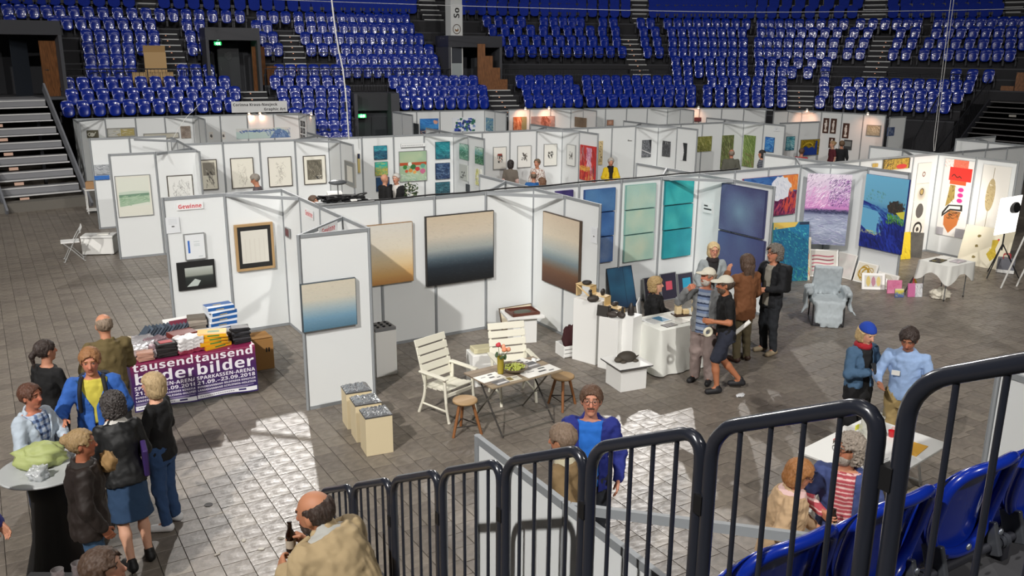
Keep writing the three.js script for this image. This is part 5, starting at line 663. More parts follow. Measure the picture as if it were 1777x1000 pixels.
{ const o = thing('white_chest', 'low white chest with papers behind the folding chair', 'chest', [-10.05, 0.012, -20.75], rad(10)); part('body', rbx(0.72, 0.4, 0.42, 0.01, 0, 0.22, 0), M.whiteGloss, o); part('lid', rbx(0.74, 0.05, 0.44, 0.01, 0, 0.445, 0), M.white, o); part('lid_edge', bx(0.73, 0.012, 0.43, 0, 0.415, 0), mat(0x9c9c9a, 0.5), o); for (const [x, z] of [[-0.3, -0.17], [0.3, -0.17], [-0.3, 0.17], [0.3, 0.17]]) part('foot', bx(0.05, 0.03, 0.05, x, 0.012, z), M.steel, o);
  solo('paper_stack', rbx(0.26, 0.02, 0.2, 0.004, 0, 0.01, 0, 0, 0.3), M.paper, 'few papers lying on the low white chest', 'papers', [-9.95, 0.482, -20.78]); }
// poster-covered table
{
  const T = ANG, P0 = [-4.70, 0.012, -11.92], o = thing('poster_table', 'long table covered by two dark red and blue event posters', 'table', P0, T), W = 1.62, D = 1.12, H = 0.74;
  part('tabletop', rbx(W, 0.03, D, 0.006, 0, H - 0.02, 0), mat(0xb9b4aa, 0.6), o); for (const [x, z] of [[-0.7, -0.45], [0.7, -0.45], [-0.7, 0.45], [0.7, 0.45]]) part('leg', rod([x, 0, z], [x, H - 0.04, z], 0.018), M.steel, o);
  const poster = (c, w, h) => { const g = c.createLinearGradient(0, 0, 0, h); g.addColorStop(0, '#7c1f42'); g.addColorStop(0.3, '#7a1f45'); g.addColorStop(0.5, '#4a2058'); g.addColorStop(0.75, '#332058'); g.addColorStop(1, '#2a1c5a'); c.fillStyle = g; c.fillRect(-2, -2, w + 4, h + 4); c.fillStyle = '#e9e6ec'; c.textAlign = 'left';
    const line = (s, y, px, wt = 'bold', fit = 0.94) => { c.font = wt + ' ' + px + 'px sans-serif'; c.save(); c.translate(w * 0.03, y); c.scale(w * fit / c.measureText(s).width, 1); c.fillText(s, 0, 0); c.restore(); };
    line('tausend', h * 0.395, h * 0.155); line('bilder', h * 0.585, h * 0.225); line('SPARKASSEN-ARENA', h * 0.665, h * 0.075, 'bold'); line('21.09.–23.09.2018', h * 0.737, h * 0.075, 'bold'); line('BUNDESVERBAND BILDENDER KÜNSTLER', h * 0.79, h * 0.04, 'bold'); line('LANDESVERBAND SCHLESWIG-HOLSTEIN', h * 0.84, h * 0.04, 'bold'); c.fillStyle = '#b9aec9'; c.fillRect(w * 0.03, h * 0.865, w * 0.9, h * 0.008); c.fillRect(w * 0.03, h * 0.882, w * 0.8, h * 0.008);
    c.fillStyle = '#e6e6ea'; c.fillRect(w * 0.02, h * 0.905, w * 0.96, h * 0.07); c.fillStyle = '#55516a'; for (let i = 0; i < 16; i++) c.fillRect(w * (0.06 + i * 0.035), h * 0.935, w * 0.024, h * 0.012); c.fillStyle = '#2a1c5a'; c.fillRect(w * 0.68, h * 0.922, w * 0.12, h * 0.03); };
  const pc = cell(560, 840, poster);
  // each poster lies on the table top and drops over the front edge
  const sheet = (x0, x1, lift, c) => { const prof = [[0, -D / 2], [0.34, 0], [0.66, D / 2 - 0.02]]; const path = [[-D / 2, H + lift], [0, H + lift], [D / 2 + 0.004, H + lift], [D / 2 + 0.016 + lift, H - 0.02], [D / 2 + 0.02 + lift, 0.45], [D / 2 + 0.03 + lift, 0.2], [D / 2 + 0.035 + lift, 0.07]]; const vv = [1.0, 0.86, 0.72, 0.7, 0.42, 0.16, 0.0];
    const pos = [], uv = [], idx = [], n = 14; path.forEach(([z, y], j) => { for (let i = 0; i <= n; i++) { const t = i / n, x = x0 + (x1 - x0) * t, wv = j > 3 ? 0.012 * Math.sin(t * 9 + x0 * 7) * (j - 3) / 3 : 0; pos.push(x, y + (j === 6 ? 0.012 * Math.sin(t * 5 + x0) : 0), z + wv); uv.push(c.u0 + (c.u1 - c.u0) * t, c.v0 + (c.v1 - c.v0) * vv[j]); } });
    for (let j = 0; j < path.length - 1; j++) for (let i = 0; i < n; i++) { const a = j * (n + 1) + i, b = a + 1, d = a + n + 1, e = d + 1; idx.push(a, d, e, a, e, b); }
    const g = new THREE.BufferGeometry(); g.setAttribute('position', new THREE.Float32BufferAttribute(pos, 3)); g.setAttribute('uv', new THREE.Float32BufferAttribute(uv, 2)); g.setIndex(idx); g.computeVertexNormals(); return g; };
  const pm = new THREE.MeshStandardMaterial({ map: pc.p.tex, roughness: 0.4, side: THREE.DoubleSide });
  part('poster', sheet(-0.84, 0.02, 0.002, pc), pm, o); part('poster', sheet(-0.03, 0.83, 0.008, pc), pm, o);
  part('side_cover', [bx(0.006, 0.6, D, -0.83, 0.44, 0), bx(0.006, 0.5, D, 0.832, 0.48, 0)], mat(0x3a2058, 0.5), o);
  const Y = 0.012 + H + 0.012, at = (x, z) => [P0[0] + x * CA + z * SA, P0[2] - x * SA + z * CA];
  const put = (name, label, cat, g, m, x, z, y = 0, ry = 0, grp) => { const [a, b] = at(x, z), o2 = solo(name, g, m, label, cat, [a, Y + y * 1.3, b], T + ry, grp); o2.scale.setScalar(1.3); return o2; };
  const coverCell = (bg, fn) => cell(96, 72, (c, w, h) => { base(c, w, h, bg); fn?.(c, w, h); });
  const boxBlue = coverCell('#2a62a8', (c, w, h) => { c.fillStyle = '#dfe6ee'; c.fillRect(0, h * 0.62, w, h * 0.38); c.fillStyle = '#d8b84a'; c.fillRect(w * 0.3, h * 0.4, w * 0.3, h * 0.12); }), boxYel = coverCell('#e0a81f', (c, w, h) => { c.fillStyle = '#4a7a3a'; c.fillRect(w * 0.35, h * 0.3, w * 0.4, h * 0.35); c.fillStyle = '#c8861a'; c.fillRect(0, h * 0.8, w, h * 0.2); });
  const foil = mat(0xc9c7ca, 0.25, { metalness: 0.6 }), crinkle = (w, h, d, amp) => { const g = new THREE.BoxGeometry(w, h, d, 8, 3, 6); const p = g.attributes.position; for (let i = 0; i < p.count; i++) { const x = p.getX(i), y = p.getY(i), z = p.getZ(i); p.setXYZ(i, x + noise3(x * 30, y * 30, z * 30) * amp, y + noise3(x * 26 + 9, y * 26, z * 26) * amp, z + noise3(x * 28, y * 28 + 5, z * 28) * amp); } g.computeVertexNormals(); g.translate(0, h / 2, 0); return flat(g); };
  for (let i = 0; i < 5; i++) put('packaged_set', 'flat blue and white box in the tall pile at the table end, ' + ['lowest', 'second', 'third', 'fourth', 'topmost'][i], 'box', printBox(0.3, 0.062, 0.2, boxBlue, [4, 2, 0]), cellMat(boxBlue, 0.35), 0.58 + rr(-0.02, 0.02), -0.33, i * 0.062, 0.2 + rr(-0.12, 0.12), 'blue and white boxes');
  for (let i = 0; i < 4; i++) put('yellow_box', 'flat yellow box in the pile at the front edge, ' + ['lowest', 'second', 'third', 'topmost'][i], 'box', printBox(0.3, 0.042, 0.2, boxYel, [4, 2, 0]), cellMat(boxYel, 0.35), 0.3 + rr(-0.02, 0.02), 0.36, i * 0.042, 0.3 - i * 0.18, 'yellow boxes');
  for (let i = 0; i < 8; i++) put('black_notebook', 'black cased notebook, ' + nth(i) + ' from the bottom of the corner pile', 'book', rbx(0.19, 0.022, 0.14, 0.004, 0, 0.011, 0, 0, 0, 0, 1), mat([0x1c1c1f, 0x26262a, 0x3a3a3e][i % 3], 0.5), 0.69, 0.36, i * 0.0225, rr(-0.2, 0.2), 'black notebooks at the corner');
  for (let i = 0; i < 6; i++) put('black_book', 'black book, ' + nth(i) + ' from the bottom of the front pile', 'book', rbx(0.2, 0.024, 0.15, 0.004, 0, 0.012, 0, 0, 0, 0, 1), mat([0x201d1e, 0x2e2a2b][i % 2], 0.5), -0.34, 0.42, i * 0.0245, rr(-0.18, 0.18), 'black books at the front');
  put('red_cover', 'red label sheet on the black book pile', 'sheet', rbx(0.13, 0.004, 0.09, 0.001, 0, 0.002, 0), mat(0xa83238, 0.5), -0.34, 0.42, 0.148, 0.1);
  put('brown_box', 'flat red-brown box in the middle of the pile', 'box', rbx(0.27, 0.06, 0.2, 0.006, 0, 0.03, 0), mat(0x6e2a20, 0.45), -0.06, 0.12, 0.1, 0.25); put('support_pack', 'white pack under the flat red-brown box', 'pack', crinkle(0.26, 0.1, 0.2, 0.008), foil, -0.06, 0.12, 0, 0.25);
  for (let i = 0; i < 12; i++) put('grey_calendar', 'blue-grey leaning booklet, ' + nth(i) + ' of the fanned row at the back', 'booklet', rbx(0.02, 0.16, 0.15, 0.003, 0, 0.08, 0, 0, 0, -0.7, 1), mat([0x4a5562, 0x586472, 0x3f4853][i % 3], 0.5), -0.5 + i * 0.05, -0.36, 0.012, 0.1, 'blue-grey booklets in a fan');
  for (let i = 0; i < 5; i++) put('paper_roll', 'long beige paper roll, ' + nth(i) + ' at the back corner', 'roll', rod([0, 0.025, -0.2], [0.02, 0.03, 0.2], 0.02, 0.02, 10), mat([0xb7ab95, 0x9c917e, 0xcfc6b4][i % 3], 0.7), -0.72 + i * 0.045, -0.25 + i * 0.02, (i % 2) * 0.03, 0.5, 'beige paper rolls');
  for (let i = 0; i < 12; i++) put('foil_pack', 'crumpled silvery pack, ' + nth(i) + ' of the front heap', 'pack', crinkle(0.2, 0.07, 0.15, 0.012), mat([0xd2d0d2, 0xbdb9bc, 0xa88f96][i % 3], 0.3, { metalness: 0.4 }), -0.7 + (i % 3) * 0.15, -0.12 + ((i / 3) | 0) * 0.15, (i % 2) * 0.04, rr(-0.5, 0.5), 'crumpled silvery packs');
  for (let i = 0; i < 4; i++) put('white_wrap', 'wrapped pack, ' + nth(i) + ' from below in front of the red-brown box', 'pack', crinkle(0.26, 0.045, 0.17, 0.014), mat([0xd9d6d6, 0x8a2f44][i === 0 ? 1 : 0], 0.35), -0.04, 0.4, i * 0.04, rr(-0.2, 0.2), 'white wrapped packs');
  for (let i = 0; i < 5; i++) put('folded_newspaper', 'folded newspaper, ' + nth(i) + ' from below behind the yellow boxes', 'newspaper', rbx(0.26, 0.02, 0.17, 0.005, 0, 0.01, 0), mat([0xbdb9b0, 0xcfcbc2, 0xa9a49a][i % 3], 0.8), 0.3, -0.02, i * 0.02, rr(-0.2, 0.2), 'folded newspapers');
  for (let i = 0; i < 6; i++) put('beige_catalogue', 'grey-beige catalogue, ' + nth(i) + ' from below beside the blue boxes', 'book', rbx(0.2, 0.034, 0.15, 0.004, 0, 0.017, 0), mat([0x8d857a, 0xa59c90, 0x736c62][i % 3], 0.6), 0.24, -0.36, i * 0.035, rr(-0.25, 0.25), 'grey-beige catalogues');
  for (let i = 0; i < 5; i++) put('grey_brochure', 'grey brochure, ' + nth(i) + ' from below before the blue boxes', 'brochure', rbx(0.22, 0.022, 0.16, 0.004, 0, 0.011, 0), mat([0x8a8c8e, 0xb5b6b8, 0x6d6a66][i % 3], 0.5), 0.5, 0.14, i * 0.023, rr(-0.4, 0.4), 'grey brochures');
  put('red_folder', 'dark red folder standing at the back', 'folder', rbx(0.24, 0.03, 0.2, 0.004, 0, 0.1, 0, 0.9), mat(0x6a1d34, 0.5), 0.02, -0.32, 0, 0.1); put('white_box_lid', 'white board lying at the back of the poster table', 'board', rbx(0.28, 0.02, 0.16, 0.004, 0, 0.11, 0, 0.5), M.white, -0.02, -0.47, 0.02, 0.1);
  for (let i = 0; i < 4; i++) put('copper_pack', 'flat copper-coloured pack, ' + nth(i) + ' from below at the front corner', 'pack', rbx(0.16, 0.022, 0.12, 0.003, 0, 0.011, 0), mat(0xb58a78, 0.4), -0.62, 0.47, i * 0.023, rr(-0.2, 0.2), 'flat copper-coloured packs');
}
{ const o = thing('cardboard_box', 'brown cardboard box on the floor behind the poster table', 'box', [-3.98, 0.012, -13.0], ANG); part('carton', rbx(0.34, 0.5, 0.42, 0.005, 0, 0.25, 0), mat(0xa97c46, 0.85), o); part('print_mark', [bx(0.02, 0.07, 0.003, 0.06, 0.32, 0.212), bx(0.02, 0.07, 0.003, 0.1, 0.32, 0.212)], M.black, o); part('flap', bx(0.34, 0.006, 0.2, 0, 0.505, 0.1, -0.12), mat(0xb88a52, 0.85), o); }
// three plywood cubes under crumpled foil
[[-2.06, -10.82, 'farthest'], [-1.87, -10.42, 'middle'], [-1.68, -10.03, 'nearest']].forEach(([x, z, w]) => {
  const o = thing('plywood_plinth', 'pale plywood plinth box, ' + w + ' of the row of three', 'plinth', [x, 0.012, z], rad(24), 'plywood plinths'); part('box', rbx(0.34, 0.5, 0.3, 0.004, 0, 0.25, 0), mat(0xd8c9a6, 0.6), o); part('dark_rim', bx(0.345, 0.012, 0.305, 0, 0.503, 0), mat(0x4a4a4a, 0.5), o);
  const f = new THREE.PlaneGeometry(0.34, 0.3, 18, 16); f.rotateX(-Math.PI / 2); const p = f.attributes.position; for (let i = 0; i < p.count; i++) { const X = p.getX(i), Z = p.getZ(i), r = Math.hypot(X, Z * 1.1), e = Math.max(0, 1 - Math.pow(Math.max(Math.abs(X) / 0.17, Math.abs(Z) / 0.15), 6)); p.setY(i, e * (0.02 + 0.035 * Math.abs(noise3(X * 14 + x * 9, Z * 14, 3)) + 0.012 * noise3(X * 40, Z * 40, x) - 0.02 * Math.exp(-r * r * 90))); } f.computeVertexNormals();
  const g = solo('foil_relief', flat(f), mat(0xb9bcc0, 0.22, { metalness: 0.75, side: 2 }), 'crumpled silver foil relief on the ' + w + ' plywood plinth', 'artwork', [x, 0.524, z], rad(24), 'foil reliefs');
});
{ const o = thing('white_plinth', 'white plinth beside the end panel carrying a grey tray', 'plinth', [-2.0, 0.012, -12.75], ANG); part('box', rbx(0.34, 0.72, 0.34, 0.004, 0, 0.36, 0), M.white, o);
  const t = thing('game_tray', 'grey tray with dark knobs on the white plinth by the end panel', 'artwork', [-2.0, 0.733, -12.75], ANG); part('tray', rbx(0.34, 0.05, 0.34, 0.005, 0, 0.025, 0), mat(0x77787a, 0.5), t); for (let i = 0; i < 3; i++) for (let j = 0; j < 3; j++) part('knob', ball(0.025, -0.1 + i * 0.1, 0.06, -0.1 + j * 0.1, 1, 0.6, 1, 10, 6), M.black, t);
  solo('wooden_figure', rbx(0.05, 0.42, 0.05, 0.01, 0, 0.21, 0), mat(0x7a4428, 0.6), 'slim brown wooden block standing on the grey tray', 'sculpture', [-2.16, 0.783, -12.82], 0.2); }
{ const o = thing('tray_plinth', 'white plinth with an overhanging top carrying a brown relief tray', 'plinth', [0.18, 0.012, -14.38], rad(15)); part('box', rbx(0.42, 0.45, 0.38, 0.004, 0, 0.225, 0), M.white, o); part('top_board', rbx(0.66, 0.04, 0.52, 0.004, 0, 0.47, 0), M.white, o);
  const t = thing('relief_tray', 'shallow brown tray with a grey cast relief on the plinth', 'sculpture', [0.18, 0.502, -14.38], rad(22)); part('tray', [rbx(0.5, 0.02, 0.38, 0.004, 0, 0.01, 0), bx(0.5, 0.04, 0.02, 0, 0.03, 0.18), bx(0.5, 0.04, 0.02, 0, 0.03, -0.18), bx(0.02, 0.04, 0.36, 0.24, 0.03, 0), bx(0.02, 0.04, 0.36, -0.24, 0.03, 0)], mat(0x5a2f22, 0.5), t); part('relief', ball(0.14, 0, 0.02, 0, 1.15, 0.22, 0.75, 20, 8), mat(0x55584f, 0.6), t); }
// white garden chairs
const cream = mat(0xe2dfcf, 0.5);
function gardenChair(label, p, ry) {
  const o = thing('garden_chair', label, 'chair', p, ry, 'white garden chairs');
  for (const s of [-0.26, 0.26]) { part('front_leg', pipe([[s, 0.0, 0.3], [s, 0.25, 0.25], [s, 0.6, 0.22]], 0.022, 12, 6), cream, o); part('rear_leg', pipe([[s, 0.0, -0.3], [s, 0.3, -0.18], [s, 0.62, -0.16]], 0.022, 12, 6), cream, o); part('armrest', rbx(0.075, 0.03, 0.52, 0.012, s * 1.1, 0.63, 0.03), cream, o); part('back_post', rod([s * 0.95, 0.38, -0.16], [s * 0.95, 1.02, -0.36], 0.02), cream, o); part('side_bar', rod([s, 0.16, 0.27], [s, 0.16, -0.24], 0.015), cream, o); }
  for (let i = 0; i < 5; i++) part('seat_slat', rbx(0.5, 0.02, 0.078, 0.006, 0, 0.4 - Math.abs(i - 2) * -0.006 - i * -0.008, -0.18 + i * 0.094), cream, o);
  for (let i = 0; i < 5; i++) { const t = i / 4; part('back_slat', rbx(0.56, 0.098, 0.02, 0.006, 0, 0.54 + t * 0.45, -0.19 - t * 0.145, -0.3), cream, o); }
  part('front_rail', rbx(0.5, 0.05, 0.025, 0.006, 0, 0.37, 0.23), cream, o);
}
gardenChair('white slatted garden chair standing at the end of the small wooden table', [-0.88, 0.012, -11.22], rad(48));
gardenChair('white slatted garden chair behind the small wooden table', [0.02, 0.012, -11.78], rad(18));
{ const o = thing('white_cool_box', 'white box with a pale parcel on top between the garden chairs', 'box', [-0.45, 0.012, -12.35], rad(20)); part('box', rbx(0.38, 0.5, 0.34, 0.01, 0, 0.25, 0), M.white, o); part('parcel', rbx(0.3, 0.07, 0.22, 0.01, 0, 0.54, 0), mat(0xd2cba8, 0.7), o); }
{ // folding table
  const o = thing('folding_garden_table', 'weathered wooden folding table with thin crossed metal legs', 'table', [0.03, 0.012, -10.93], rad(35.6)), w = 1.15, d = 0.68, wd = [0x8d7d6a, 0x7c6d5c, 0x97876f];
  for (let i = 0; i < 6; i++) part('plank', rbx(w, 0.022, d / 6 - 0.006, 0.004, 0, 0.71, -d / 2 + (i + 0.5) * d / 6), mat(wd[i % 3], 0.75), o);
  const st = mat(0x2a2623, 0.5, { metalness: 0.4 }), st2 = mat(0x7a776f, 0.45, { metalness: 0.5 });
  for (const s of [-0.42, 0.42]) { part('crossed_leg', rod([s, 0.0, 0.36], [s, 0.69, -0.24], 0.011), st, o); part('crossed_leg', rod([s, 0.0, -0.36], [s, 0.69, 0.24], 0.011), st2, o); }
  for (const [y, z] of [[0.03, 0.34], [0.16, 0.24], [0.03, -0.34], [0.36, 0.02]]) part('cross_bar', rod([-0.42, y, z], [0.42, y, z], 0.008), st2, o);
  const at = (x, z) => { const a = rad(35.6); return [0.03 + x * Math.cos(a) + z * Math.sin(a), -10.93 - x * Math.sin(a) + z * Math.cos(a)]; }, Y = 0.735;
  const put = (name, label, cat, g, m, x, z, y = 0, ry = 0) => { const [a, b] = at(x, z); return solo(name, g, m, label, cat, [a, Y + y, b], rad(35.6) + ry); };
  const [vx, vz] = at(-0.2, -0.02), v = thing('flower_vase', 'tall yellow-brown glass vase with pink and orange roses', 'vase', [vx, Y, vz]);
  part('vase_body', lathe([[0.001, 0], [0.04, 0], [0.042, 0.02], [0.045, 0.2], [0.052, 0.24], [0.048, 0.24], [0.04, 0.2], [0.036, 0.03], [0.001, 0.02]], 20), mat(0x9c8a2c, 0.25, { clearcoat: 0.4 }), v);
  for (const [x, y, z, c] of [[-0.03, 0.4, 0, 0xc8404a], [0.05, 0.34, 0.02, 0xe2906a], [0.1, 0.33, -0.02, 0xdf9a76], [0.03, 0.36, -0.05, 0xe8a888]]) { part('stem', rod([0, 0.1, 0], [x, y, z], 0.004, 0.003, 5), mat(0x3a5a2a, 0.7), v); part('blossom', [ball(0.036, x, y, z, 1, 0.8, 1, 10, 7), ball(0.024, x + 0.008, y + 0.018, z, 1, 0.8, 1, 8, 6)], mat(c, 0.7), v); }
  for (const [x, y, z, a] of [[0.06, 0.24, 0.02, 0.5], [-0.05, 0.27, 0.01, -0.6], [0.02, 0.25, 0.06, 0.2]]) { const lf = ball(0.045, 0, 0, 0, 1, 0.12, 0.5, 8, 5); place(lf, x, y, z, 0.3, a * 3, a); part('leaf', lf, mat(0x2f4a26, 0.6), v); }
  const [bx0, bz0] = at(0.0, 0.02), bw = thing('snack_bowl', 'round stoneware bowl filled with yellow-green snacks', 'bowl', [bx0, Y, bz0]); part('bowl', lathe([[0.001, 0], [0.1, 0], [0.17, 0.05], [0.185, 0.075], [0.175, 0.075], [0.16, 0.055], [0.09, 0.02], [0.001, 0.018]], 28), mat(0x6d5f4c, 0.4), bw);
  const sn = []; for (let i = 0; i < 70; i++) { const a = rnd() * 6.28, r = 0.14 * Math.sqrt(rnd()); sn.push(ball(0.017, Math.cos(a) * r, 0.065 + 0.03 * (1 - r / 0.14) + rr(-0.006, 0.006), Math.sin(a) * r, 1, 0.8, 1.3, 6, 4)); } part('snacks', sn, mat(0x9aa238, 0.5), bw).userData.kind = 'stuff';
  const flyer = (bg, fn) => cell(90, 64, (c, w, h) => { base(c, w, h, bg); fn?.(c, w, h); }), txt = (c, w, h) => { c.fillStyle = '#444'; for (const [x, y, a, b] of [[0.55, 0.15, 0.2, 0.14], [0.45, 0.5, 0.22, 0.16], [0.2, 0.3, 0.2, 0.06], [0.7, 0.7, 0.15, 0.1]]) c.fillRect(w * x, h * y, w * a, h * b); };
  const f1 = flyer('#e6e4de', txt), f2 = flyer('#8d8a88', (c, w, h) => { c.fillStyle = '#5a5a5c'; c.fillRect(0, h * 0.1, w, h * 0.5); c.fillStyle = '#ddd'; c.fillRect(w * 0.1, h * 0.7, w * 0.8, h * 0.15); }), f3 = flyer('#dcd8c8', (c, w, h) => { c.fillStyle = '#8a7a4a'; c.fillRect(w * 0.1, h * 0.15, w * 0.35, h * 0.7); c.fillStyle = '#333'; c.fillRect(w * 0.55, h * 0.3, w * 0.35, h * 0.1); });
  const lie = (c, w, d, t = 0.006) => { const g = printBox(w, d, t, c); g.rotateX(-Math.PI / 2); g.translate(0, t / 2, d / 2); return g; };
  put('folded_leaflet', 'white leaflet with dark sketches at the chair end of the wooden table', 'leaflet', lie(f1, 0.36, 0.24), cellMat(f1), -0.4, 0.02, 0, 0.05); put('postcard_stack', 'grey postcards at the front corner of the wooden table', 'cards', lie(f2, 0.2, 0.14, 0.012), cellMat(f2), -0.38, 0.24, 0, 0.1); put('small_leaflet', 'cream leaflet with an ochre picture on the wooden table', 'leaflet', lie(f3, 0.2, 0.15), cellMat(f3), -0.17, 0.22, 0, -0.1);
  put('white_poster', 'large white sheet at the stool end of the wooden table', 'sheet', lie(f1, 0.56, 0.24), cellMat(f1), 0.28, 0.2, 0, 0.05); put('grey_catalogue', 'grey photo catalogue beside the snack bowl', 'book', lie(f2, 0.26, 0.17, 0.03), cellMat(f2), 0.27, -0.02, 0, 0.05); put('white_sheet', 'white sheet behind the grey catalogue', 'sheet', lie(f1, 0.34, 0.2), cellMat(f1), 0.25, -0.22, 0, 0.2);
  put('white_cup', 'small white upturned cup at the table edge', 'cup', [lathe([[0.001, 0.05], [0.03, 0.05], [0.04, 0], [0.036, 0], [0.027, 0.045]], 16), ball(0.04, 0.06, 0.015, 0, 1.3, 0.35, 0.8, 12, 6)], M.whiteGloss, 0.44, -0.14);
}
function stool(label, x, z, ry) {
  const o = thing('wooden_stool', label, 'stool', [x, 0.012, z], ry, 'round wooden stools'), wd = mat(0x8a5a34, 0.5);
  part('seat', lathe([[0.001, 0.43], [0.14, 0.43], [0.165, 0.445], [0.165, 0.465], [0.15, 0.475], [0.001, 0.47]], 28), mat(0xa98a62, 0.5), o);
  const ft = []; for (let i = 0; i < 3; i++) { const a = i * 2.094 + 0.4, c = Math.cos(a), s = Math.sin(a); ft.push([c, s]); part('leg', rod([c * 0.22, 0, s * 0.22], [c * 0.1, 0.44, s * 0.1], 0.019, 0.022), wd, o); }
  for (let i = 0; i < 3; i++) { const [c, s] = ft[i], [c2, s2] = ft[(i + 1) % 3]; part('stretcher', rod([c * 0.185, 0.13, s * 0.185], [c2 * 0.185, 0.13, s2 * 0.185], 0.009), mat(0x2c2622, 0.5), o); }
}
stool('round wooden stool beside the slatted garden chair', -0.6, -10.55, 0.2); stool('round wooden stool at the far end of the small wooden table', 0.72, -11.45, 0.9);
// sculpture plinths
function plinth(label, x, z, w, d, h, ry, over) { const o = thing('sculpture_plinth', label, 'plinth', [x, 0.012, z], ry, 'white sculpture plinths'); part('box', rbx(w, h, d, 0.004, 0, h / 2, 0), M.white, o); if (over) { part('dark_edge', bx(w + 0.13, 0.016, d + 0.13, 0, h + 0.008, 0), mat(0x3a3a3c, 0.5), o); part('top_board', rbx(w + 0.13, 0.014, d + 0.13, 0.003, 0, h + 0.023, 0), M.white, o); } return o; }
const dp = rad(-40);
plinth('tallest white sculpture plinth beside the rust brown painting', 1.28, -13.42, 0.46, 0.36, 1.03, dp);
plinth('middle white sculpture plinth under the small stone figures', 1.62, -13.08, 0.36, 0.36, 0.85, dp);
plinth('narrow white sculpture plinth next to the cloth-covered table', 1.85, -12.98, 0.26, 0.26, 0.9, dp);
plinth('low white plinth with overhanging top under the animal figure', 1.72, -12.28, 0.44, 0.44, 0.36, rad(24), true);
const stone = mat(0x2c2724, 0.45), stone2 = mat(0x39322d, 0.6);
{ const o = thing('turtle_figure', 'dark crawling turtle figure on the low white plinth', 'sculpture', [1.72, 0.402, -12.3], rad(20)); part('shell_body', ball(0.15, 0, 0.05, 0, 1.05, 0.62, 0.72, 24, 12), mat(0x3b352e, 0.7), o); part('head', ball(0.05, -0.16, 0.045, 0.05, 1.4, 0.8, 0.9, 12, 8), mat(0x463f36, 0.7), o); for (const [x, z] of [[-0.1, 0.1], [-0.1, -0.08], [0.1, 0.1], [0.1, -0.09]]) part('foot', ball(0.04, x, 0.02, z, 1.2, 0.6, 0.9, 10, 6), mat(0x463f36, 0.7), o); part('tail', rod([0.14, 0.03, 0], [0.22, 0.05, -0.03], 0.02, 0.006), mat(0x463f36, 0.7), o); }
{ // stepped pine display
  const o = thing('stepped_display', 'pine display stepping down like stairs across the plinths', 'display', [1.28, 1.042, -13.46], rad(-42)); for (const [x, y, w] of [[-0.12, 0.2, 0.3], [0.17, 0.08, 0.3], [0.45, -0.06, 0.3]]) { part('tread_board', rbx(w, 0.016, 0.16, 0.003, x, y, 0), M.pine, o); part('riser_board', rbx(0.016, 0.16, 0.16, 0.003, x + w / 2 - 0.008, y - 0.072, 0), mat(0xcfb078, 0.6), o); } part('slope_board', rbx(0.3, 0.012, 0.03, 0.003, -0.12, 0.11, 0.07, 0, 0, -0.5), M.pine, o); part('foot_board', rbx(0.016, 0.2, 0.14, 0.003, -0.26, 0.1, 0), M.pine, o); }
[[1.2, 1.258, -13.5, 0.085, 0.4, 0.5, 'oval dark stone on the top step of the pine display'], [1.44, 1.13, -13.3, 0.03, 2.0, 1, 'slim upright dark stone on the pine display'], [1.62, 0.997, -13.18, 0.05, 0.7, 1, 'round dark stone on the lowest pine step']].forEach(([x, y, z, r, sy, sx, l]) => solo('stone_figure', ball(r, 0, r * sy * 0.9, 0, sx + 0.5, sy, 0.9, 14, 10), stone, l, 'sculpture', [x, y, z], 0.6));
{ const two = (l, x, y, z, ry, k = 1) => { const o = thing('stone_figure', l, 'sculpture', [x, y, z], ry); part('body', ball(0.08 * k, 0, 0.055 * k, 0, 1.25, 0.7, 0.8, 16, 10), stone2, o); part('neck', ball(0.03 * k, -0.04 * k, 0.13 * k, 0, 0.8, 1.8, 0.8, 12, 8), stone, o); part('head', ball(0.026 * k, -0.05 * k, 0.185 * k, 0, 1.2, 0.9, 0.9, 10, 7), stone, o); };
  two('dark bird-like stone figure on the tallest plinth', 1.28, 1.042, -13.22, 0.3); two('dark two-headed stone figure on the middle plinth', 1.56, 0.862, -12.98, -0.4, 0.9); two('dark curled stone figure on the middle plinth', 1.7, 0.862, -12.96, 1.9, 0.95);
  solo('stone_cone', lathe([[0.001, 0], [0.05, 0], [0.055, 0.05], [0.04, 0.13], [0.018, 0.19], [0.001, 0.2]], 16), stone, 'dark cone-shaped stone on the narrow plinth', 'sculpture', [1.85, 0.912, -12.96]);
  solo('dark_relief', rbx(0.19, 0.17, 0.02, 0.004, 0, 0.085, 0, -0.15), mat(0x2f2c28, 0.7), 'square dark relief plate standing on the tallest plinth front', 'sculpture', [1.42, 0.862, -13.05], rad(-30)); }
{ const o = thing('white_crate', 'white slatted crate on the floor behind the plinths', 'crate', [0.98, 0.012, -13.68], rad(25)); for (let i = 0; i < 3; i++) part('slat', bx(0.4, 0.05, 0.015, 0, 0.04 + i * 0.065, 0.15), M.white, o); part('back_board', bx(0.4, 0.2, 0.015, 0, 0.1, -0.15), M.white, o); for (const s of [-0.2, 0.2]) part('side_board', bx(0.015, 0.2, 0.3, s, 0.1, 0), M.white, o); part('floor_board', bx(0.4, 0.012, 0.3, 0, 0.012, 0), M.white, o);
  const cl = new THREE.SphereGeometry(0.17, 18, 14); const q = cl.attributes.position; for (let i = 0; i < q.count; i++) { const n = 1 + 0.25 * noise3(q.getX(i) * 9, q.getY(i) * 9, q.getZ(i) * 9); q.setXYZ(i, q.getX(i) * n * 0.9, q.getY(i) * n * 1.5, q.getZ(i) * n * 0.7); } cl.computeVertexNormals(); cl.translate(0, 0.2, 0); solo('wine_red_cloth', cl, mat(0x3a171a, 0.9), 'dark wine-red cloth heaped in the white crate', 'cloth', [0.98, 0.06, -13.7], 0.3); }
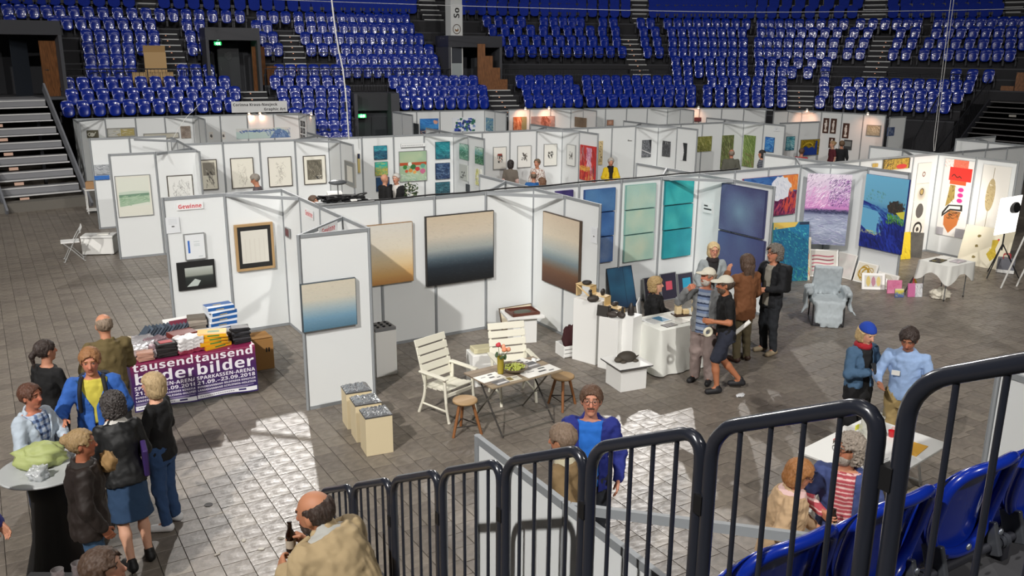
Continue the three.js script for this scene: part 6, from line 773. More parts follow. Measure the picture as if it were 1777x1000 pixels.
{ // cloth-covered table of the sculptor
  const P0 = [2.64, 0.012, -13.26], o = thing('cloth_table', 'table under a long white cloth beside the sculpture plinths', 'table', P0, ANG), W = 1.3, D = 0.72, H = 0.75; for (const [x, z] of [[-0.55, -0.28], [0.55, -0.28], [-0.55, 0.28], [0.55, 0.28]]) part('leg', rod([x, 0, z], [x, H - 0.03, z], 0.018), M.steel, o); part('tabletop', bx(W - 0.04, 0.03, D - 0.04, 0, H - 0.025, 0), M.white, o);
  const pos = [], idx = [], n = 96, rows = 9, pr = (t) => { const L = 2 * (W + D); let s = t * L; if (s < W) return [-W / 2 + s, D / 2, 0, 1]; s -= W; if (s < D) return [W / 2, D / 2 - s, 1, 0]; s -= D; if (s < W) return [W / 2 - s, -D / 2, 0, -1]; s -= W; return [-W / 2, -D / 2 + s, -1, 0]; };
  for (let j = 0; j < rows; j++) for (let i = 0; i < n; i++) { const [x, z, nx, nz] = pr(i / n), t = j / (rows - 1), f = 0.004 + t * (0.02 + 0.022 * Math.sin(i * 0.75 + 1.3 * Math.sin(i * 0.23)) + 0.01 * noise3(i * 0.3, j * 0.5, 2)); pos.push(x + nx * f, H + 0.002 - t * (H - 0.015), z + nz * f); }
  for (let j = 0; j < rows - 1; j++) for (let i = 0; i < n; i++) { const a = j * n + i, b = j * n + (i + 1) % n; idx.push(a, a + n, b + n, a, b + n, b); }
  const g = new THREE.BufferGeometry(); g.setAttribute('position', new THREE.Float32BufferAttribute(pos, 3)); g.setIndex(idx); g.computeVertexNormals(); const top = bx(W, 0.004, D, 0, H, 0); const cm = mat(0xdedfd8, 0.85, { side: 2 }), cl = part('cloth_drop', g, cm, o); part('cloth_top', top, cm, o);
  const put = (name, label, cat, g2, m, x, z, ry = 0) => solo(name, g2, m, label, cat, [P0[0] + x * CA + z * SA, 0.767, P0[2] - x * SA + z * CA], ANG + ry);
  const c1 = cell(80, 56, (c, w, h) => { base(c, w, h, '#dfe1e0'); c.fillStyle = '#5a8fb0'; c.fillRect(w * 0.5, h * 0.1, w * 0.4, h * 0.8); c.fillStyle = '#999'; c.fillRect(w * 0.08, h * 0.2, w * 0.3, 2); }), c2 = cell(60, 40, (c, w, h) => { base(c, w, h, '#4a4644'); grain(c, w, h, 60, ['#777', '#222', '#a08a6a'], 0.5, 10, 4); });
  const lie = (c, w, d, t = 0.006) => { const q = printBox(w, d, t, c); q.rotateX(-Math.PI / 2); q.translate(0, t / 2, d / 2); return q; };
  put('open_brochure', 'open white brochure with a blue picture on the cloth table', 'brochure', lie(c1, 0.42, 0.28), cellMat(c1), -0.35, -0.1, 0.1); put('picture_card', 'dark picture card at the front of the cloth table', 'card', lie(c2, 0.24, 0.14), cellMat(c2), -0.35, 0.2, 0.1); put('white_list', 'white sheet at the front of the cloth table', 'sheet', rbx(0.3, 0.004, 0.2, 0.001, 0, 0.002, 0), M.paper, 0.0, 0.12, 0.1);
  const sx = P0[0] + 0.18 * CA - 0.12 * SA, sz = P0[2] - 0.18 * SA - 0.12 * CA, sc = thing('block_sculpture', 'pale stone blocks on a dark base on the cloth table', 'sculpture', [sx, 0.767, sz], 0.3); part('base', rbx(0.28, 0.02, 0.2, 0.004, 0, 0.01, 0), mat(0x3a2a22, 0.5), sc); part('pillar', [rbx(0.1, 0.13, 0.1, 0.02, -0.06, 0.085, 0), rbx(0.1, 0.1, 0.1, 0.02, -0.06, 0.2, -0.01)], mat(0xcbb68e, 0.7), sc); part('low_block', rbx(0.11, 0.08, 0.1, 0.02, 0.06, 0.06, 0.02), mat(0xc4ad82, 0.7), sc);
  put('stone_tower', 'single pale stone tower on the cloth table', 'sculpture', [rbx(0.11, 0.12, 0.11, 0.03, 0, 0.06, 0), rbx(0.12, 0.1, 0.11, 0.03, 0.005, 0.17, 0)], mat(0xcdb88f, 0.7), 0.46, -0.1); put('white_dish', 'small white dish beside the stone tower', 'dish', lathe([[0.001, 0], [0.06, 0], [0.09, 0.03], [0.085, 0.03], [0.055, 0.008], [0.001, 0.006]], 20), M.whiteGloss, 0.5, 0.14);
}
{ const o = thing('white_folding_seat', 'white chair behind the cloth table, its back towards the plinths', 'chair', [2.33, 0.012, -13.87], rad(75)); part('seat', rbx(0.42, 0.03, 0.42, 0.01, 0, 0.45, 0), M.white, o); part('backrest', rbx(0.42, 0.28, 0.025, 0.01, -0.0, 0.72, -0.22, -0.15), M.white, o); for (const [x, z] of [[-0.18, -0.2], [0.18, -0.2], [-0.18, 0.18], [0.18, 0.18]]) part('leg', rod([x, 0, z], [x, 0.45, z], 0.012), M.steel, o); }
{ // small cloth table on the right
  const P0 = [8.92, 0.012, -17.42], o = thing('white_side_table', 'small table with a short white cloth and thin metal legs', 'table', P0, ANG), W = 0.85, D = 0.7, H = 0.75; for (const [x, z] of [[-0.33, -0.25], [0.33, -0.25], [-0.33, 0.25], [0.33, 0.25]]) { part('leg', rod([x, 0, z], [x, H - 0.03, z], 0.011), M.steel, o); part('leg_cap', ball(0.018, x, 0.015, z, 1, 1, 1, 8, 6), M.black, o); }
  const pos = [], idx = [], n = 64; for (let j = 0; j < 5; j++) for (let i = 0; i < n; i++) { const a = i / n * 6.283, c = Math.cos(a), s = Math.sin(a), k = 1 / Math.max(Math.abs(c), Math.abs(s)), t = j / 4, cor = Math.abs(c * s) * 2, f = 1 + t * (0.06 + 0.03 * Math.sin(i * 1.3)); pos.push(c * k * W / 2 * f, H + 0.003 - t * (0.2 + 0.2 * Math.pow(cor, 3)), s * k * D / 2 * f); }
  for (let j = 0; j < 4; j++) for (let i = 0; i < n; i++) { const a = j * n + i, b = j * n + (i + 1) % n; idx.push(a, a + n, b + n, a, b + n, b); } const g = new THREE.BufferGeometry(); g.setAttribute('position', new THREE.Float32BufferAttribute(pos, 3)); g.setIndex(idx); g.computeVertexNormals(); const cm = mat(0xe2e2dc, 0.85, { side: 2 }); part('cloth_drop', g, cm, o); part('cloth_top', bx(W, 0.005, D, 0, H, 0), cm, o);
  const put = (name, label, cat, g2, m, x, z, ry) => solo(name, g2, m, label, cat, [P0[0] + x * CA + z * SA, 0.77, P0[2] - x * SA + z * CA], ANG + ry);
  const k1 = cell(64, 48, (c, w, h) => { base(c, w, h, '#2e2c26'); dabs(c, 0, 0, w, h, 16, ['#a8962e', '#c9b84a', '#111'], 20, 5, 0.3); }), k2 = cell(64, 40, (c, w, h) => { base(c, w, h, '#b9b3b6'); dabs(c, 0, 0, w, h, 16, ['#d89ab0', '#efe9ea', '#8a8088'], 20, 5, 0.3); }), lie = (c, w, d, t = 0.012) => { const q = printBox(w, d, t, c); q.rotateX(-Math.PI / 2); q.translate(0, t / 2, d / 2); return q; };
  put('art_folder', 'black and yellow art folder on the small white table', 'folder', lie(k1, 0.36, 0.22), cellMat(k1), -0.18, -0.08, 0.2); put('art_folder', 'grey and pink art folder on the small white table', 'folder', lie(k2, 0.34, 0.2), cellMat(k2), 0.12, 0.16, 0.1); put('white_sheet', 'white sheets at the far corner of the small white table', 'sheet', rbx(0.3, 0.008, 0.22, 0.002, 0, 0.004, 0), M.paper, 0.18, -0.2, 0.2);
  const tr = thing('colour_tripod', 'small stand with red, yellow and black legs under the white table', 'stand', [8.42, 0.012, -17.75]); for (const [x, z, c] of [[-0.16, 0.05, 0x1a1a1a], [0.0, 0.1, 0xc02a34], [0.18, 0.02, 0xc0a02a]]) part('leg', rod([x, 0, z], [0.02, 0.32, 0], 0.018), mat(c, 0.4), tr);
}
const lump = (r, sx, sy, sz, amp, f, s) => { const g = new THREE.SphereGeometry(r, 28, 20), q = g.attributes.position; for (let i = 0; i < q.count; i++) { const x = q.getX(i), y = q.getY(i), z = q.getZ(i), n = 1 + amp * noise3(x * f + s, y * f, z * f) + amp * 0.5 * noise3(x * f * 2.7, y * f * 2.7 + s, z * f * 2.7); q.setXYZ(i, x * n * sx, Math.max(-r * 0.72, y * n) * sy, z * n * sz); } g.translate(0, r * 0.72 * sy, 0); g.computeVertexNormals(); return g; };
solo('cloth_bag', lump(0.16, 1.3, 0.8, 0.8, 0.25, 9, 2), mat(0xd8d2c2, 0.8), 'crumpled cream cloth bag with dark marks on the floor under the white table', 'bag', [8.8, 0.012, -17.25]);
{ const o = thing('shopping_bag', 'grey shopping bag with red handles beside the black tripod', 'bag', [11.32, 0.012, -19.45], rad(-30)); part('bag_body', rbx(0.36, 0.36, 0.16, 0.02, 0, 0.18, 0), mat(0x6f7078, 0.7), o); part('white_base', rbx(0.365, 0.08, 0.165, 0.01, 0, 0.05, 0), M.white, o); for (const z of [-0.05, 0.08]) part('handle', pipe([[-0.07, 0.34, z], [-0.06, 0.44, z], [0.06, 0.44, z], [0.07, 0.34, z]], 0.01, 16, 6), mat(0xb8303a, 0.6), o); }
{ // work lamp with white reflector
  const o = thing('work_lamp', 'bright work lamp with a glowing white diffuser on a black tripod', 'lamp', [11.0, 0.012, -19.15], 0); for (let i = 0; i < 3; i++) { const a = i * 2.1 + 0.5; part('leg', rod([Math.cos(a) * 0.42, 0, Math.sin(a) * 0.42], [0, 0.75, 0], 0.014), M.black, o); } part('pole', rod([0, 0.6, 0], [0, 1.5, 0], 0.016), M.black, o);
  const dir = V3(-0.35, -0.05, -0.9).normalize(), up = V3(0, 1, 0); part('lamp_head', [rod([0.1, 1.6, 0.16], [0.02, 1.58, 0.0], 0.12, 0.14, 16)], M.black, o); part('glowing_face', [rod([0.015, 1.58, -0.01], [0.005, 1.58, -0.03], 0.13, 0.13, 16)], mat(0xffffff, 0.5, { emissive: 0xfffaf0, emissiveIntensity: 14 }), o); part('glowing_diffuser', bx(0.62, 0.85, 0.012, -0.05, 1.42, 0.12, 0.12, 0.35, 0.04), mat(0xf2f2ee, 0.7, { emissive: 0xfffaf2, emissiveIntensity: 2 }), o);
  const l = new THREE.SpotLight(0xfff6ea, 16, 0, rad(62), 0.6, 2); l.position.set(-0.03, 1.56, -0.07); const t = new THREE.Object3D(); t.name = 'aim'; t.position.set(-0.9, 1.4, -1.2); o.add(t); l.target = t; l.castShadow = true; l.shadow.radius = 6; l.name = 'work_beam'; o.add(l);
}
{ const o = thing('step_ladder', 'white step ladder standing beside the black tripod', 'ladder', [10.75, 0.012, -17.45], rad(20)); for (const s of [0, 0.45]) { part('rail', rod([s, 0, 0], [s + 0.02, 1.3, -0.3], 0.022), M.white, o); part('rear_rail', rod([s, 0, -0.7], [s + 0.02, 1.3, -0.32], 0.018), M.white, o); } for (let i = 1; i < 5; i++) part('step', bx(0.45, 0.03, 0.08, 0.23, i * 0.27, -i * 0.06), M.white, o); }
{ // crowded white table near the seats
  const a = rad(40), P0 = [3.92, 0.012, -8.62], o = thing('trestle_table', 'white trestle table crowded with papers, cups and bottles', 'table', P0, a), W = 1.45, D = 0.95; part('tabletop', rbx(W, 0.028, D, 0.006, 0, 0.74, 0), M.whiteGloss, o);
  for (const s of [-0.52, 0.52]) { for (const z of [-0.3, 0.3]) part('trestle_leg', rod([s, 0, z * 1.25], [s, 0.72, z * 0.7], 0.018), M.white, o); part('trestle_bar', rod([s, 0.3, -0.33], [s, 0.3, 0.33], 0.014), M.white, o); part('trestle_top', bx(0.05, 0.05, 0.7, s, 0.7, 0), M.white, o); }
  const at = (x, z) => [P0[0] + x * Math.cos(a) + z * Math.sin(a), P0[2] - x * Math.sin(a) + z * Math.cos(a)], put = (name, label, cat, g, m, x, z, ry = 0) => { const [X, Z] = at(x, z); return solo(name, g, m, label, cat, [X, 0.767, Z], a + ry); };
  const k1 = cell(80, 56, (c, w, h) => { base(c, w, h, '#e6e6e4'); c.fillStyle = '#555'; for (let i = 0; i < 7; i++) c.fillRect(w * 0.1, h * (0.15 + i * 0.1), w * rr(0.4, 0.8), 1.5); }), k2 = cell(80, 56, (c, w, h) => { base(c, w, h, '#c02a3a'); c.fillStyle = '#e8e0e0'; c.fillRect(w * 0.08, h * 0.1, w * 0.84, h * 0.8); c.fillStyle = '#8a8f96'; c.fillRect(w * 0.15, h * 0.2, w * 0.4, h * 0.5); }), lie = (c, w, d, t = 0.006) => { const q = printBox(w, d, t, c); q.rotateX(-Math.PI / 2); q.translate(0, t / 2, d / 2); return q; };
  put('printed_list', 'printed list at the outer end of the crowded white table', 'sheet', lie(k1, 0.3, 0.21), cellMat(k1), -0.5, 0.1, 0.2); put('printed_list', 'printed list beside the curly-haired man on the white table', 'sheet', lie(k1, 0.3, 0.21), cellMat(k1), -0.2, 0.3, -0.1); put('printed_list', 'printed list in the middle of the crowded white table', 'sheet', lie(k1, 0.3, 0.21), cellMat(k1), -0.15, -0.1, 0.4); put('red_bordered_card', 'red bordered card on the crowded white table', 'card', lie(k2, 0.26, 0.15), cellMat(k2), -0.05, -0.32, 0.1); put('pale_folder', 'pale grey folder at the far edge of the crowded white table', 'folder', rbx(0.3, 0.012, 0.22, 0.003, 0, 0.006, 0), mat(0xd2d0cc, 0.6), 0.12, -0.36, 0.2);
  put('yellow_envelope', 'yellow envelope at the front of the crowded white table', 'envelope', rbx(0.34, 0.006, 0.24, 0.002, 0, 0.003, 0), mat(0xe0a93a, 0.6), 0.28, 0.26, 0.1);
  const cup = (l, x, z) => { const [X, Z] = at(x, z), q = thing('red_cup', l, 'cup', [X, 0.767, Z], 0.5); part('cup_body', lathe([[0.001, 0], [0.03, 0], [0.04, 0.07], [0.037, 0.07], [0.028, 0.006], [0.001, 0.006]], 20), mat(0xc01824, 0.3), q); part('handle', pipe([[0.036, 0.055, 0], [0.062, 0.05, 0], [0.058, 0.02, 0], [0.032, 0.018, 0]], 0.006, 14, 6), mat(0xc01824, 0.3), q); }; cup('red cup nearer the table edge', 0.5, 0.1); cup('red cup beside the snack dish', 0.4, -0.02);
  put('snack_dish', 'small brown snack dish beside the red cups', 'dish', ball(0.05, 0, 0.02, 0, 1, 0.5, 1, 14, 8), mat(0xb98a72, 0.6), 0.4, 0.1); put('pink_napkin', 'pale pink napkin at the table corner', 'napkin', rbx(0.18, 0.004, 0.14, 0.001, 0, 0.002, 0), mat(0xe0b8b0, 0.8), 0.6, -0.05, 0.3);
  const clear = new THREE.MeshPhysicalMaterial({ color: 0xf4f8fa, roughness: 0.12, transmission: 1, thickness: 0 }); put('water_bottle', 'clear water bottle on the crowded white table', 'bottle', lathe([[0.001, 0], [0.036, 0], [0.038, 0.02], [0.038, 0.18], [0.016, 0.24], [0.014, 0.27], [0.001, 0.27]], 18), clear, 0.5, -0.2); put('clear_bag', 'crumpled clear plastic bag on the crowded white table', 'bag', lump(0.14, 1, 1.2, 0.8, 0.3, 9, 7), new THREE.MeshPhysicalMaterial({ color: 0xf0f0ea, roughness: 0.3, transmission: 0.7, thickness: 0 }), 0.2, -0.15); put('yellow_tag', 'small yellow-green label inside the clear bag', 'label', rbx(0.08, 0.06, 0.006, 0.002, 0, 0.1, 0), mat(0xd8d84a, 0.6), 0.12, -0.28);
  const bx1 = thing('storage_crate', 'dark crate with red things under the crowded white table', 'crate', [4.35, 0.012, -8.35], a); part('crate_box', rbx(0.5, 0.3, 0.35, 0.01, 0, 0.15, 0), M.black, bx1); part('red_pack', rbx(0.16, 0.1, 0.12, 0.01, 0.12, 0.35, 0.05), mat(0xb01c2a, 0.5), bx1); part('paper_pack', rbx(0.2, 0.12, 0.16, 0.02, -0.1, 0.36, 0), mat(0x9a8f7c, 0.7), bx1);
}
{ // bar table
  const o = thing('bar_table', 'round pale grey standing table with a black skirted column', 'table', [-4.3, 0.012, -7.35]); part('tabletop', lathe([[0.001, 1.06], [0.39, 1.06], [0.41, 1.07], [0.41, 1.085], [0.4, 1.09], [0.001, 1.09]], 48), mat(0xb9bcbc, 0.4), o); part('black_column', lathe([[0.3, 0.0], [0.3, 0.02], [0.2, 0.4], [0.17, 0.8], [0.2, 1.06], [0.001, 1.06]], 28), M.black, o);
  solo('green_bag', lump(0.175, 1.25, 0.72, 0.85, 0.2, 7, 4), mat(0xa6b070, 0.6, { clearcoat: 0.3 }), 'puffed lime green plastic bag on the standing table', 'bag', [-4.38, 1.1, -7.4], 0.4); solo('clear_wrap', lump(0.085, 1.0, 0.9, 1.1, 0.3, 14, 3), new THREE.MeshPhysicalMaterial({ color: 0xe9ecee, roughness: 0.25, transmission: 0.55, thickness: 0 }), 'crumpled clear plastic wrap beside the lime green bag', 'wrapper', [-4.26, 1.1, -7.14]);
}
const amber = mat(0x1c0d06, 0.12, { clearcoat: 0.8 }), botG = lathe([[0.001, 0], [0.03, 0], [0.031, 0.01], [0.031, 0.1], [0.028, 0.12], [0.014, 0.155], [0.013, 0.195], [0.015, 0.2], [0.001, 0.2]], 16), botL = lathe([[0.0315, 0.03], [0.0318, 0.03], [0.0318, 0.085], [0.0315, 0.085]], 16);
function bottle(label, x, y, z, tilt = 0, ry = 0) { const o = thing('beer_bottle', label, 'bottle', [x, y, z], ry); o.rotation.z = tilt; part('glass', botG, amber, o); part('label', botL, mat(0xb9ab98, 0.6), o); return o; }
// cables and clamp lamps on the wall tops
{ const P = (u, y, v = 0) => { const [x, z] = grid(u, v); return [x, y, z]; };
  solo('wall_cable', pipe([P(0.4, 2.53), P(1.2, 2.515), P(1.9, 2.53, 0.02), P(2.6, 2.515), P(3.4, 2.53), P(4.2, 2.515), P(5.2, 2.53), P(6.3, 2.52), P(7.4, 2.53), P(8.6, 2.52), P(9.0, 2.53)], 0.014, 90, 6), M.black, 'black cable laid along the top of the long booth wall', 'cable');
  const o = thing('cable_heap', 'heap of black cables, sockets and clamps on the booth wall corner', 'cables', [P(0.35, 0)[0], 2.5, P(0.35, 0)[2]], ANG); part('carrier_board', rbx(0.9, 0.02, 0.3, 0.005, 0.1, 0.012, -0.12), mat(0x8f9192, 0.5), o); for (let i = 0; i < 7; i++) { const pts = []; for (let k = 0; k < 9; k++) pts.push([rr(-0.35, 0.5), rr(0.03, 0.13), rr(-0.24, 0.02)]); part('cable_loop', pipe(pts, 0.012, 60, 5), M.black, o); } for (let i = 0; i < 4; i++) part('socket', rbx(0.06, 0.09, 0.05, 0.01, -0.2 + i * 0.13, 0.07, -0.05, 0.3, i), M.black, o); part('white_plug', rbx(0.1, 0.03, 0.06, 0.01, 0.2, 0.05, 0.02), M.white, o);
  const d = thing('clamp_lamp_unused', 'dark clamp lamp on a stalk above the cable heap', 'lamp', [P(0.05, 0)[0], 2.52, P(0.05, 0)[2] - 1.2], 0.3); part('pole', rod([0, -2.5, 0], [0, 0.14, 0], 0.01), M.steel, d); part('head', ball(0.13, 0, 0.17, 0, 1.2, 0.35, 0.9, 16, 8), mat(0x4a4d50, 0.4), d); part('white_box', rbx(0.25, 0.3, 0.2, 0.01, -0.05, -0.15, -0.1), M.white, d);
}
// small warm clip lamps on the far booths: [x, z, aim x, aim z]
[[-9.9, -33.2, -9.6, -34.2, 'over the mountain picture'], [-9.55, -33.4, -9.3, -34.4, 'over the mountain picture, second one'], [-7.5, -32.9, -8.2, -33.6, 'at the side wall end'], [0.5, -36.9, 0.3, -38, 'over the orange picture'], [1.5, -37.4, 1.4, -38.4, 'over the reddish portrait'], [8.0, -38.4, 7.9, -39.4, 'in the pinkish booth'], [12.3, -37.2, 12.6, -38.2, 'beside the statue prints'], [14.1, -35.3, 14.4, -36, 'near the olive drawing']].forEach(([x, z, ax, az, w]) => {
  const o = thing('clip_lamp', 'small warm clip lamp on the wall top ' + w, 'lamp', [x, 2.42, z]); part('arm', rod([(ax - x) * 0.5, 0.05, (az - z) * 0.5], [0, 0.15, 0], 0.008, 0.008, 5), M.white, o); part('shade', ball(0.05, 0, 0.15, 0, 1, 1, 1, 10, 8), M.white, o); part('bulb_face', ball(0.04, 0, 0.1, 0, 1, 0.6, 1, 10, 6), mat(0xffffff, 0.5, { emissive: 0xffd0a0, emissiveIntensity: 6 }), o);
  const l = new THREE.SpotLight(0xffb890, 2.2, 0, rad(55), 0.7, 2); l.position.set(0, 0.04, 0); const t = new THREE.Object3D(); t.name = 'aim'; t.position.set(ax - x, -0.9, az - z); o.add(t); l.target = t; l.castShadow = true; l.name = 'clip_beam'; o.add(l);
});
{ const o = thing('potted_plant', 'leafy potted plant with white blossoms behind the long booth wall', 'plant', [-2.6, 0.012, -22.3]); part('stand', rbx(0.3, 1.0, 0.3, 0.01, 0, 0.5, 0), M.white, o); part('pot', lathe([[0.001, 1.0], [0.08, 1.0], [0.1, 1.16], [0.09, 1.16], [0.001, 1.14]], 16), mat(0x6a6a66, 0.6), o); const lf = [], fl = []; for (let i = 0; i < 60; i++) { const b = ball(0.05, 0, 0, 0, 1, 0.15, 0.55, 6, 4); place(b, rr(-0.16, 0.16), 1.2 + rr(0, 0.34), rr(-0.14, 0.14), rr(-1, 1), rr(0, 6), rr(-1, 1)); lf.push(b); if (i % 4 === 0) fl.push(ball(0.03, rr(-0.15, 0.15), 1.25 + rr(0, 0.32), rr(-0.1, 0.15), 1, 0.7, 1, 6, 4)); } part('leaves', lf, mat(0x3d4f30, 0.6), o).userData.kind = 'stuff'; part('blossoms', fl, mat(0xe0ddd0, 0.7), o).userData.kind = 'stuff'; }
{ const o = thing('small_side_table', 'small white table with a brown parcel at the outer left booth', 'table', [-12.7, 0.012, -26.2], rad(31)); part('tabletop', rbx(0.5, 0.03, 0.5, 0.005, 0, 0.72, 0), M.white, o); for (const [x, z] of [[-0.2, -0.2], [0.2, -0.2], [-0.2, 0.2], [0.2, 0.2]]) part('leg', rod([x, 0, z], [x, 0.71, z], 0.015), M.white, o); part('lower_shelf', rbx(0.46, 0.02, 0.46, 0.004, 0, 0.1, 0), M.white, o); solo('brown_parcel', rbx(0.36, 0.22, 0.26, 0.03, 0, 0.11, 0), mat(0xa9835c, 0.8), 'brown parcel on the small white side table', 'parcel', [-12.7, 0.748, -26.2], 0.3); }
// scraps and marks on the floor
solo('floor_socket', place(new THREE.CylinderGeometry(0.045, 0.045, 0.006, 20), 0, 0.003, 0), mat(0x2a2421, 0.6), 'round dark floor socket lid', 'lid', [-3.32, 0.0125, -8.62]);
[[-2.5, -7.75, 'the seated man', 0xc9c4ba], [-2.9, -7.65, 'the floor socket, first', 0x9c968c], [-2.72, -7.9, 'the floor socket, second', 0xb5afa4], [-2.35, -7.95, 'the end of the tile joint', 0x8f897e], [3.35, -11.9, 'the walking man in shorts', 0xd9dadb]].forEach(([x, z, w, c], i) => solo('paper_scrap', lump(i === 4 ? 0.06 : 0.025, 1.4, 0.25, 0.8, 0.3, 20, i), mat(c, 0.7), 'small torn paper scrap on the floor near ' + w, 'scrap', [x, 0.013, z], i));
// ---------- people ----------
function sdfMesh(fn, lo, hi, h, colour) {
  const nx = Math.ceil((hi[0] - lo[0]) / h) + 1, ny = Math.ceil((hi[1] - lo[1]) / h) + 1, nz = Math.ceil((hi[2] - lo[2]) / h) + 1, D = new Float32Array(nx * ny * nz).fill(1), B = 5, R = B * h * 0.95;
  for (let bz = 0; bz < nz; bz += B) for (let by = 0; by < ny; by += B) for (let bxx = 0; bxx < nx; bxx += B) {
    const m = fn(lo[0] + (bxx + B / 2 - 0.5) * h, lo[1] + (by + B / 2 - 0.5) * h, lo[2] + (bz + B / 2 - 0.5) * h), far = Math.abs(m) > R * 1.25;
    for (let k = bz; k < Math.min(bz + B, nz); k++) for (let j = by; j < Math.min(by + B, ny); j++) for (let i = bxx; i < Math.min(bxx + B, nx); i++) D[(k * ny + j) * nx + i] = far ? m : fn(lo[0] + i * h, lo[1] + j * h, lo[2] + k * h);
  }
  const vid = new Int32Array(nx * ny * nz).fill(-1), pos = [], idx = [], sx = 1, sy = nx, sz = nx * ny;
  const cor = [0, sx, sy, sx + sy, sz, sx + sz, sy + sz, sx + sy + sz], ed = [[0, 1], [2, 3], [4, 5], [6, 7], [0, 2], [1, 3], [4, 6], [5, 7], [0, 4], [1, 5], [2, 6], [3, 7]];
  for (let k = 0; k < nz - 1; k++) for (let j = 0; j < ny - 1; j++) for (let i = 0; i < nx - 1; i++) {
    const o = k * sz + j * sy + i; let mask = 0; for (let c = 0; c < 8; c++) if (D[o + cor[c]] < 0) mask |= 1 << c;
    if (mask === 0 || mask === 255) continue;
    let x = 0, y = 0, z = 0, n = 0;
    for (const [a, b] of ed) { const da = D[o + cor[a]], db = D[o + cor[b]]; if ((da < 0) === (db < 0)) continue; const t = da / (da - db); x += (a & 1) + ((b & 1) - (a & 1)) * t; y += (a >> 1 & 1) + ((b >> 1 & 1) - (a >> 1 & 1)) * t; z += (a >> 2) + ((b >> 2) - (a >> 2)) * t; n++; }
    vid[o] = pos.length / 3; pos.push(lo[0] + (i + x / n) * h, lo[1] + (j + y / n) * h, lo[2] + (k + z / n) * h);
  }
  const quad = (a, b, c, d, f) => { if (a < 0 || b < 0 || c < 0 || d < 0) return; f ? idx.push(a, b, c, a, c, d) : idx.push(a, c, b, a, d, c); };
  for (let k = 1; k < nz - 1; k++) for (let j = 1; j < ny - 1; j++) for (let i = 1; i < nx - 1; i++) {
    const o = k * sz + j * sy + i, s = D[o] < 0;
    if (s !== D[o + sx] < 0) quad(vid[o - sy - sz], vid[o - sz], vid[o], vid[o - sy], s);
    if (s !== D[o + sy] < 0) quad(vid[o - sx - sz], vid[o - sx], vid[o], vid[o - sz], s);
    if (s !== D[o + sz] < 0) quad(vid[o - sx - sy], vid[o - sy], vid[o], vid[o - sx], s);
  }
  const g = new THREE.BufferGeometry(); g.setAttribute('position', new THREE.Float32BufferAttribute(pos, 3)); g.setIndex(idx); g.computeVertexNormals();
  if (colour) { const c = new Float32Array(pos.length), k = new THREE.Color(); for (let i = 0; i < pos.length; i += 3) { k.set(colour(pos[i], pos[i + 1], pos[i + 2])); c[i] = k.r; c[i + 1] = k.g; c[i + 2] = k.b; } g.setAttribute('color', new THREE.BufferAttribute(c, 3)); }
  return g;
}
const smin = (a, b, k) => { const h = Math.max(k - Math.abs(a - b), 0) / k; return Math.min(a, b) - h * h * k * 0.25; };
const smax = (a, b, k) => -smin(-a, -b, k);
function cap(a, b, ra, rb) { const bx_ = b[0] - a[0], by = b[1] - a[1], bz = b[2] - a[2], L = bx_ * bx_ + by * by + bz * bz || 1e-9; return (x, y, z) => { const px = x - a[0], py = y - a[1], pz = z - a[2]; let t = (px * bx_ + py * by + pz * bz) / L; t = t < 0 ? 0 : t > 1 ? 1 : t; const dx = px - bx_ * t, dy = py - by * t, dz = pz - bz * t; return Math.sqrt(dx * dx + dy * dy + dz * dz) - (ra + (rb - ra) * t); }; }
const ell = (c, r) => { const m = Math.min(...r); return (x, y, z) => { const a = (x - c[0]) / r[0], b = (y - c[1]) / r[1], d = (z - c[2]) / r[2]; return (Math.sqrt(a * a + b * b + d * d) - 1) * m; }; };
function uni(list, k) { return (x, y, z) => { let d = 9; for (const f of list) d = smin(d, f(x, y, z), k); return d; }; }
const add = (a, b, s = 1) => [a[0] + b[0] * s, a[1] + b[1] * s, a[2] + b[2] * s], lerp3 = (a, b, t) => [a[0] + (b[0] - a[0]) * t, a[1] + (b[1] - a[1]) * t, a[2] + (b[2] - a[2]) * t];
const nrm = (a) => { const l = Math.hypot(...a) || 1; return [a[0] / l, a[1] / l, a[2] / l]; }, crs = (a, b) => [a[1] * b[2] - a[2] * b[1], a[2] * b[0] - a[0] * b[2], a[0] * b[1] - a[1] * b[0]], dot3 = (a, b) => a[0] * b[0] + a[1] * b[1] + a[2] * b[2];
const TORSO = { m: [[-0.45, 0.165, 0.125], [-0.2, 0.168, 0.125], [0, 0.165, 0.122], [0.3, 0.15, 0.115], [0.6, 0.168, 0.12], [0.85, 0.178, 0.105], [0.96, 0.13, 0.085], [1.08, 0.065, 0.065]], f: [[-0.45, 0.17, 0.13], [-0.2, 0.178, 0.132], [0, 0.17, 0.125], [0.3, 0.132, 0.105], [0.62, 0.15, 0.125], [0.85, 0.155, 0.098], [0.96, 0.115, 0.078], [1.08, 0.055, 0.058]] };
function loft(sk, table, grow, t0, t1) {
  const { P, T, S, F, Lt } = sk;
  return (x, y, z) => { const q = [x - P[0], y - P[1], z - P[2]], a = dot3(q, T), s = dot3(q, S), f = dot3(q, F), t = Math.max(table[0][0], Math.min(1.08, a / Lt)); let i = 1; while (i < table.length - 1 && table[i][0] < t) i++; const A = table[i - 1], Bq = table[i], u = Math.max(0, Math.min(1, (t - A[0]) / (Bq[0] - A[0]))), e = u * u * (3 - 2 * u), rx = A[1] + (Bq[1] - A[1]) * e + grow, rz = A[2] + (Bq[2] - A[2]) * e + grow, m = Math.sqrt((s / rx) ** 2 + (f / rz) ** 2); return Math.max((m - 1) * Math.min(rx, rz), a - t1 * Lt, t0 * Lt - a); };
}
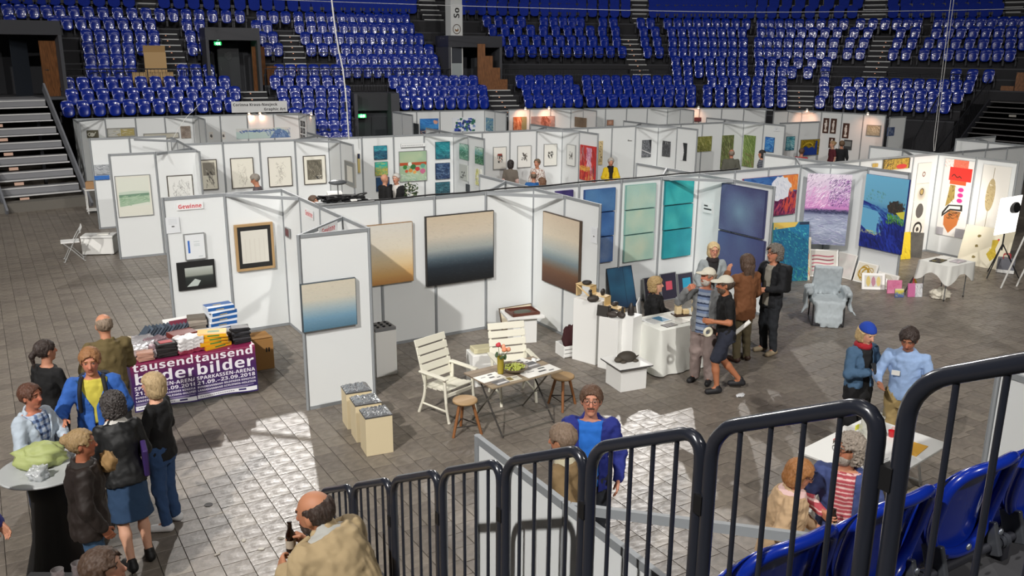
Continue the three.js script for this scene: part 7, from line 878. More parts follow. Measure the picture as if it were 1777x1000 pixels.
function handSdf(w, d, n, curl, k) {                              // palm, four fingers of unequal length, thumb from the side of the palm
  const s = nrm(crs(d, n)), pt = (a, b, c) => [w[0] + (d[0] * a + s[0] * b + n[0] * c) * k, w[1] + (d[1] * a + s[1] * b + n[1] * c) * k, w[2] + (d[2] * a + s[2] * b + n[2] * c) * k], out = [];
  const len = [0.062, 0.074, 0.07, 0.055], off = [0.03, 0.0105, -0.0095, -0.028];
  for (let i = 0; i < 4; i++) { const K = pt(0.088 - Math.abs(off[i]) * 0.2, off[i], 0); out.push(cap(pt(-0.02, off[i] * 0.55, 0), K, 0.021 * k, 0.0135 * k)); let a = curl * 0.5, x = 0.088 - Math.abs(off[i]) * 0.2, c = 0, prev = K; for (let j = 0; j < 3; j++) { const l = len[i] * [0.45, 0.32, 0.23][j]; x += Math.cos(a) * l; c += Math.sin(a) * l; const nx = pt(x, off[i] * 1.06, c); out.push(cap(prev, nx, (0.0092 - j * 0.0006) * k, (0.0088 - j * 0.0007) * k)); prev = nx; a += curl * 0.75; } }
  const t0 = pt(0.02, 0.03, 0.006), t1 = pt(0.052, 0.056, 0.018 + curl * 0.008), t2 = pt(0.085, 0.058 - curl * 0.012, 0.028 + curl * 0.014); out.push(cap(t0, t1, 0.014 * k, 0.0105 * k), cap(t1, t2, 0.0105 * k, 0.0085 * k));
  return uni(out, 0.006 * k);
}
const bounds = (pts, r) => { const lo = [9, 9, 9], hi = [-9, -9, -9]; for (const p of pts) for (let i = 0; i < 3; i++) { lo[i] = Math.min(lo[i], p[i] - r); hi[i] = Math.max(hi[i], p[i] + r); } return [lo, hi]; };
const clothBump = dataTex(128, (u, v) => { const g = clamp8(128 + torN(u, v, 10, 2) * 60 + torN(u, v, 30, 4) * 50); return [g, g, g]; });
const clothMat = (c, rough = 0.85, extra = {}) => mat(c, rough, extra);
const vcMat = (rough) => mat(0xffffff, rough, { vertexColors: true });
function person(sp) {
  const k = (sp.h ?? 1.72) / 1.75, Q = sp.lod ?? 1, fem = sp.f, tb = (fem ? TORSO.f : TORSO.m).map(([t, a, b]) => [t, (a + (sp.fat ?? 0)) * k, (b + (sp.fat ?? 0) * 1.3) * k]);
  const o = thing('person', sp.label, 'person', [sp.x, sp.y ?? 0.012, sp.z], rad(sp.ry));
  const le = sp.lean ?? 0, si = sp.side ?? 0, tw = sp.twist ?? 0, P = (sp.pelvis ?? [0, 0.95, 0]).map((v) => v * k), T = nrm([Math.sin(si), Math.cos(le), Math.sin(le)]), S0 = [Math.cos(tw), 0, -Math.sin(tw)], S = nrm(add(S0, T, -dot3(S0, T))), F = crs(S, T), Lt = 0.52 * k, sk = { P, T, S, F, Lt };
  const N = add(P, T, Lt), sw = (fem ? 0.165 : 0.19) * k, sh = [add(add(P, T, 0.46 * k), S, sw), add(add(P, T, 0.46 * k), S, -sw)], loc = (v) => [S[0] * v[0] + T[0] * v[1] + F[0] * v[2], S[1] * v[0] + T[1] * v[1] + F[1] * v[2], S[2] * v[0] + T[2] * v[1] + F[2] * v[2]];
  const A = [sp.la ?? {}, sp.ra ?? {}], el = [], wr = [];
  for (let i = 0; i < 2; i++) { const m = i ? -1 : 1, e = A[i].e ?? [0.06, -0.28, -0.02], w = A[i].w ?? [e[0] + 0.01, e[1] - 0.24, e[2] + 0.07]; el.push(add(sh[i], loc([e[0] * m, e[1], e[2]].map((v) => v * k)))); wr.push(add(sh[i], loc([w[0] * m, w[1], w[2]].map((v) => v * k)))); }
  const hip = [add(P, S, 0.09 * k), add(P, S, -0.09 * k)].map((p) => add(p, [0, -0.03 * k, 0])), kn = (sp.knees ?? [[0.1, 0.5, 0.02], [-0.1, 0.5, 0.02]]).map((p) => p.map((v) => v * k)), an = (sp.ankles ?? [[0.11, 0.09, -0.03], [-0.11, 0.09, -0.03]]).map((p) => p.map((v) => v * k)), toe = an.map((a, i) => { const d = sp.toes?.[i] ?? [i ? -0.2 : 0.2, 0, 1], u = nrm(d); return [a[0] + u[0] * 0.15 * k, Math.max(0.03 * k, a[1] - 0.05 * k + u[1] * 0.15 * k), a[2] + u[2] * 0.15 * k]; });
  // head frame
  const hd = add(add(N, nrm(add(T, [0, 0.6, 0])), (sp.neck ?? 0.105) * k), F, 0.02 * k), hy = sp.hy ?? 0, hp = sp.hp ?? 0, hr = sp.hr ?? 0, Hm = new THREE.Matrix4().makeRotationFromEuler(new THREE.Euler(hp + le * 0.35, hy + tw, hr, 'YXZ')), He = Hm.elements, kh = k * (fem ? 1.06 : 1.1), hc = add(hd, [He[4], He[5], He[6]], 0.075 * k);
  const toHead = (f) => (x, y, z) => { const a = (x - hc[0]) / kh, b = (y - hc[1]) / kh, c = (z - hc[2]) / kh; return f(a * He[0] + b * He[1] + c * He[2], a * He[4] + b * He[5] + c * He[6], a * He[8] + b * He[9] + c * He[10]) * kh; };
  const fromHead = (v) => [0, 1, 2].map((i) => hc[i] + (He[i] * v[0] + He[4 + i] * v[1] + He[8 + i] * v[2]) * kh);
  const headL = (() => { const a = uni([ell([0, 0.03, -0.012], [0.077, 0.088, 0.096]), ell([0, -0.045, 0.022], [0.058, 0.07, 0.068])], 0.05), nose = cap([0, 0.012, 0.086], [0, -0.026, 0.106], 0.009, 0.0145), ear = [ell([0.077, -0.008, -0.004], [0.011, 0.032, 0.019]), ell([-0.077, -0.008, -0.004], [0.011, 0.032, 0.019])], brow = cap([-0.036, 0.031, 0.077], [0.036, 0.031, 0.077], 0.012, 0.012), chin = ell([0, -0.1, 0.06], [0.028, 0.022, 0.026]), lipU = cap([-0.02, -0.056, 0.083], [0.02, -0.056, 0.083], 0.0075, 0.0075), lipL = cap([-0.016, -0.068, 0.082], [0.016, -0.068, 0.082], 0.008, 0.008), e1 = ell([0.031, 0.01, 0.094], [0.02, 0.014, 0.02]), e2 = ell([-0.031, 0.01, 0.094], [0.02, 0.014, 0.02]), b1 = ell([0.031, 0.009, 0.073], [0.0135, 0.012, 0.012]), b2 = ell([-0.031, 0.009, 0.073], [0.0135, 0.012, 0.012]);
    return (x, y, z) => { let d = a(x, y, z); if (d > 0.06) return d - 0.02; d = smin(d, brow(x, y, z), 0.012); d = smax(d, -Math.min(e1(x, y, z), e2(x, y, z)), 0.012); d = Math.min(d, b1(x, y, z), b2(x, y, z)); d = smin(d, nose(x, y, z), 0.012); d = smin(d, chin(x, y, z), 0.02); d = smin(d, lipU(x, y, z), 0.006); d = smin(d, lipL(x, y, z), 0.006); return smin(d, Math.min(ear[0](x, y, z), ear[1](x, y, z)), 0.008); }; })();
  const skinC = new THREE.Color(sp.skin ?? 0xc48f70), lip = skinC.clone().lerp(new THREE.Color(0x8a3a34), 0.5), cheek = skinC.clone().lerp(new THREE.Color(0xc05a48), 0.22), browC = new THREE.Color(sp.hair?.c ?? 0x4a3a2c), white = new THREE.Color(0x9a8478), iris = new THREE.Color(0x2a2420);
  const inv = (x, y, z) => { const a = (x - hc[0]) / kh, b = (y - hc[1]) / kh, c = (z - hc[2]) / kh; return [a * He[0] + b * He[1] + c * He[2], a * He[4] + b * He[5] + c * He[6], a * He[8] + b * He[9] + c * He[10]]; };
  const headCol = (X, Y, Z) => { const [x, y, z] = inv(X, Y, Z), ax = Math.abs(x); if (z > 0.06 && Math.hypot(ax - 0.031, (y - 0.009) * 1.7) < 0.012) return Math.hypot(ax - 0.031, y - 0.009) < 0.0065 ? iris : white; if (z > 0.05 && y > 0.028 && y < 0.04 && ax > 0.012 && ax < 0.05) return browC; if (z > 0.07 && y < -0.05 && y > -0.075 && ax < 0.024) return lip; if (z > 0.05 && y < 0 && y > -0.045) return cheek; return skinC; };
  const neck = cap(add(N, T, -0.03 * k), hd, 0.06 * k, 0.052 * k);
  const headF = (() => { const f = toHead(headL); return (x, y, z) => smin(f(x, y, z), neck(x, y, z), 0.02); })();
  const hb = bounds([hc], 0.145 * k); hb[0][1] -= 0.06; const headG = sdfMesh(headF, hb[0], hb[1], 0.0068 * Q, headCol);
  // arms, legs and trunk of the body
  const arm = (i, g0 = 0) => [cap(sh[i], el[i], (fem ? 0.044 : 0.05) * k + g0, (fem ? 0.036 : 0.041) * k + g0), cap(el[i], wr[i], (fem ? 0.036 : 0.041) * k + g0, (fem ? 0.024 : 0.028) * k + g0)];
  const leg = (i, g0 = 0) => [cap(hip[i], kn[i], 0.084 * k + g0, 0.056 * k + g0), cap(kn[i], lerp3(kn[i], an[i], 0.35), 0.054 * k + g0, 0.055 * k + g0), cap(lerp3(kn[i], an[i], 0.35), an[i], 0.055 * k + g0, 0.036 * k + g0)];
  const foot = (i) => cap(an[i], toe[i], 0.036 * k, 0.026 * k);
  const legS = sp.bottom?.type ? 0 : -0.014, armS = (sp.jacket ?? sp.shirt)?.sleeve ? 0 : -0.012, bodyF = uni([loft(sk, tb, -0.012, -0.2, 1.0), ...arm(0, armS), ...arm(1, armS), ...leg(0, legS), ...leg(1, legS), foot(0), foot(1), neck], 0.03 * k);
  const bb = bounds([...sh, ...el, ...wr, ...hip, ...kn, ...an, ...toe, N], 0.2 * k); const col1 = () => skinC; const bodyG = sdfMesh(bodyF, bb[0], bb[1], 0.02 * Math.max(1, Q * 0.8), col1);
  const hands = []; for (let i = 0; i < 2; i++) { if (A[i].hide) continue; const d = nrm(add(wr[i], el[i], -1)), hd2 = A[i].d ? nrm(loc([A[i].d[0] * (i ? -1 : 1), A[i].d[1], A[i].d[2]])) : d, n0 = A[i].n ? loc([A[i].n[0] * (i ? -1 : 1), A[i].n[1], A[i].n[2]]) : add(loc([i ? 1 : -1, 0, 0]), [0, 0, 0]), n = nrm(add(n0, hd2, -dot3(n0, hd2))); const f = handSdf(wr[i], hd2, n, A[i].curl ?? 0.45, k), hbx = bounds([wr[i], add(wr[i], hd2, 0.17 * k)], 0.09 * k); const hh = i ? -1 : 1; hands.push(sdfMesh(f, hbx[0], hbx[1], 0.0058 * Q, col1)); A[i].tip = add(add(wr[i], hd2, 0.1 * k), n, 0.035 * k); }
  const body = part('body', mergeGeometries([bodyG, headG, ...hands]), vcMat(0.6), o);
  // clothes
  const bump = (amp, f, s) => (x, y, z) => amp * (noise3(x * f + s, y * f * 0.7, z * f) + 0.45 * noise3(x * f * 2.3, y * f * 2.1 + s, z * f * 2.3));
  const sd = sp.x * 3.1 + sp.z;
  const garment = (nm, f, pts, pad, cell0, m, colour) => { const b = bounds(pts, pad * k), g = sdfMesh(f, b[0], b[1], cell0 * Q, colour); return part(nm, g, colour ? vcMat(0.85) : m, body); };
  const topOf = (c, grow) => {
    const parts = [loft(sk, tb, grow * k, c.hem ?? -0.16, c.neck ?? 0.99)], pts = [P, N, ...sh]; const z0 = add(P, T, (c.hem ?? -0.16) * Lt); pts.push(z0);
    for (let i = 0; i < 2; i++) { if (c.sleeve === 'none') continue; const e = c.sleeve === 'short' ? lerp3(sh[i], el[i], 0.72) : el[i]; parts.push(cap(sh[i], e, (0.055 + (fem ? -0.006 : 0)) * k + grow * k * 0.85, 0.045 * k + grow * k * 0.7)); pts.push(e); if (c.sleeve !== 'short') { const w = lerp3(el[i], wr[i], c.cuff ?? 0.94); parts.push(cap(el[i], w, 0.044 * k + grow * k * 0.7, 0.034 * k + grow * k * 0.6)); pts.push(w); } }
    if (c.n === 'jacket' || (c.neck ?? 0) > 1) { const c0 = add(N, T, -0.004 * k); parts.push((x, y, z) => { const q = [x - c0[0], y - c0[1], z - c0[2]], a = dot3(q, T), f = dot3(q, F); return Math.hypot(Math.hypot(dot3(q, S), f) - 0.072 * k, (a + f * 0.35) * 0.55) - 0.017 * k; }); } const u = uni(parts, 0.03 * k), bp = bump((c.fold ?? 0.006), c.ff ?? 11, sd), cut = c.open ? (x, y, z) => { const q = [x - P[0], y - P[1], z - P[2]], a = dot3(q, T) / Lt, s = Math.abs(dot3(q, S)), f = dot3(q, F); const w = (c.open + (c.vee ?? 0.05) * Math.max(0, a - 0.45) * 1.6) * k; return Math.max(s - w, 0.02 * k - f); } : null;
    const rib = c.quilt ? (x, y, z) => 0.005 * Math.abs(Math.sin((x + y) * 60)) * Math.abs(Math.sin((x - y) * 60)) : null;
    const f = (x, y, z) => { let d = u(x, y, z); if (d < 0.05) { d += bp(x, y, z); if (rib) d -= rib(x, y, z); } if (cut) d = Math.max(d, -cut(x, y, z)); return d; };
    return garment(c.n, f, pts, 0.22, c.cell ?? 0.0135, clothMat(c.c, c.rough ?? 0.85, c.extra), c.pat ? (x, y, z) => { const q = [x - P[0], y - P[1], z - P[2]]; return c.pat(dot3(q, S), dot3(q, T), dot3(q, F)); } : null);
  };
  if (sp.shirt) topOf({ n: 'shirt', ...sp.shirt }, 0.012);
  if (sp.jacket) topOf({ n: 'jacket', fold: 0.009, ...sp.jacket }, sp.jacket.grow ?? 0.026);
  const bt = sp.bottom ?? { c: 0x26282e };
  if (bt.type === 'skirt') {
    const kc = lerp3(kn[0], kn[1], 0.5), lowc = lerp3(P, kc, bt.len ?? 0.95), st = cap(P, lowc, 0.172 * k, 0.215 * k), bp = bump(0.008, 8, sd); garment('skirt', (x, y, z) => { const d = (() => { const t = st(P[0] + (x - P[0]), y, P[2] + (z - P[2]) * 1.25); return t; })(); return Math.max(d + bp(x, y, z), lowc[1] - y, y - P[1] - 0.08 * k); }, [P, lowc], 0.26, 0.0135, clothMat(bt.c, 0.9));
  } else {
    const short = bt.type === 'shorts', g0 = (bt.grow ?? 0.016) * k, parts = [loft(sk, tb, 0.002 * k, -0.3, 0.1)], pts = [P, ...hip];
    for (let i = 0; i < 2; i++) { if (short) { const e = lerp3(hip[i], kn[i], 0.92); parts.push(cap(hip[i], e, 0.095 * k, 0.088 * k)); pts.push(e); } else { parts.push(cap(hip[i], kn[i], 0.086 * k + g0, 0.06 * k + g0), cap(kn[i], add(an[i], [0, 0.0, 0]), 0.058 * k + g0, 0.044 * k + g0)); pts.push(kn[i], an[i]); } }
    const u = uni(parts, 0.04 * k), bp = bump(0.007, 12, sd + 4); garment(short ? 'shorts' : 'trousers', (x, y, z) => { const d = u(x, y, z); return Math.max(d < 0.05 ? d + bp(x, y, z) : d, 0.045 * k - (y - Math.min(an[0][1], an[1][1]) + 0.09 * k)); }, pts, 0.2, 0.0145, clothMat(bt.c, 0.9));
  }
  if (!sp.barefoot) for (let i = 0; i < 2; i++) { const sole = an[i][1] - 0.088 * k, f = uni([cap([an[i][0], an[i][1] - 0.035 * k, an[i][2] - 0.03 * k], toe[i], 0.05 * k, 0.042 * k), cap([an[i][0], an[i][1] - 0.02 * k, an[i][2]], add(an[i], [0, 0.02 * k, 0]), 0.048 * k, 0.045 * k)], 0.02); garment('shoe', (x, y, z) => Math.max(f(x, y, z), sole - y), [an[i], toe[i]], 0.1, 0.011, clothMat(sp.shoes ?? 0x1d1b1a, 0.6)); }
  // hair and headwear
  const H = sp.hair; if (H && H.s !== 'none') {
    const inf = { short: 0.02, bob: 0.025, long: 0.026, tail: 0.016, bun: 0.018, rim: 0.007, curly: 0.032 }[H.s], nape = { short: -0.062, bob: -0.135, long: -0.14, tail: -0.06, bun: -0.06, rim: -0.06, curly: -0.105 }[H.s], sh0 = ell([0, 0.026, -0.014], [0.078 + inf, 0.09 + inf * 0.9, 0.098 + inf]), low = ell([0, -0.06, -0.03], [0.068 + inf * 1.2, 0.09, 0.075 + inf]), ex = [];
    if (H.s === 'tail') ex.push(cap([0, 0.02, -0.115], [0, -0.03, -0.15], 0.022, 0.03), cap([0, -0.03, -0.15], [0.01, -0.17, -0.14], 0.028, 0.012)); if (H.s === 'bun') ex.push(ell([0, 0.045, -0.128], [0.042, 0.04, 0.036])); if (H.s === 'long') ex.push(cap([0.03, -0.05, -0.08], [0.035, -0.2, -0.09], 0.06, 0.035), cap([-0.03, -0.05, -0.08], [-0.035, -0.2, -0.09], 0.06, 0.035));
    const amp = H.s === 'curly' ? 0.012 : 0.0035, fr = H.s === 'curly' ? 42 : 26, hl = H.line ?? 0.06;
    const f = toHead((x, y, z) => { let d = sh0(x, y, z); if (H.s === 'bob' || H.s === 'long' || H.s === 'curly') d = smin(d, low(x, y, z), 0.03); const lng = H.s === 'bob' || H.s === 'long' || H.s === 'curly', jag = 0.006 * noise3(x * 60 + sd, y * 20, 1), oval = 1 - Math.hypot(x / (H.s === 'curly' ? 0.078 : lng ? 0.062 : 0.07), (y - jag + 0.015) / (hl + 0.03)); d = Math.max(d, Math.min(oval * 0.06, z - 0.015 - (lng ? 0 : Math.max(0, -y) * 0.2)), nape - y + jag); if (lng) d = Math.max(d, Math.min(0.035 - y + jag, z - (H.s === 'curly' ? 0.015 : 0.034))); if (!lng || H.s === 'curly') d = Math.max(d, Math.min(-y - 0.012 + jag, z + (lng ? -0.01 : 0.012))); if (H.s === 'short' || H.s === 'tail' || H.s === 'bun' || H.s === 'rim') { const ear = Math.max(0.028 - Math.hypot(y + 0.005, z - 0.012), Math.min(-y - 0.03, z + 0.01)); d = Math.max(d, Math.min(ear, 0.03)); } if (H.s === 'rim') d = Math.max(d, y - 0.05 + z * 0.35 + jag, z - 0.03 + jag); if (sp.cap || sp.beanie) d = Math.max(d, y - 0.035); for (const e of ex) d = smin(d, e(x, y, z), 0.015); return d + (H.s === 'curly' ? 0 : 0.004 * noise3(Math.atan2(x, -z) * 14, Math.hypot(x, z) * 12, y * 7 + sd)) + amp * noise3(x * fr + sd, y * fr * (H.s === 'curly' ? 1 : 0.5), z * fr) + amp * 0.5 * noise3(x * fr * 2.5, y * fr, z * fr * 2.5); });
    const b = bounds([hc], 0.2 * k); b[0][1] -= 0.1; garmentHair('hair', f, b, 0.008 * Q, H.c);
    if (H.s === 'curly' && H.beard === undefined) { /* loose curls only */ }
  }
  function garmentHair(nm, f, b, c0, c) { const c1 = new THREE.Color(c), c2 = c1.clone().multiplyScalar(0.78), c3 = c1.clone().lerp(new THREE.Color(0xffffff), 0.03); part(nm, sdfMesh(f, b[0], b[1], c0, (x, y, z) => { const n = noise3(x * 90, y * 22, z * 90); return n > 0.25 ? c3 : n < -0.2 ? c2 : c1; }), vcMat(0.7), body); }
  if (sp.beard) { const f = toHead((x, y, z) => { const d = ell([0, -0.06, 0.026], [0.064, 0.074, 0.072])(x, y, z); const mouth = 0.012 - Math.hypot(x * 0.5, y + 0.062); return Math.max(d, y + 0.03 + Math.max(0, 0.05 - z) * 0.5 - 0.0, 0.0 - z, mouth) + 0.004 * noise3(x * 60, y * 60, z * 60); }); const b = bounds([hc], 0.15 * k); garmentHair('beard', f, b, 0.007 * Q, sp.beard); }
  if (sp.moustache) { const f = toHead(cap([-0.024, -0.048, 0.088], [0.024, -0.048, 0.088], 0.009, 0.009)); const b = bounds([hc], 0.13 * k); garmentHair('moustache', f, b, 0.006 * Q, sp.moustache); }
  const hg = (gs, m, nm) => { const g = merge(gs); g.applyMatrix4(new THREE.Matrix4().makeScale(kh, kh, kh).premultiply(Hm).setPosition(hc[0], hc[1], hc[2])); const q = new THREE.Matrix4().multiplyMatrices(Hm, new THREE.Matrix4().makeScale(1, 1, 1)); return part(nm, g, m, body); };
  if (sp.glasses) hg([...[-1, 1].map((s) => place(new THREE.TorusGeometry(0.021, 0.0022, 6, 20), s * 0.032, 0.008, 0.104)), rod([-0.011, 0.012, 0.105], [0.011, 0.012, 0.105], 0.002, 0.002, 5), rod([0.053, 0.012, 0.102], [0.083, 0.012, 0.0], 0.002, 0.002, 5), rod([-0.053, 0.012, 0.102], [-0.083, 0.012, 0.0], 0.002, 0.002, 5)], mat(sp.glasses, 0.4), 'glasses');
  if (sp.cap) { const f = toHead((x, y, z) => { const d = ell([0, 0.035, -0.008], [0.09, 0.092, 0.106])(x, y, z), cr = Math.max(d, 0.035 - y + Math.max(0, z) * 0.1), br = Math.max(ell([0, 0.046, 0.11], [0.078, 0.02, 0.085])(x, y, z), 0.05 - z); return smin(cr, br, 0.01); }); const b = bounds([hc], 0.22 * k); part('cap', sdfMesh(f, b[0], b[1], 0.008 * Q), clothMat(sp.cap, 0.85), body); }
  if (sp.beanie) { const f = toHead((x, y, z) => Math.max(ell([0, 0.035, -0.014], [0.093, 0.105, 0.11])(x, y, z) + 0.0025 * Math.sin(Math.atan2(x, z) * 40), 0.04 - y + z * 0.12)); const b = bounds([hc], 0.2 * k); part('beanie', sdfMesh(f, b[0], b[1], 0.008 * Q), clothMat(sp.beanie, 0.95), body); }
  if (sp.scarf) { const c0 = add(N, T, 0.01 * k), f = (x, y, z) => { const q = [x - c0[0], y - c0[1], z - c0[2]], a = dot3(q, T), r = Math.hypot(dot3(q, S), dot3(q, F)); return Math.hypot(r - 0.075 * k, a * 0.8) - 0.034 * k + 0.006 * noise3(x * 30, y * 30, z * 30); }; const pts = [c0], fr = sp.scarfLong ? cap(add(c0, F, 0.09 * k), add(add(c0, F, 0.15 * k), T, -0.4 * k), 0.045 * k, 0.05 * k) : null; if (fr) pts.push(add(add(c0, F, 0.13 * k), T, -0.4 * k)); const b = bounds(pts, 0.16 * k); part('scarf', sdfMesh(fr ? (x, y, z) => smin(f(x, y, z), fr(x, y, z), 0.03) : f, b[0], b[1], 0.011 * Q), clothMat(sp.scarf, 0.9), body); }
  if (sp.straps) for (const s of [-1, 1]) { const a = add(add(P, T, 0.2 * k), S, s * 0.13 * k), pts = [add(a, F, 0.13 * k), add(add(add(P, T, 0.42 * k), S, s * 0.12 * k), F, 0.155 * k), add(add(add(P, T, 0.53 * k), S, s * 0.1 * k), F, 0.04 * k), add(add(add(P, T, 0.45 * k), S, s * 0.1 * k), F, -0.14 * k)]; part('strap', pipe(pts, 0.022, 20, 6), clothMat(sp.straps, 0.8), body); }
  if (sp.pack) { const c0 = add(add(P, T, 0.28 * k), F, -0.2 * k), f = (x, y, z) => { const q = [x - c0[0], y - c0[1], z - c0[2]], a = Math.abs(dot3(q, S)) - 0.1 * k, b = Math.abs(dot3(q, T)) - 0.17 * k, c = Math.abs(dot3(q, F)) - 0.03 * k; return Math.hypot(Math.max(a, 0), Math.max(b, 0), Math.max(c, 0)) - 0.05 * k + 0.006 * noise3(x * 12, y * 12, z * 12); }; const b = bounds([c0], 0.27 * k); part('backpack', sdfMesh(f, b[0], b[1], 0.016 * Q), clothMat(sp.pack, 0.8), body); }
  if (sp.epaulettes) for (const s of [-1, 1]) { const a = add(add(P, T, 0.5 * k), S, s * 0.1 * k), b = add(add(P, T, 0.475 * k), S, s * 0.2 * k); part('epaulette', rod(add(a, T, 0.045), add(b, T, 0.055), 0.016, 0.02, 8), clothMat(sp.jacket.c, 0.85), body); part('button', ball(0.009, ...add(a, T, 0.064), 1, 1, 1, 8, 6), M.black, body); }
  if (sp.badge) { const c = add(add(add(P, T, 0.3 * k), S, sp.badge * k), F, 0.155 * k), g = bx(0.09, 0.06, 0.006); g.lookAt(V3(...F)); g.translate(...c); part('badge', g, mat(0xd9d9d4, 0.5), body); }
  o.updateMatrixWorld(true); o.userData.grip = A.map((a) => (a.tip ? V3(...a.tip).applyMatrix4(o.matrixWorld).toArray() : null)); const grip = o.userData.grip; delete o.userData.grip;
  return { o, grip };
}
const SKIN = 0xbd8468, PALE = 0xcf9d82, TAN = 0xa86f50;
// visitors around the standing table
person({ label: 'woman with a ponytail in a black T-shirt, seen from behind', x: -5.2, z: -9.17, ry: 160, h: 1.68, f: 1, skin: SKIN, hair: { s: 'tail', c: 0x2e2019 }, hy: -0.35, shirt: { c: 0x0c0c0e, sleeve: 'short', hem: -0.2, fold: 0.007 }, bottom: { c: 0x232b3a }, la: { e: [0.1, -0.26, 0.04], w: [0.02, -0.34, 0.24] }, ra: { e: [0.1, -0.26, 0.02], w: [0.02, -0.36, 0.22] } });
person({ label: 'bald man in an olive blazer and glasses, turned away', x: -4.78, z: -9.75, ry: -140, h: 1.8, skin: 0xc48a6c, hair: { s: 'rim', c: 0x8a7866 }, glasses: 0x151515, hp: 0.1, shirt: { c: 0xb9b6ac, hem: -0.1 }, jacket: { c: 0x635533, hem: -0.42, open: 0.03, fold: 0.008 }, bottom: { c: 0x2b2a2a }, la: { e: [0.06, -0.27, 0.08], w: [-0.05, -0.3, 0.3] }, ra: { e: [0.06, -0.27, 0.08], w: [-0.05, -0.32, 0.3] } });
const blueMan = person({ label: 'man in a bright blue jacket over a yellow T-shirt with backpack straps', x: -4.4, z: -8.58, ry: 22, h: 1.8, skin: 0xc08064, hair: { s: 'short', c: 0x96683f }, hp: 0.12, shirt: { c: 0xc9bc4a, sleeve: 'none', hem: 0.1 }, jacket: { c: 0x2f5fae, hem: -0.25, open: 0.012, vee: 0.16, fold: 0.009 }, straps: 0x17191f, pack: 0x1d2230, bottom: { c: 0x23242a }, la: { e: [0.1, -0.27, 0.05], w: [0.0, -0.3, 0.28], n: [-1, 0, 0.2], curl: 0.8 }, ra: { e: [0.12, -0.26, 0.06], w: [0.1, -0.26, 0.28], n: [-0.4, -1, 0], curl: 0.3 } });
person({ label: 'short-haired woman in a pale denim jacket and plaid blouse at the standing table', x: -4.7, z: -7.92, ry: 72, h: 1.66, f: 1, fat: 0.015, skin: 0xb9755a, hair: { s: 'short', c: 0x54301d, line: 0.07 }, hy: 0.1, shirt: { c: 0xffffff, hem: -0.15, cell: 0.009, pat: (s, t, f) => { const a = Math.sin(s * 90) > 0.35, b = Math.sin(t * 90) > 0.35; return a && b ? 0x26365c : a || b ? 0x6f86ae : 0xb9c6d8; } }, jacket: { c: 0xb4c0cc, hem: -0.2, open: 0.05, vee: 0.08 }, bottom: { c: 0x2a3244 }, la: { e: [0.08, -0.24, 0.1], w: [-0.06, -0.22, 0.28], curl: 0.9, n: [-1, 0, 0.3] }, ra: { e: [0.1, -0.25, 0.08], w: [-0.02, -0.26, 0.3], curl: 0.9, n: [-1, 0, 0.3] } });
person({ label: 'person with dark grey hair, black leather jacket and denim skirt', x: -3.7, z: -7.6, ry: -140, h: 1.68, f: 1, skin: PALE, lean: 0.22, knees: [[0.1, 0.5, -0.08], [-0.1, 0.5, -0.04]], ankles: [[0.1, 0.09, -0.26], [-0.1, 0.09, -0.16]], hair: { s: 'curly', c: 0x3c3634 }, shirt: { c: 0xd6d3cc, hem: -0.1, neck: 1.04 }, jacket: { c: 0x101112, rough: 0.6, hem: -0.2, fold: 0.006, ff: 12, open: 0.02 }, bottom: { type: 'skirt', c: 0x28415f, len: 1.0 }, shoes: 0x101010, la: { e: [0.08, -0.27, 0.08], w: [-0.04, -0.28, 0.28] }, ra: { e: [0.07, -0.28, 0.05], w: [0.0, -0.36, 0.24] } });
person({ label: 'blond person in a black top and blue jeans with white sneakers', x: -3.58, z: -8.18, ry: -95, h: 1.68, f: 1, skin: PALE, hair: { s: 'bob', c: 0xb39a72 }, shirt: { c: 0x0e0e10, hem: -0.2 }, bottom: { c: 0x2f4a72, grow: 0.012 }, shoes: 0xdedede, la: { e: [0.08, -0.27, 0.06], w: [-0.02, -0.32, 0.26] }, ra: { e: [0.06, -0.28, 0.0], w: [0.04, -0.46, 0.12] } });
const bunWoman = person({ label: 'woman with a blond bun in a worn dark brown leather jacket and jeans', x: -3.66, z: -6.78, ry: 118, h: 1.7, f: 1, fat: 0.008, skin: 0xa9694c, hair: { s: 'bun', c: 0x9c8158, line: 0.066 }, hy: -0.2, jacket: { c: 0x241b17, rough: 0.65, hem: -0.3, fold: 0.008, ff: 11, grow: 0.032 }, shirt: { c: 0x2a2522, sleeve: 'none', neck: 1.03 }, bottom: { c: 0x3a5878, grow: 0.014 }, la: { e: [0.08, -0.26, 0.1], w: [-0.06, -0.1, 0.18], d: [-0.3, 0.8, 0.3], curl: 0.8 }, ra: { e: [0.08, -0.28, -0.02], w: [0.06, -0.5, 0.1] } });
person({ label: 'person in a violet-blue jacket at the picture edge, one hand lowered', x: -4.5, z: -6.35, ry: 92, h: 1.74, skin: SKIN, hair: { s: 'short', c: 0x3a2c22 }, jacket: { c: 0x3a3c86, hem: -0.25, open: 0.03 }, shirt: { c: 0x6a6aa0 }, bottom: { c: 0x23304c }, la: { e: [0.06, -0.28, 0.05], w: [0.02, -0.44, 0.2] }, ra: { e: [0.06, -0.28, 0.08], w: [0.0, -0.38, 0.26], curl: 0.9 } });
person({ label: 'brown-haired woman low at the picture edge carrying a cardboard folder', x: -2.32, y: 0.42, z: -4.38, ry: 95, h: 1.66, f: 1, skin: PALE, hair: { s: 'bob', c: 0x4a3526 }, hp: -0.2, shirt: { c: 0x3a3d44 }, bottom: { c: 0x26282e }, la: { e: [0.06, -0.26, 0.1], w: [0.0, -0.18, 0.3], curl: 0.8 }, ra: { e: [0.06, -0.27, 0.1], w: [0.0, -0.2, 0.32], curl: 0.8 } });
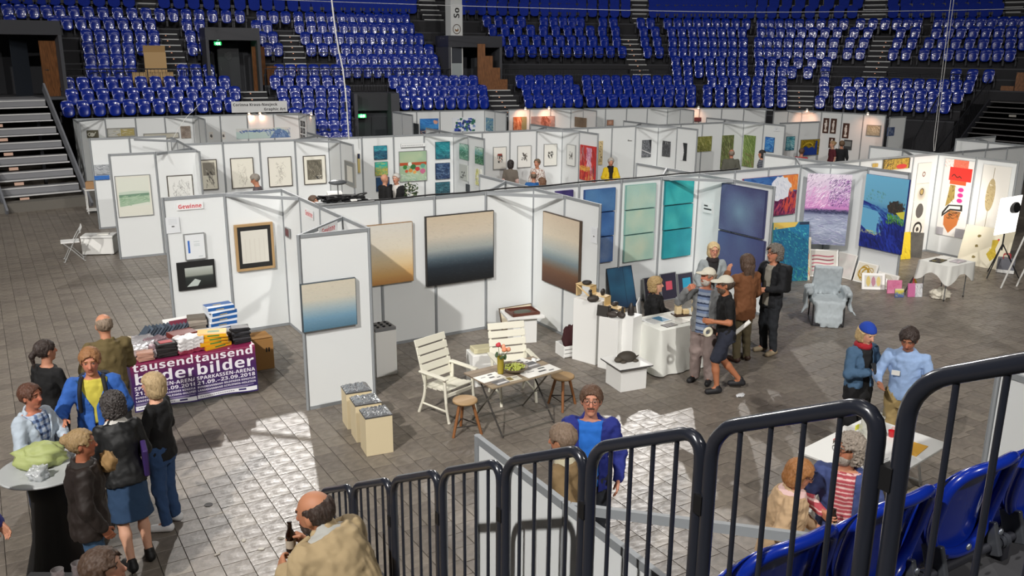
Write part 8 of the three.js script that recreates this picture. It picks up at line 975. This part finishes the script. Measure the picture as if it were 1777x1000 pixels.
// man seated on the stand
const coatMan = person({ label: 'balding man in a khaki coat sitting bent forward with a bottle', x: -0.84, y: 1.19, z: -4.42, ry: -122, h: 1.8, fat: 0.015, neck: 0.06, epaulettes: 1, skin: 0xb87e5e, hair: { s: 'rim', c: 0x38281f }, pelvis: [0, 0.46, 0], lean: 0.62, hy: 0.25, hp: 0.0, beard: 0x3a2a20, shirt: { c: 0xa9a9a4, hem: -0.05, neck: 1.02, cuff: 1.0 }, jacket: { c: 0xab9672, hem: -0.3, fold: 0.011, ff: 8, grow: 0.036, open: 0.02, cell: 0.012 }, bottom: { c: 0x6a5232 }, knees: [[0.17, 0.5, 0.42], [-0.17, 0.5, 0.42]], ankles: [[0.15, 0.09, 0.4], [-0.15, 0.09, 0.4]], la: { e: [0.08, -0.22, 0.16], w: [-0.08, -0.02, 0.33], curl: 0.9, n: [-1, 0, 0.2] }, ra: { e: [0.08, -0.2, 0.18], w: [-0.06, 0.05, 0.33], curl: 0.95, n: [-1, 0, 0.2] } });
// men behind the rail
person({ label: 'man with glasses and moustache in a blue jacket looking up', x: 0.75, z: -7.6, ry: -6, h: 1.8, skin: 0xbf846a, hair: { s: 'short', c: 0x5a3f2c, line: 0.055 }, hp: -0.15, glasses: 0x6a5a50, moustache: 0x5a4232, shirt: { c: 0x1c66c0, hem: -0.2 }, jacket: { c: 0x1c2878, hem: -0.3, open: 0.09, vee: 0.02, fold: 0.011 }, bottom: { c: 0x2c3038 }, la: { e: [0.09, -0.27, 0.0], w: [0.08, -0.48, 0.12] }, ra: { e: [0.09, -0.27, 0.0], w: [0.06, -0.46, 0.14] } });
person({ label: 'man in a tan jacket walking past in front of the blue jacket', x: 0.52, z: -6.8, ry: -115, h: 1.76, skin: 0xb98060, hair: { s: 'short', c: 0x7a6654 }, hp: 0.15, lean: 0.1, shirt: { c: 0xa9a38c, hem: -0.1, neck: 1.02 }, jacket: { c: 0x7a6444, hem: -0.35, open: 0.04, fold: 0.01 }, bottom: { c: 0x2c2824 }, la: { e: [0.08, -0.25, -0.12], w: [0.1, -0.48, -0.06] }, ra: { e: [0.06, -0.26, 0.1], w: [0.02, -0.4, 0.28] }, knees: [[0.1, 0.5, 0.12], [-0.1, 0.5, -0.02]], ankles: [[0.1, 0.09, 0.16], [-0.1, 0.14, -0.28]] });
person({ label: 'woman with reddish blond bob in a beige quilted jacket', x: 2.28, z: -6.55, ry: 75, h: 1.61, f: 1, fat: 0.03, skin: 0xc48a6c, hair: { s: 'bob', c: 0x9a6636 }, hp: 0.3, lean: 0.12, glasses: 0x3a2a24, shirt: { c: 0xd0b0ac, hem: -0.2, neck: 1.02 }, jacket: { c: 0xb79a78, quilt: 1, hem: -0.32, open: 0.03, fold: 0.008, cell: 0.011 }, bottom: { c: 0xa9957c }, la: { e: [0.08, -0.25, 0.06], w: [-0.04, -0.3, 0.27] }, ra: { e: [0.1, -0.26, -0.06], w: [0.02, -0.36, 0.16] } });
const curlyMan = person({ label: 'bearded man with grey curls, open blue shirt and red striped T-shirt', x: 2.84, z: -6.72, ry: -25, h: 1.74, fat: 0.01, skin: 0xb67a5c, hair: { s: 'curly', c: 0x8d8276, line: 0.075 }, hy: -0.95, beard: 0x9c9288, glasses: 0x151515, shirt: { c: 0xffffff, hem: -0.3, cell: 0.0085, pat: (s, t) => (Math.sin(t * 165) > 0.55 ? 0xd8b4b0 : 0xa8444e) }, jacket: { c: 0x3a4878, hem: -0.35, open: 0.085, vee: 0.0, sleeve: 'short', fold: 0.01 }, bottom: { c: 0x2c3550 }, la: { e: [0.1, -0.26, 0.0], w: [0.04, -0.42, 0.18] }, ra: { e: [0.1, -0.25, 0.05], w: [-0.06, -0.28, 0.24], curl: 0.9, n: [-1, 0, 0.2] } });
const beanie = person({ label: 'blond woman in a blue beanie, denim jacket and red scarf', x: 4.26, z: -10.02, ry: 22, h: 1.7, f: 1, skin: PALE, hair: { s: 'bob', c: 0xc4a878 }, beanie: 0x1c3fa0, hp: 0.35, scarf: 0x9a1a26, shirt: { c: 0x101012, hem: -0.3 }, jacket: { c: 0x3f5c78, hem: 0.0, open: 0.05, fold: 0.009 }, bottom: { c: 0x0f0f12 }, la: { e: [0.08, -0.26, 0.06], w: [-0.1, -0.18, 0.24], curl: 0.9, n: [-1, 0, 0.2] }, ra: { e: [0.08, -0.26, 0.06], w: [-0.1, -0.2, 0.24], curl: 0.9, n: [-1, 0, 0.2] } });
person({ label: 'dark-haired man in a light blue shirt talking with both hands', x: 4.66, z: -9.7, ry: -28, h: 1.77, skin: 0xa06a4e, hair: { s: 'short', c: 0x2c1d16, line: 0.05 }, hp: 0.4, lean: 0.1, hy: -0.1, badge: -0.09, shirt: { c: 0x8fa9d0, hem: -0.12, neck: 1.03, fold: 0.009, cuff: 0.72 }, bottom: { c: 0xa08a5c }, shoes: 0x3a2c22, la: { e: [0.09, -0.26, 0.05], w: [-0.02, -0.3, 0.26], n: [-0.6, 0.8, 0], curl: 0.25 }, ra: { e: [0.1, -0.25, 0.08], w: [0.04, -0.26, 0.32], n: [-0.5, 0.8, 0], curl: 0.25 } });
// group in front of the violet-blue canvases
person({ label: 'woman with curly blond hair in black, seated behind the cloth table', x: 2.36, z: -13.85, ry: 75, h: 1.68, f: 1, fat: 0.02, skin: PALE, hair: { s: 'curly', c: 0xa58a5c }, hp: -0.1, pelvis: [0, 0.5, 0], shirt: { c: 0x0b0b0d, hem: -0.1, neck: 1.02, fold: 0.01 }, jacket: { c: 0x0b0b0d, hem: -0.2, open: 0.02, fold: 0.012 }, bottom: { c: 0x121214 }, knees: [[0.12, 0.5, 0.4], [-0.12, 0.5, 0.4]], ankles: [[0.12, 0.09, 0.38], [-0.12, 0.09, 0.38]], la: { e: [0.08, -0.26, 0.08], w: [-0.05, -0.3, 0.28] }, ra: { e: [0.08, -0.26, 0.08], w: [-0.05, -0.32, 0.28] } });
person({ label: 'smiling blond woman with red glasses in a light grey blazer', x: 3.4, z: -14.4, ry: 2, h: 1.72, f: 1, skin: 0xcc967c, hair: { s: 'bob', c: 0xcdb486 }, glasses: 0x8a1f24, scarf: 0x2a2426, shirt: { c: 0x1a181a, hem: -0.2 }, jacket: { c: 0x8f9698, hem: -0.3, open: 0.03, vee: 0.08 }, bottom: { c: 0x2a2a30 }, la: { e: [0.08, -0.27, 0.02], w: [0.04, -0.44, 0.16] }, ra: { e: [0.08, -0.27, 0.02], w: [0.04, -0.44, 0.16] } });
const drinker = person({ label: 'bearded man in a white cap and grey jacket raising a glass to his mouth', x: 2.88, z: -12.42, ry: -32, h: 1.77, fat: 0.012, skin: 0xb87458, hair: { s: 'short', c: 0x8a7a6a }, cap: 0xcfc9b8, beard: 0xb9b2a8, hy: -0.5, hp: -0.1, shirt: { c: 0xffffff, hem: -0.26, cell: 0.0095, pat: (s, t) => { const a = ((t * 9.5) % 1 + 1) % 1; return a < 0.22 ? 0x1f2a44 : a < 0.62 ? 0x8e99aa : 0x6a7a98; } }, jacket: { c: 0x77797a, hem: -0.25, open: 0.09, vee: 0.0, fold: 0.01 }, bottom: { c: 0x8f7f7a, grow: 0.03 }, shoes: 0x1a1a1c, la: { e: [0.09, -0.27, 0.0], w: [0.1, -0.44, 0.14] }, ra: { e: [0.17, -0.16, 0.16], w: [0.02, 0.06, 0.24], d: [-0.6, 0.5, 0.2], n: [-0.6, 0, -0.8], curl: 0.8 } });
person({ label: 'man in a white cap, black polo shirt and shorts striding past', x: 3.12, z: -12.08, ry: -88, h: 1.74, skin: 0xb0714f, hair: { s: 'short', c: 0x4a3a2e }, cap: 0xc9c5b6, beard: 0x5a4636, lean: 0.08, shirt: { c: 0x0b0b0d, sleeve: 'short', hem: -0.24, neck: 1.02, fold: 0.009 }, bottom: { type: 'shorts', c: 0x262a38 }, shoes: 0x1d1d20, la: { e: [0.07, -0.27, 0.02], w: [0.0, -0.24, 0.26], curl: 0.8, n: [-1, 0, 0.2] }, ra: { e: [0.07, -0.27, -0.1], w: [0.06, -0.42, 0.06] }, knees: [[0.09, 0.52, 0.16], [-0.09, 0.5, 0.02]], ankles: [[0.09, 0.09, 0.1], [-0.09, 0.13, -0.3]] });
person({ label: 'long-haired person in a rust brown jacket seen from behind', x: 3.72, z: -13.4, ry: -152, h: 1.74, skin: SKIN, hair: { s: 'long', c: 0x4f3a2b }, hy: -0.2, jacket: { c: 0x6e4426, hem: -0.42, fold: 0.01, grow: 0.034 }, shirt: { c: 0x5a4632, sleeve: 'none' }, bottom: { c: 0x574e38 }, shoes: 0x3a241a, la: { e: [0.14, -0.14, 0.16], w: [0.02, 0.06, 0.2], d: [-0.2, 0.9, 0], curl: 0.5 }, ra: { e: [0.06, -0.28, 0.0], w: [0.04, -0.42, 0.16] } });
person({ label: 'man with grey curls in a black jacket and dark jeans, side on', x: 4.26, z: -13.78, ry: -62, h: 1.82, skin: 0xb47a5e, hair: { s: 'curly', c: 0x6d655d, line: 0.075 }, glasses: 0x151515, hy: -0.1, shirt: { c: 0x8d897e, hem: -0.24 }, jacket: { c: 0x0d0f14, hem: -0.3, open: 0.07, vee: 0.0 }, pack: 0x121316, bottom: { c: 0x1e2126 }, shoes: 0x9a8a70, la: { e: [0.07, -0.27, 0.06], w: [-0.04, -0.28, 0.28], curl: 0.7 }, ra: { e: [0.07, -0.26, 0.08], w: [-0.06, -0.2, 0.28], curl: 0.7 } });
// visitors farther back
const far = (label, x, z, ry, o) => person({ label, x, z, ry, lod: 2.2, ...o });
far('grey-haired man in a grey pullover looking at the pencil sketches', -6.51, -22.11, -80, { h: 1.75, hp: 0.4, skin: SKIN, hair: { s: 'short', c: 0x8d867c }, shirt: { c: 0x5a5358, hem: -0.2 } });
far('bald man in black embracing another visitor', -3.3, -22.3, 130, { h: 1.74, skin: 0xc08a70, hair: { s: 'none' }, jacket: { c: 0x0c0c0e, hem: -0.3 }, hy: 0.2, la: { e: [0.12, -0.16, 0.18], w: [-0.02, -0.16, 0.36] } });
far('white-haired man in black being embraced', -3.02, -22.6, -25, { h: 1.72, skin: 0xc08a70, hair: { s: 'short', c: 0xc2beb8 }, shirt: { c: 0xc9c6c0, hem: -0.1, neck: 1.03 }, jacket: { c: 0x0d0d10, hem: -0.3, open: 0.03 }, ra: { e: [0.1, -0.24, 0.1], w: [-0.02, -0.26, 0.28] } });
far('brown-haired visitor whose head shows above the booth corner', -4.41, -19.09, 60, { h: 1.7, skin: SKIN, hair: { s: 'short', c: 0x5a4636 }, jacket: { c: 0x1a1c22, hem: -0.2 } });
far('dark-haired woman in a grey vest seen from behind', -0.07, -26.2, 170, { h: 1.66, f: 1, skin: SKIN, hair: { s: 'bob', c: 0x231a18 }, jacket: { c: 0x6d655c, hem: -0.1, sleeve: 'short' }, shirt: { c: 0xc9a8a0, hem: -0.3 }, bottom: { c: 0xb08f86 } });
far('visitor in a white and brown patterned jacket', 0.73, -26.2, -25, { h: 1.7, f: 1, skin: SKIN, hair: { s: 'short', c: 0x6a5844 }, jacket: { c: 0xffffff, hem: -0.3, pat: (s, t, f) => (noise3(s * 22, t * 12, f * 22) > 0.15 ? 0x8a6f66 : 0xdcd6d0) } });
far('bald visitor in a blue shirt seen from behind', 0.57, -23.92, 175, { h: 1.62, skin: 0xb07a60, hair: { s: 'rim', c: 0x6a5a4a }, shirt: { c: 0x1d5590, hem: -0.2 } });
far('brown-curled visitor beside the blue shirt', 0.8, -23.6, -120, { h: 1.5, f: 1, skin: PALE, hair: { s: 'curly', c: 0x6a4a34 }, shirt: { c: 0x4a3f3a, hem: -0.2 } });
far('grey-haired woman in a yellow jacket and black scarf', 3.0, -26.84, 4, { h: 1.68, f: 1, skin: SKIN, hair: { s: 'short', c: 0xa9a298 }, hp: 0.3, scarf: 0x17120f, scarfLong: 1, shirt: { c: 0x1a1512, hem: -0.2 }, jacket: { c: 0xd0b01c, hem: -0.2, open: 0.04 }, la: { e: [0.08, -0.26, 0.08], w: [-0.12, -0.3, 0.24], n: [-1, 0, 0] }, ra: { e: [0.08, -0.26, 0.08], w: [-0.12, -0.32, 0.24], n: [-1, 0, 0] } });
far('bald man in a grey-green jacket before the reed pictures', 7.09, -28.44, 172, { h: 1.78, skin: 0xb87a62, hair: { s: 'rim', c: 0x8a7a6c }, jacket: { c: 0x56564c, hem: -0.3 } });
far('dark-haired visitor in a striped top half hidden by a wall', 8.26, -29.07, -90, { h: 1.7, f: 1, skin: SKIN, hair: { s: 'bob', c: 0x1f1a1a }, shirt: { c: 0xffffff, hem: -0.2, pat: (s, t) => (Math.sin(t * 110) > 0 ? 0x1c2030 : 0x8a8f9a) } });
far('brown-haired visitor in a red top before the gold and blue painting', 10.1, -30.7, 150, { h: 1.6, skin: SKIN, hair: { s: 'short', c: 0x5a3f2e }, shirt: { c: 0xa02a34, hem: -0.2 } });
far('blond woman in profile near the brown statue prints', 11.95, -32.86, -80, { h: 1.66, f: 1, skin: PALE, hair: { s: 'bun', c: 0xa98a62 }, shirt: { c: 0x5a1f28, sleeve: 'short', hem: -0.2 } });
far('brown-haired visitor in black near the brown statue prints', 12.3, -32.9, 170, { h: 1.66, skin: SKIN, hair: { s: 'short', c: 0x6a5038 }, shirt: { c: 0x16161a, hem: -0.2 } });
// things in hands
const inHand = (p, i, dy, label, tilt = 0) => { const g = p.grip[i]; if (g) bottle(label, g[0], g[1] + dy, g[2], tilt); };
inHand(blueMan, 0, -0.1, 'brown beer bottle in the hand of the man in the bright blue jacket'); inHand(coatMan, 1, -0.08, 'brown beer bottle held by the seated man in the khaki coat'); inHand(curlyMan, 1, -0.1, 'dark bottle in the hand of the man with the striped T-shirt');
bottle('brown beer bottle standing on the edge of the round table', -4.05, 1.103, -7.5); bottle('second brown beer bottle on the round table', -3.98, 1.103, -7.62);
solo('phone', rbx(0.07, 0.14, 0.012, 0.005, 0, 0, 0, -0.6), M.black, 'black phone held by the woman in the blue beanie', 'phone', [beanie.grip[0][0] - 0.03, beanie.grip[0][1] + 0.03, beanie.grip[0][2] + 0.02], rad(22));
solo('drinking_glass', lathe([[0.001, 0], [0.028, 0], [0.034, 0.1], [0.031, 0.1], [0.026, 0.006], [0.001, 0.006]], 16), new THREE.MeshPhysicalMaterial({ color: 0xffffff, roughness: 0.05, transmission: 1, thickness: 0 }), 'small clear glass at the mouth of the man in the white cap', 'glass', [drinker.grip[1][0], drinker.grip[1][1] - 0.03, drinker.grip[1][2]]);
solo('tape_roll', place(new THREE.TorusGeometry(0.055, 0.022, 10, 28), 0, 0, 0), mat(0xd9d3bc, 0.6), 'roll of pale masking tape carried by the man in shorts', 'tape', [2.82, 0.98, -11.92], 0.3);
solo('rolled_paper', rod([-0.12, -0.1, 0], [0.1, 0.1, 0], 0.03, 0.03, 12), M.paper, 'white rolled paper held behind the walking man in shorts', 'roll', [3.42, 0.93, -12.3]);
{ const o = thing('cardboard_folder', 'tan cardboard folder with blue-edged papers at the picture edge', 'folder', [-2.0, 1.52, -4.42], rad(-30)); part('cover', rbx(0.2, 0.28, 0.02, 0.004, 0, 0.1, 0, -0.25), mat(0xa9854a, 0.8), o); part('papers', rbx(0.19, 0.3, 0.008, 0.002, 0, 0.115, -0.016, -0.25), M.paper, o); part('blue_edge', rbx(0.19, 0.02, 0.01, 0.002, 0, 0.255, -0.052, -0.25), mat(0x2c4aa0, 0.5), o); }
solo('brown_paper_bag', lump(0.09, 0.8, 1.2, 0.6, 0.25, 12, 5), mat(0x9a7a4e, 0.8), 'crumpled brown paper held by the woman with the bun', 'bag', [bunWoman.grip[0][0], bunWoman.grip[0][1] - 0.06, bunWoman.grip[0][2]]);
solo('violet_bag', rbx(0.05, 0.3, 0.2, 0.015, 0, 0.15, 0, 0.2), mat(0x35205a, 0.6), 'flat violet bag hanging behind the black leather jacket', 'bag', [-3.52, 0.9, -7.66], 0.5);
// clear cups on a small ledge at the picture edge
{ const cl = new THREE.MeshPhysicalMaterial({ color: 0xf2eeee, roughness: 0.08, transmission: 0.9, thickness: 0 }); const cg = lathe([[0.001, 0], [0.026, 0], [0.036, 0.09], [0.034, 0.09], [0.024, 0.004], [0.001, 0.004]], 18);
  const o = thing('black_ledge', 'thin black table edge low at the picture edge', 'table', [-2.72, 0, -4.62]); part('board', rbx(0.6, 0.025, 0.4, 0.005, 0, 1.66, 0), M.black, o); part('post', rod([0, 0, 0], [0, 1.66, 0], 0.03), M.black, o);
  for (let s = 0; s < 3; s++) for (let i = 0; i < 5; i++) solo('clear_cup', cg, cl, 'clear plastic cup, ' + nth(i) + ' from below in the ' + ['front', 'middle', 'rear'][s] + ' stack', 'cup', [-2.66 + s * 0.085, 1.675 + i * 0.034, -4.5 - s * 0.07], 0, 'clear plastic cups'); }
{ // armchair draped with a cloth
  const o = thing('draped_armchair', 'armchair on thin metal runners draped with a pale grey cloth', 'chair', [5.85, 0.012, -15.55], rad(-12)), mt = mat(0x3a3a3c, 0.4, { metalness: 0.6 });
  for (const s of [-0.27, 0.27]) part('runner', pipe([[s, 0.4, -0.25], [s, 0.1, -0.3], [s, 0.02, -0.25], [s, 0.02, 0.28], [s, 0.1, 0.32], [s, 0.42, 0.26]], 0.012, 40, 6), mt, o); part('cross_tube', rod([-0.27, 0.02, 0.3], [0.27, 0.02, 0.3], 0.011), mt, o);
  const slab = (c, hx, hy, hz, r, tilt = 0) => { const C = Math.cos(tilt), S2 = Math.sin(tilt); return (x, y, z) => { const a = x - c[0], b0 = y - c[1], d0 = z - c[2], b = b0 * C + d0 * S2, d = -b0 * S2 + d0 * C, p = Math.max(Math.abs(a) - hx, 0), q = Math.max(Math.abs(b) - hy, 0), s = Math.max(Math.abs(d) - hz, 0); return Math.hypot(p, q, s) - r; }; };
  const sh = [slab([0, 0.74, -0.29], 0.22, 0.26, 0.01, 0.035, 0.24), slab([0, 0.43, 0.0], 0.25, 0.015, 0.24, 0.035), slab([0, 0.26, 0.31], 0.23, 0.17, 0.0, 0.018, -0.2), slab([0.02, 0.1, 0.35], 0.14, 0.08, 0.0, 0.016, -0.2)];
  for (const s of [-1, 1]) sh.push(cap([s * 0.33, 0.62, -0.26], [s * 0.34, 0.6, 0.2], 0.045, 0.04), slab([s * 0.385, 0.46, -0.04], 0.0, 0.15, 0.2, 0.016), slab([s * 0.29, 0.52, -0.08], 0.0, 0.08, 0.2, 0.016), cap([s * 0.38, 0.34, 0.12], [s * 0.47, 0.24, 0.28], 0.03, 0.012));
  const u = uni(sh, 0.07); part('cloth', sdfMesh((x, y, z) => u(x, y, z) + 0.007 * noise3(x * 9, y * 5, z * 9) + 0.006 * noise3(x * 22 + 3, y * 7, z * 22), [-0.58, 0.0, -0.5], [0.58, 1.12, 0.5], 0.014), mat(0xa6aeb2, 0.9), o);
}
const NEARSEATS = [0, 1, 2, 3].map((i) => [0.95 + 0.513 * i, 2.25, -2.945 - 0.312 * i]);
// ---------- the stand in front: stair rail, steps and near seats ----------
const railAt = (n) => [0.99 - 0.345 * n + (n < -0.06 ? 0.03 : 0), 3.96 - 0.327 * n + (n < -0.06 ? 0.05 : 0), -2.17 - 0.53 * n];
for (let i = -3; i < 7; i++) {
  const a = railAt(i), b = railAt(i + 0.93), Hh = 1.0, o = thing('stair_rail_panel', 'glossy dark tubular stair rail panel, ' + ['third above the widest', 'second above the widest', 'first above the widest', 'widest one before the beige jacket', 'second one, before the tan jacket', 'third one', 'fourth one', 'fifth one', 'sixth one', 'lowest one'][i + 3] + ' down the stairs', 'railing', [a[0], a[1] - Hh, a[2]], 0, 'stair rail panels');
  const d = [b[0] - a[0], b[1] - a[1], b[2] - a[2]], P = (t, y) => [d[0] * t, d[1] * t + y, d[2] * t];
  const pts = [P(0, 0)]; pts.push(P(0, Hh - 0.2)); for (let k = 0; k <= 5; k++) { const u = k / 5 * Math.PI / 2; pts.push(P(0.15 * (1 - Math.cos(u)), Hh - 0.1 + 0.1 * Math.sin(u))); } for (let k = 0; k <= 5; k++) { const u = k / 5 * Math.PI / 2; pts.push(P(1 - 0.15 * (1 - Math.sin(u)) , Hh - 0.1 + 0.1 * Math.cos(u))); } pts.push(P(1, Hh - 0.2)); pts.push(P(1, 0));
  const path = new THREE.CurvePath(); for (let k = 0; k < pts.length - 1; k++) path.add(new THREE.LineCurve3(V3(...pts[k]), V3(...pts[k + 1])));
  part('bent_tube', new THREE.TubeGeometry(path, 90, 0.0245, 12, false), M.blackGloss, o); part('bottom_tube', rod(P(0, 0.12), P(1, 0.12), 0.018, 0.018, 10), M.blackGloss, o);
  for (let k = 1; k < 5; k++) part('bar', rod(P(k / 5, 0.12), P(k / 5, Hh - 0.01), 0.009, 0.009, 8, false), M.blackGloss, o);
  part('clamp', bx(0.06, 0.07, 0.035, d[0] * 1.035, d[1] * 1.0 + Hh - 0.28, d[2] * 1.035, 0, Math.atan2(d[0], d[2]), 0), M.black, o); part('shoe_plate', [bx(0.09, 0.012, 0.09, 0, 0.006, 0), bx(0.09, 0.012, 0.09, d[0], d[1] + 0.006, d[2])], M.black, o);
}
{ // steps of the aisle beside the rail and the platforms of the seat block
  const o = sgroup('stand_steps', 'grey steps and platforms of the near stand');
  for (let i = -4; i < 6; i++) { const a = railAt(i), y = a[1] - 1.0; part('step', bx(0.62, 0.33, 0.66, a[0] - 0.3 * CA, y - 0.17, a[2] + 0.3 * SA - 0.28, 0, ANG, 0), mat(0x3a3a3d, 0.8), o); }
  for (const n of [-3, -1.7, 0.1]) { const a = railAt(n), y = 2.72 + (0.1 - n) * 0.31; part('platform', bx(3.4, 0.2, 0.9, a[0] + 1.85 * CA, y - 0.25, a[2] - 1.85 * SA - 0.2, 0, ANG, 0), mat(0x3a3a3d, 0.8), o); }
}
{ // near seats seen from behind
  const N = 26, back = shell(0.5, 0.5, 0.05, 0.05, N, 3.4, 0.03), rim = shell(0.5, 0.5, 0.05, 0.012, N, 3.4, 0.03), pan = shell(0.48, 0.46, 0.03, 0.05, N, 3, -0.02);
  const ringG = (() => { const pts = []; for (let k = 0; k < 48; k++) { const a = k / 48 * 6.283, c = Math.cos(a), s = Math.sin(a), L = Math.pow(Math.pow(Math.abs(c), 3.4) + Math.pow(Math.abs(s), 3.4), -1 / 3.4), x = c * L, y = s * L; pts.push([x * 0.235 * (y < 0 ? 1 + 0.07 * y : 1), y * 0.235, 0.05 * x * x - 0.035]); } return pipe(pts, 0.026, 96, 10, true); })();
  const nearSeat = (label, x, y, z, ry) => { const o = thing('stand_seat', label, 'seat', [x, y, z], ry, 'glossy blue seats of the near stand'); const q = (n, g, m, rx, py, pz) => { const e = part(n, g, m, o); e.rotation.x = rx; e.position.set(0, py, pz); return e; };
    q('backrest', rim, M.blue, -0.2, 0.7, -0.12); q('back_rim', ringG, M.blue, -0.2, 0.7, -0.125); q('seat_pan', pan, M.blue, -0.1, 0.52, 0.06);
    part('hinge_tube', rod([-0.28, 0.42, -0.12], [0.28, 0.42, -0.12], 0.022, 0.022, 12), M.seatFrame, o); for (const s of [-1, 1]) { part('hinge_bracket', rbx(0.03, 0.16, 0.1, 0.008, s * 0.2, 0.46, -0.11, 0.3), mat(0x55585e, 0.35, { metalness: 0.5 }), o); part('bolt', ball(0.016, s * 0.12, 0.56, -0.2, 1, 1, 0.5, 10, 6), mat(0x9aa0a8, 0.3, { metalness: 0.7 }), o); }
    part('stand_foot', rbx(0.06, 0.42, 0.08, 0.01, 0.28, 0.21, -0.1), M.seatFrame, o); part('joint_spring', [0, 1, 2].map((k) => place(new THREE.CylinderGeometry(0.035 - 0.004 * k, 0.035 - 0.004 * k, 0.028, 16), 0.29 + k * 0.03, 0.42, -0.12, 0, 0, Math.PI / 2)), mat(0x4a4d54, 0.35, { metalness: 0.4 }), o); return o; };
  const lab = ['glossy blue seat back lowest in the near row', 'glossy blue seat back in the middle of the near row', 'glossy blue seat back highest in the near row', 'glossy blue seat back cut by the picture border'];
  NEARSEATS.forEach(([x, y, z], i) => nearSeat(lab[i], x, y, z, ANG + Math.PI));
}
scene.traverse((m) => { if (m.isMesh) { m.castShadow = true; m.receiveShadow = true; } });
renderer.render(scene, camera);
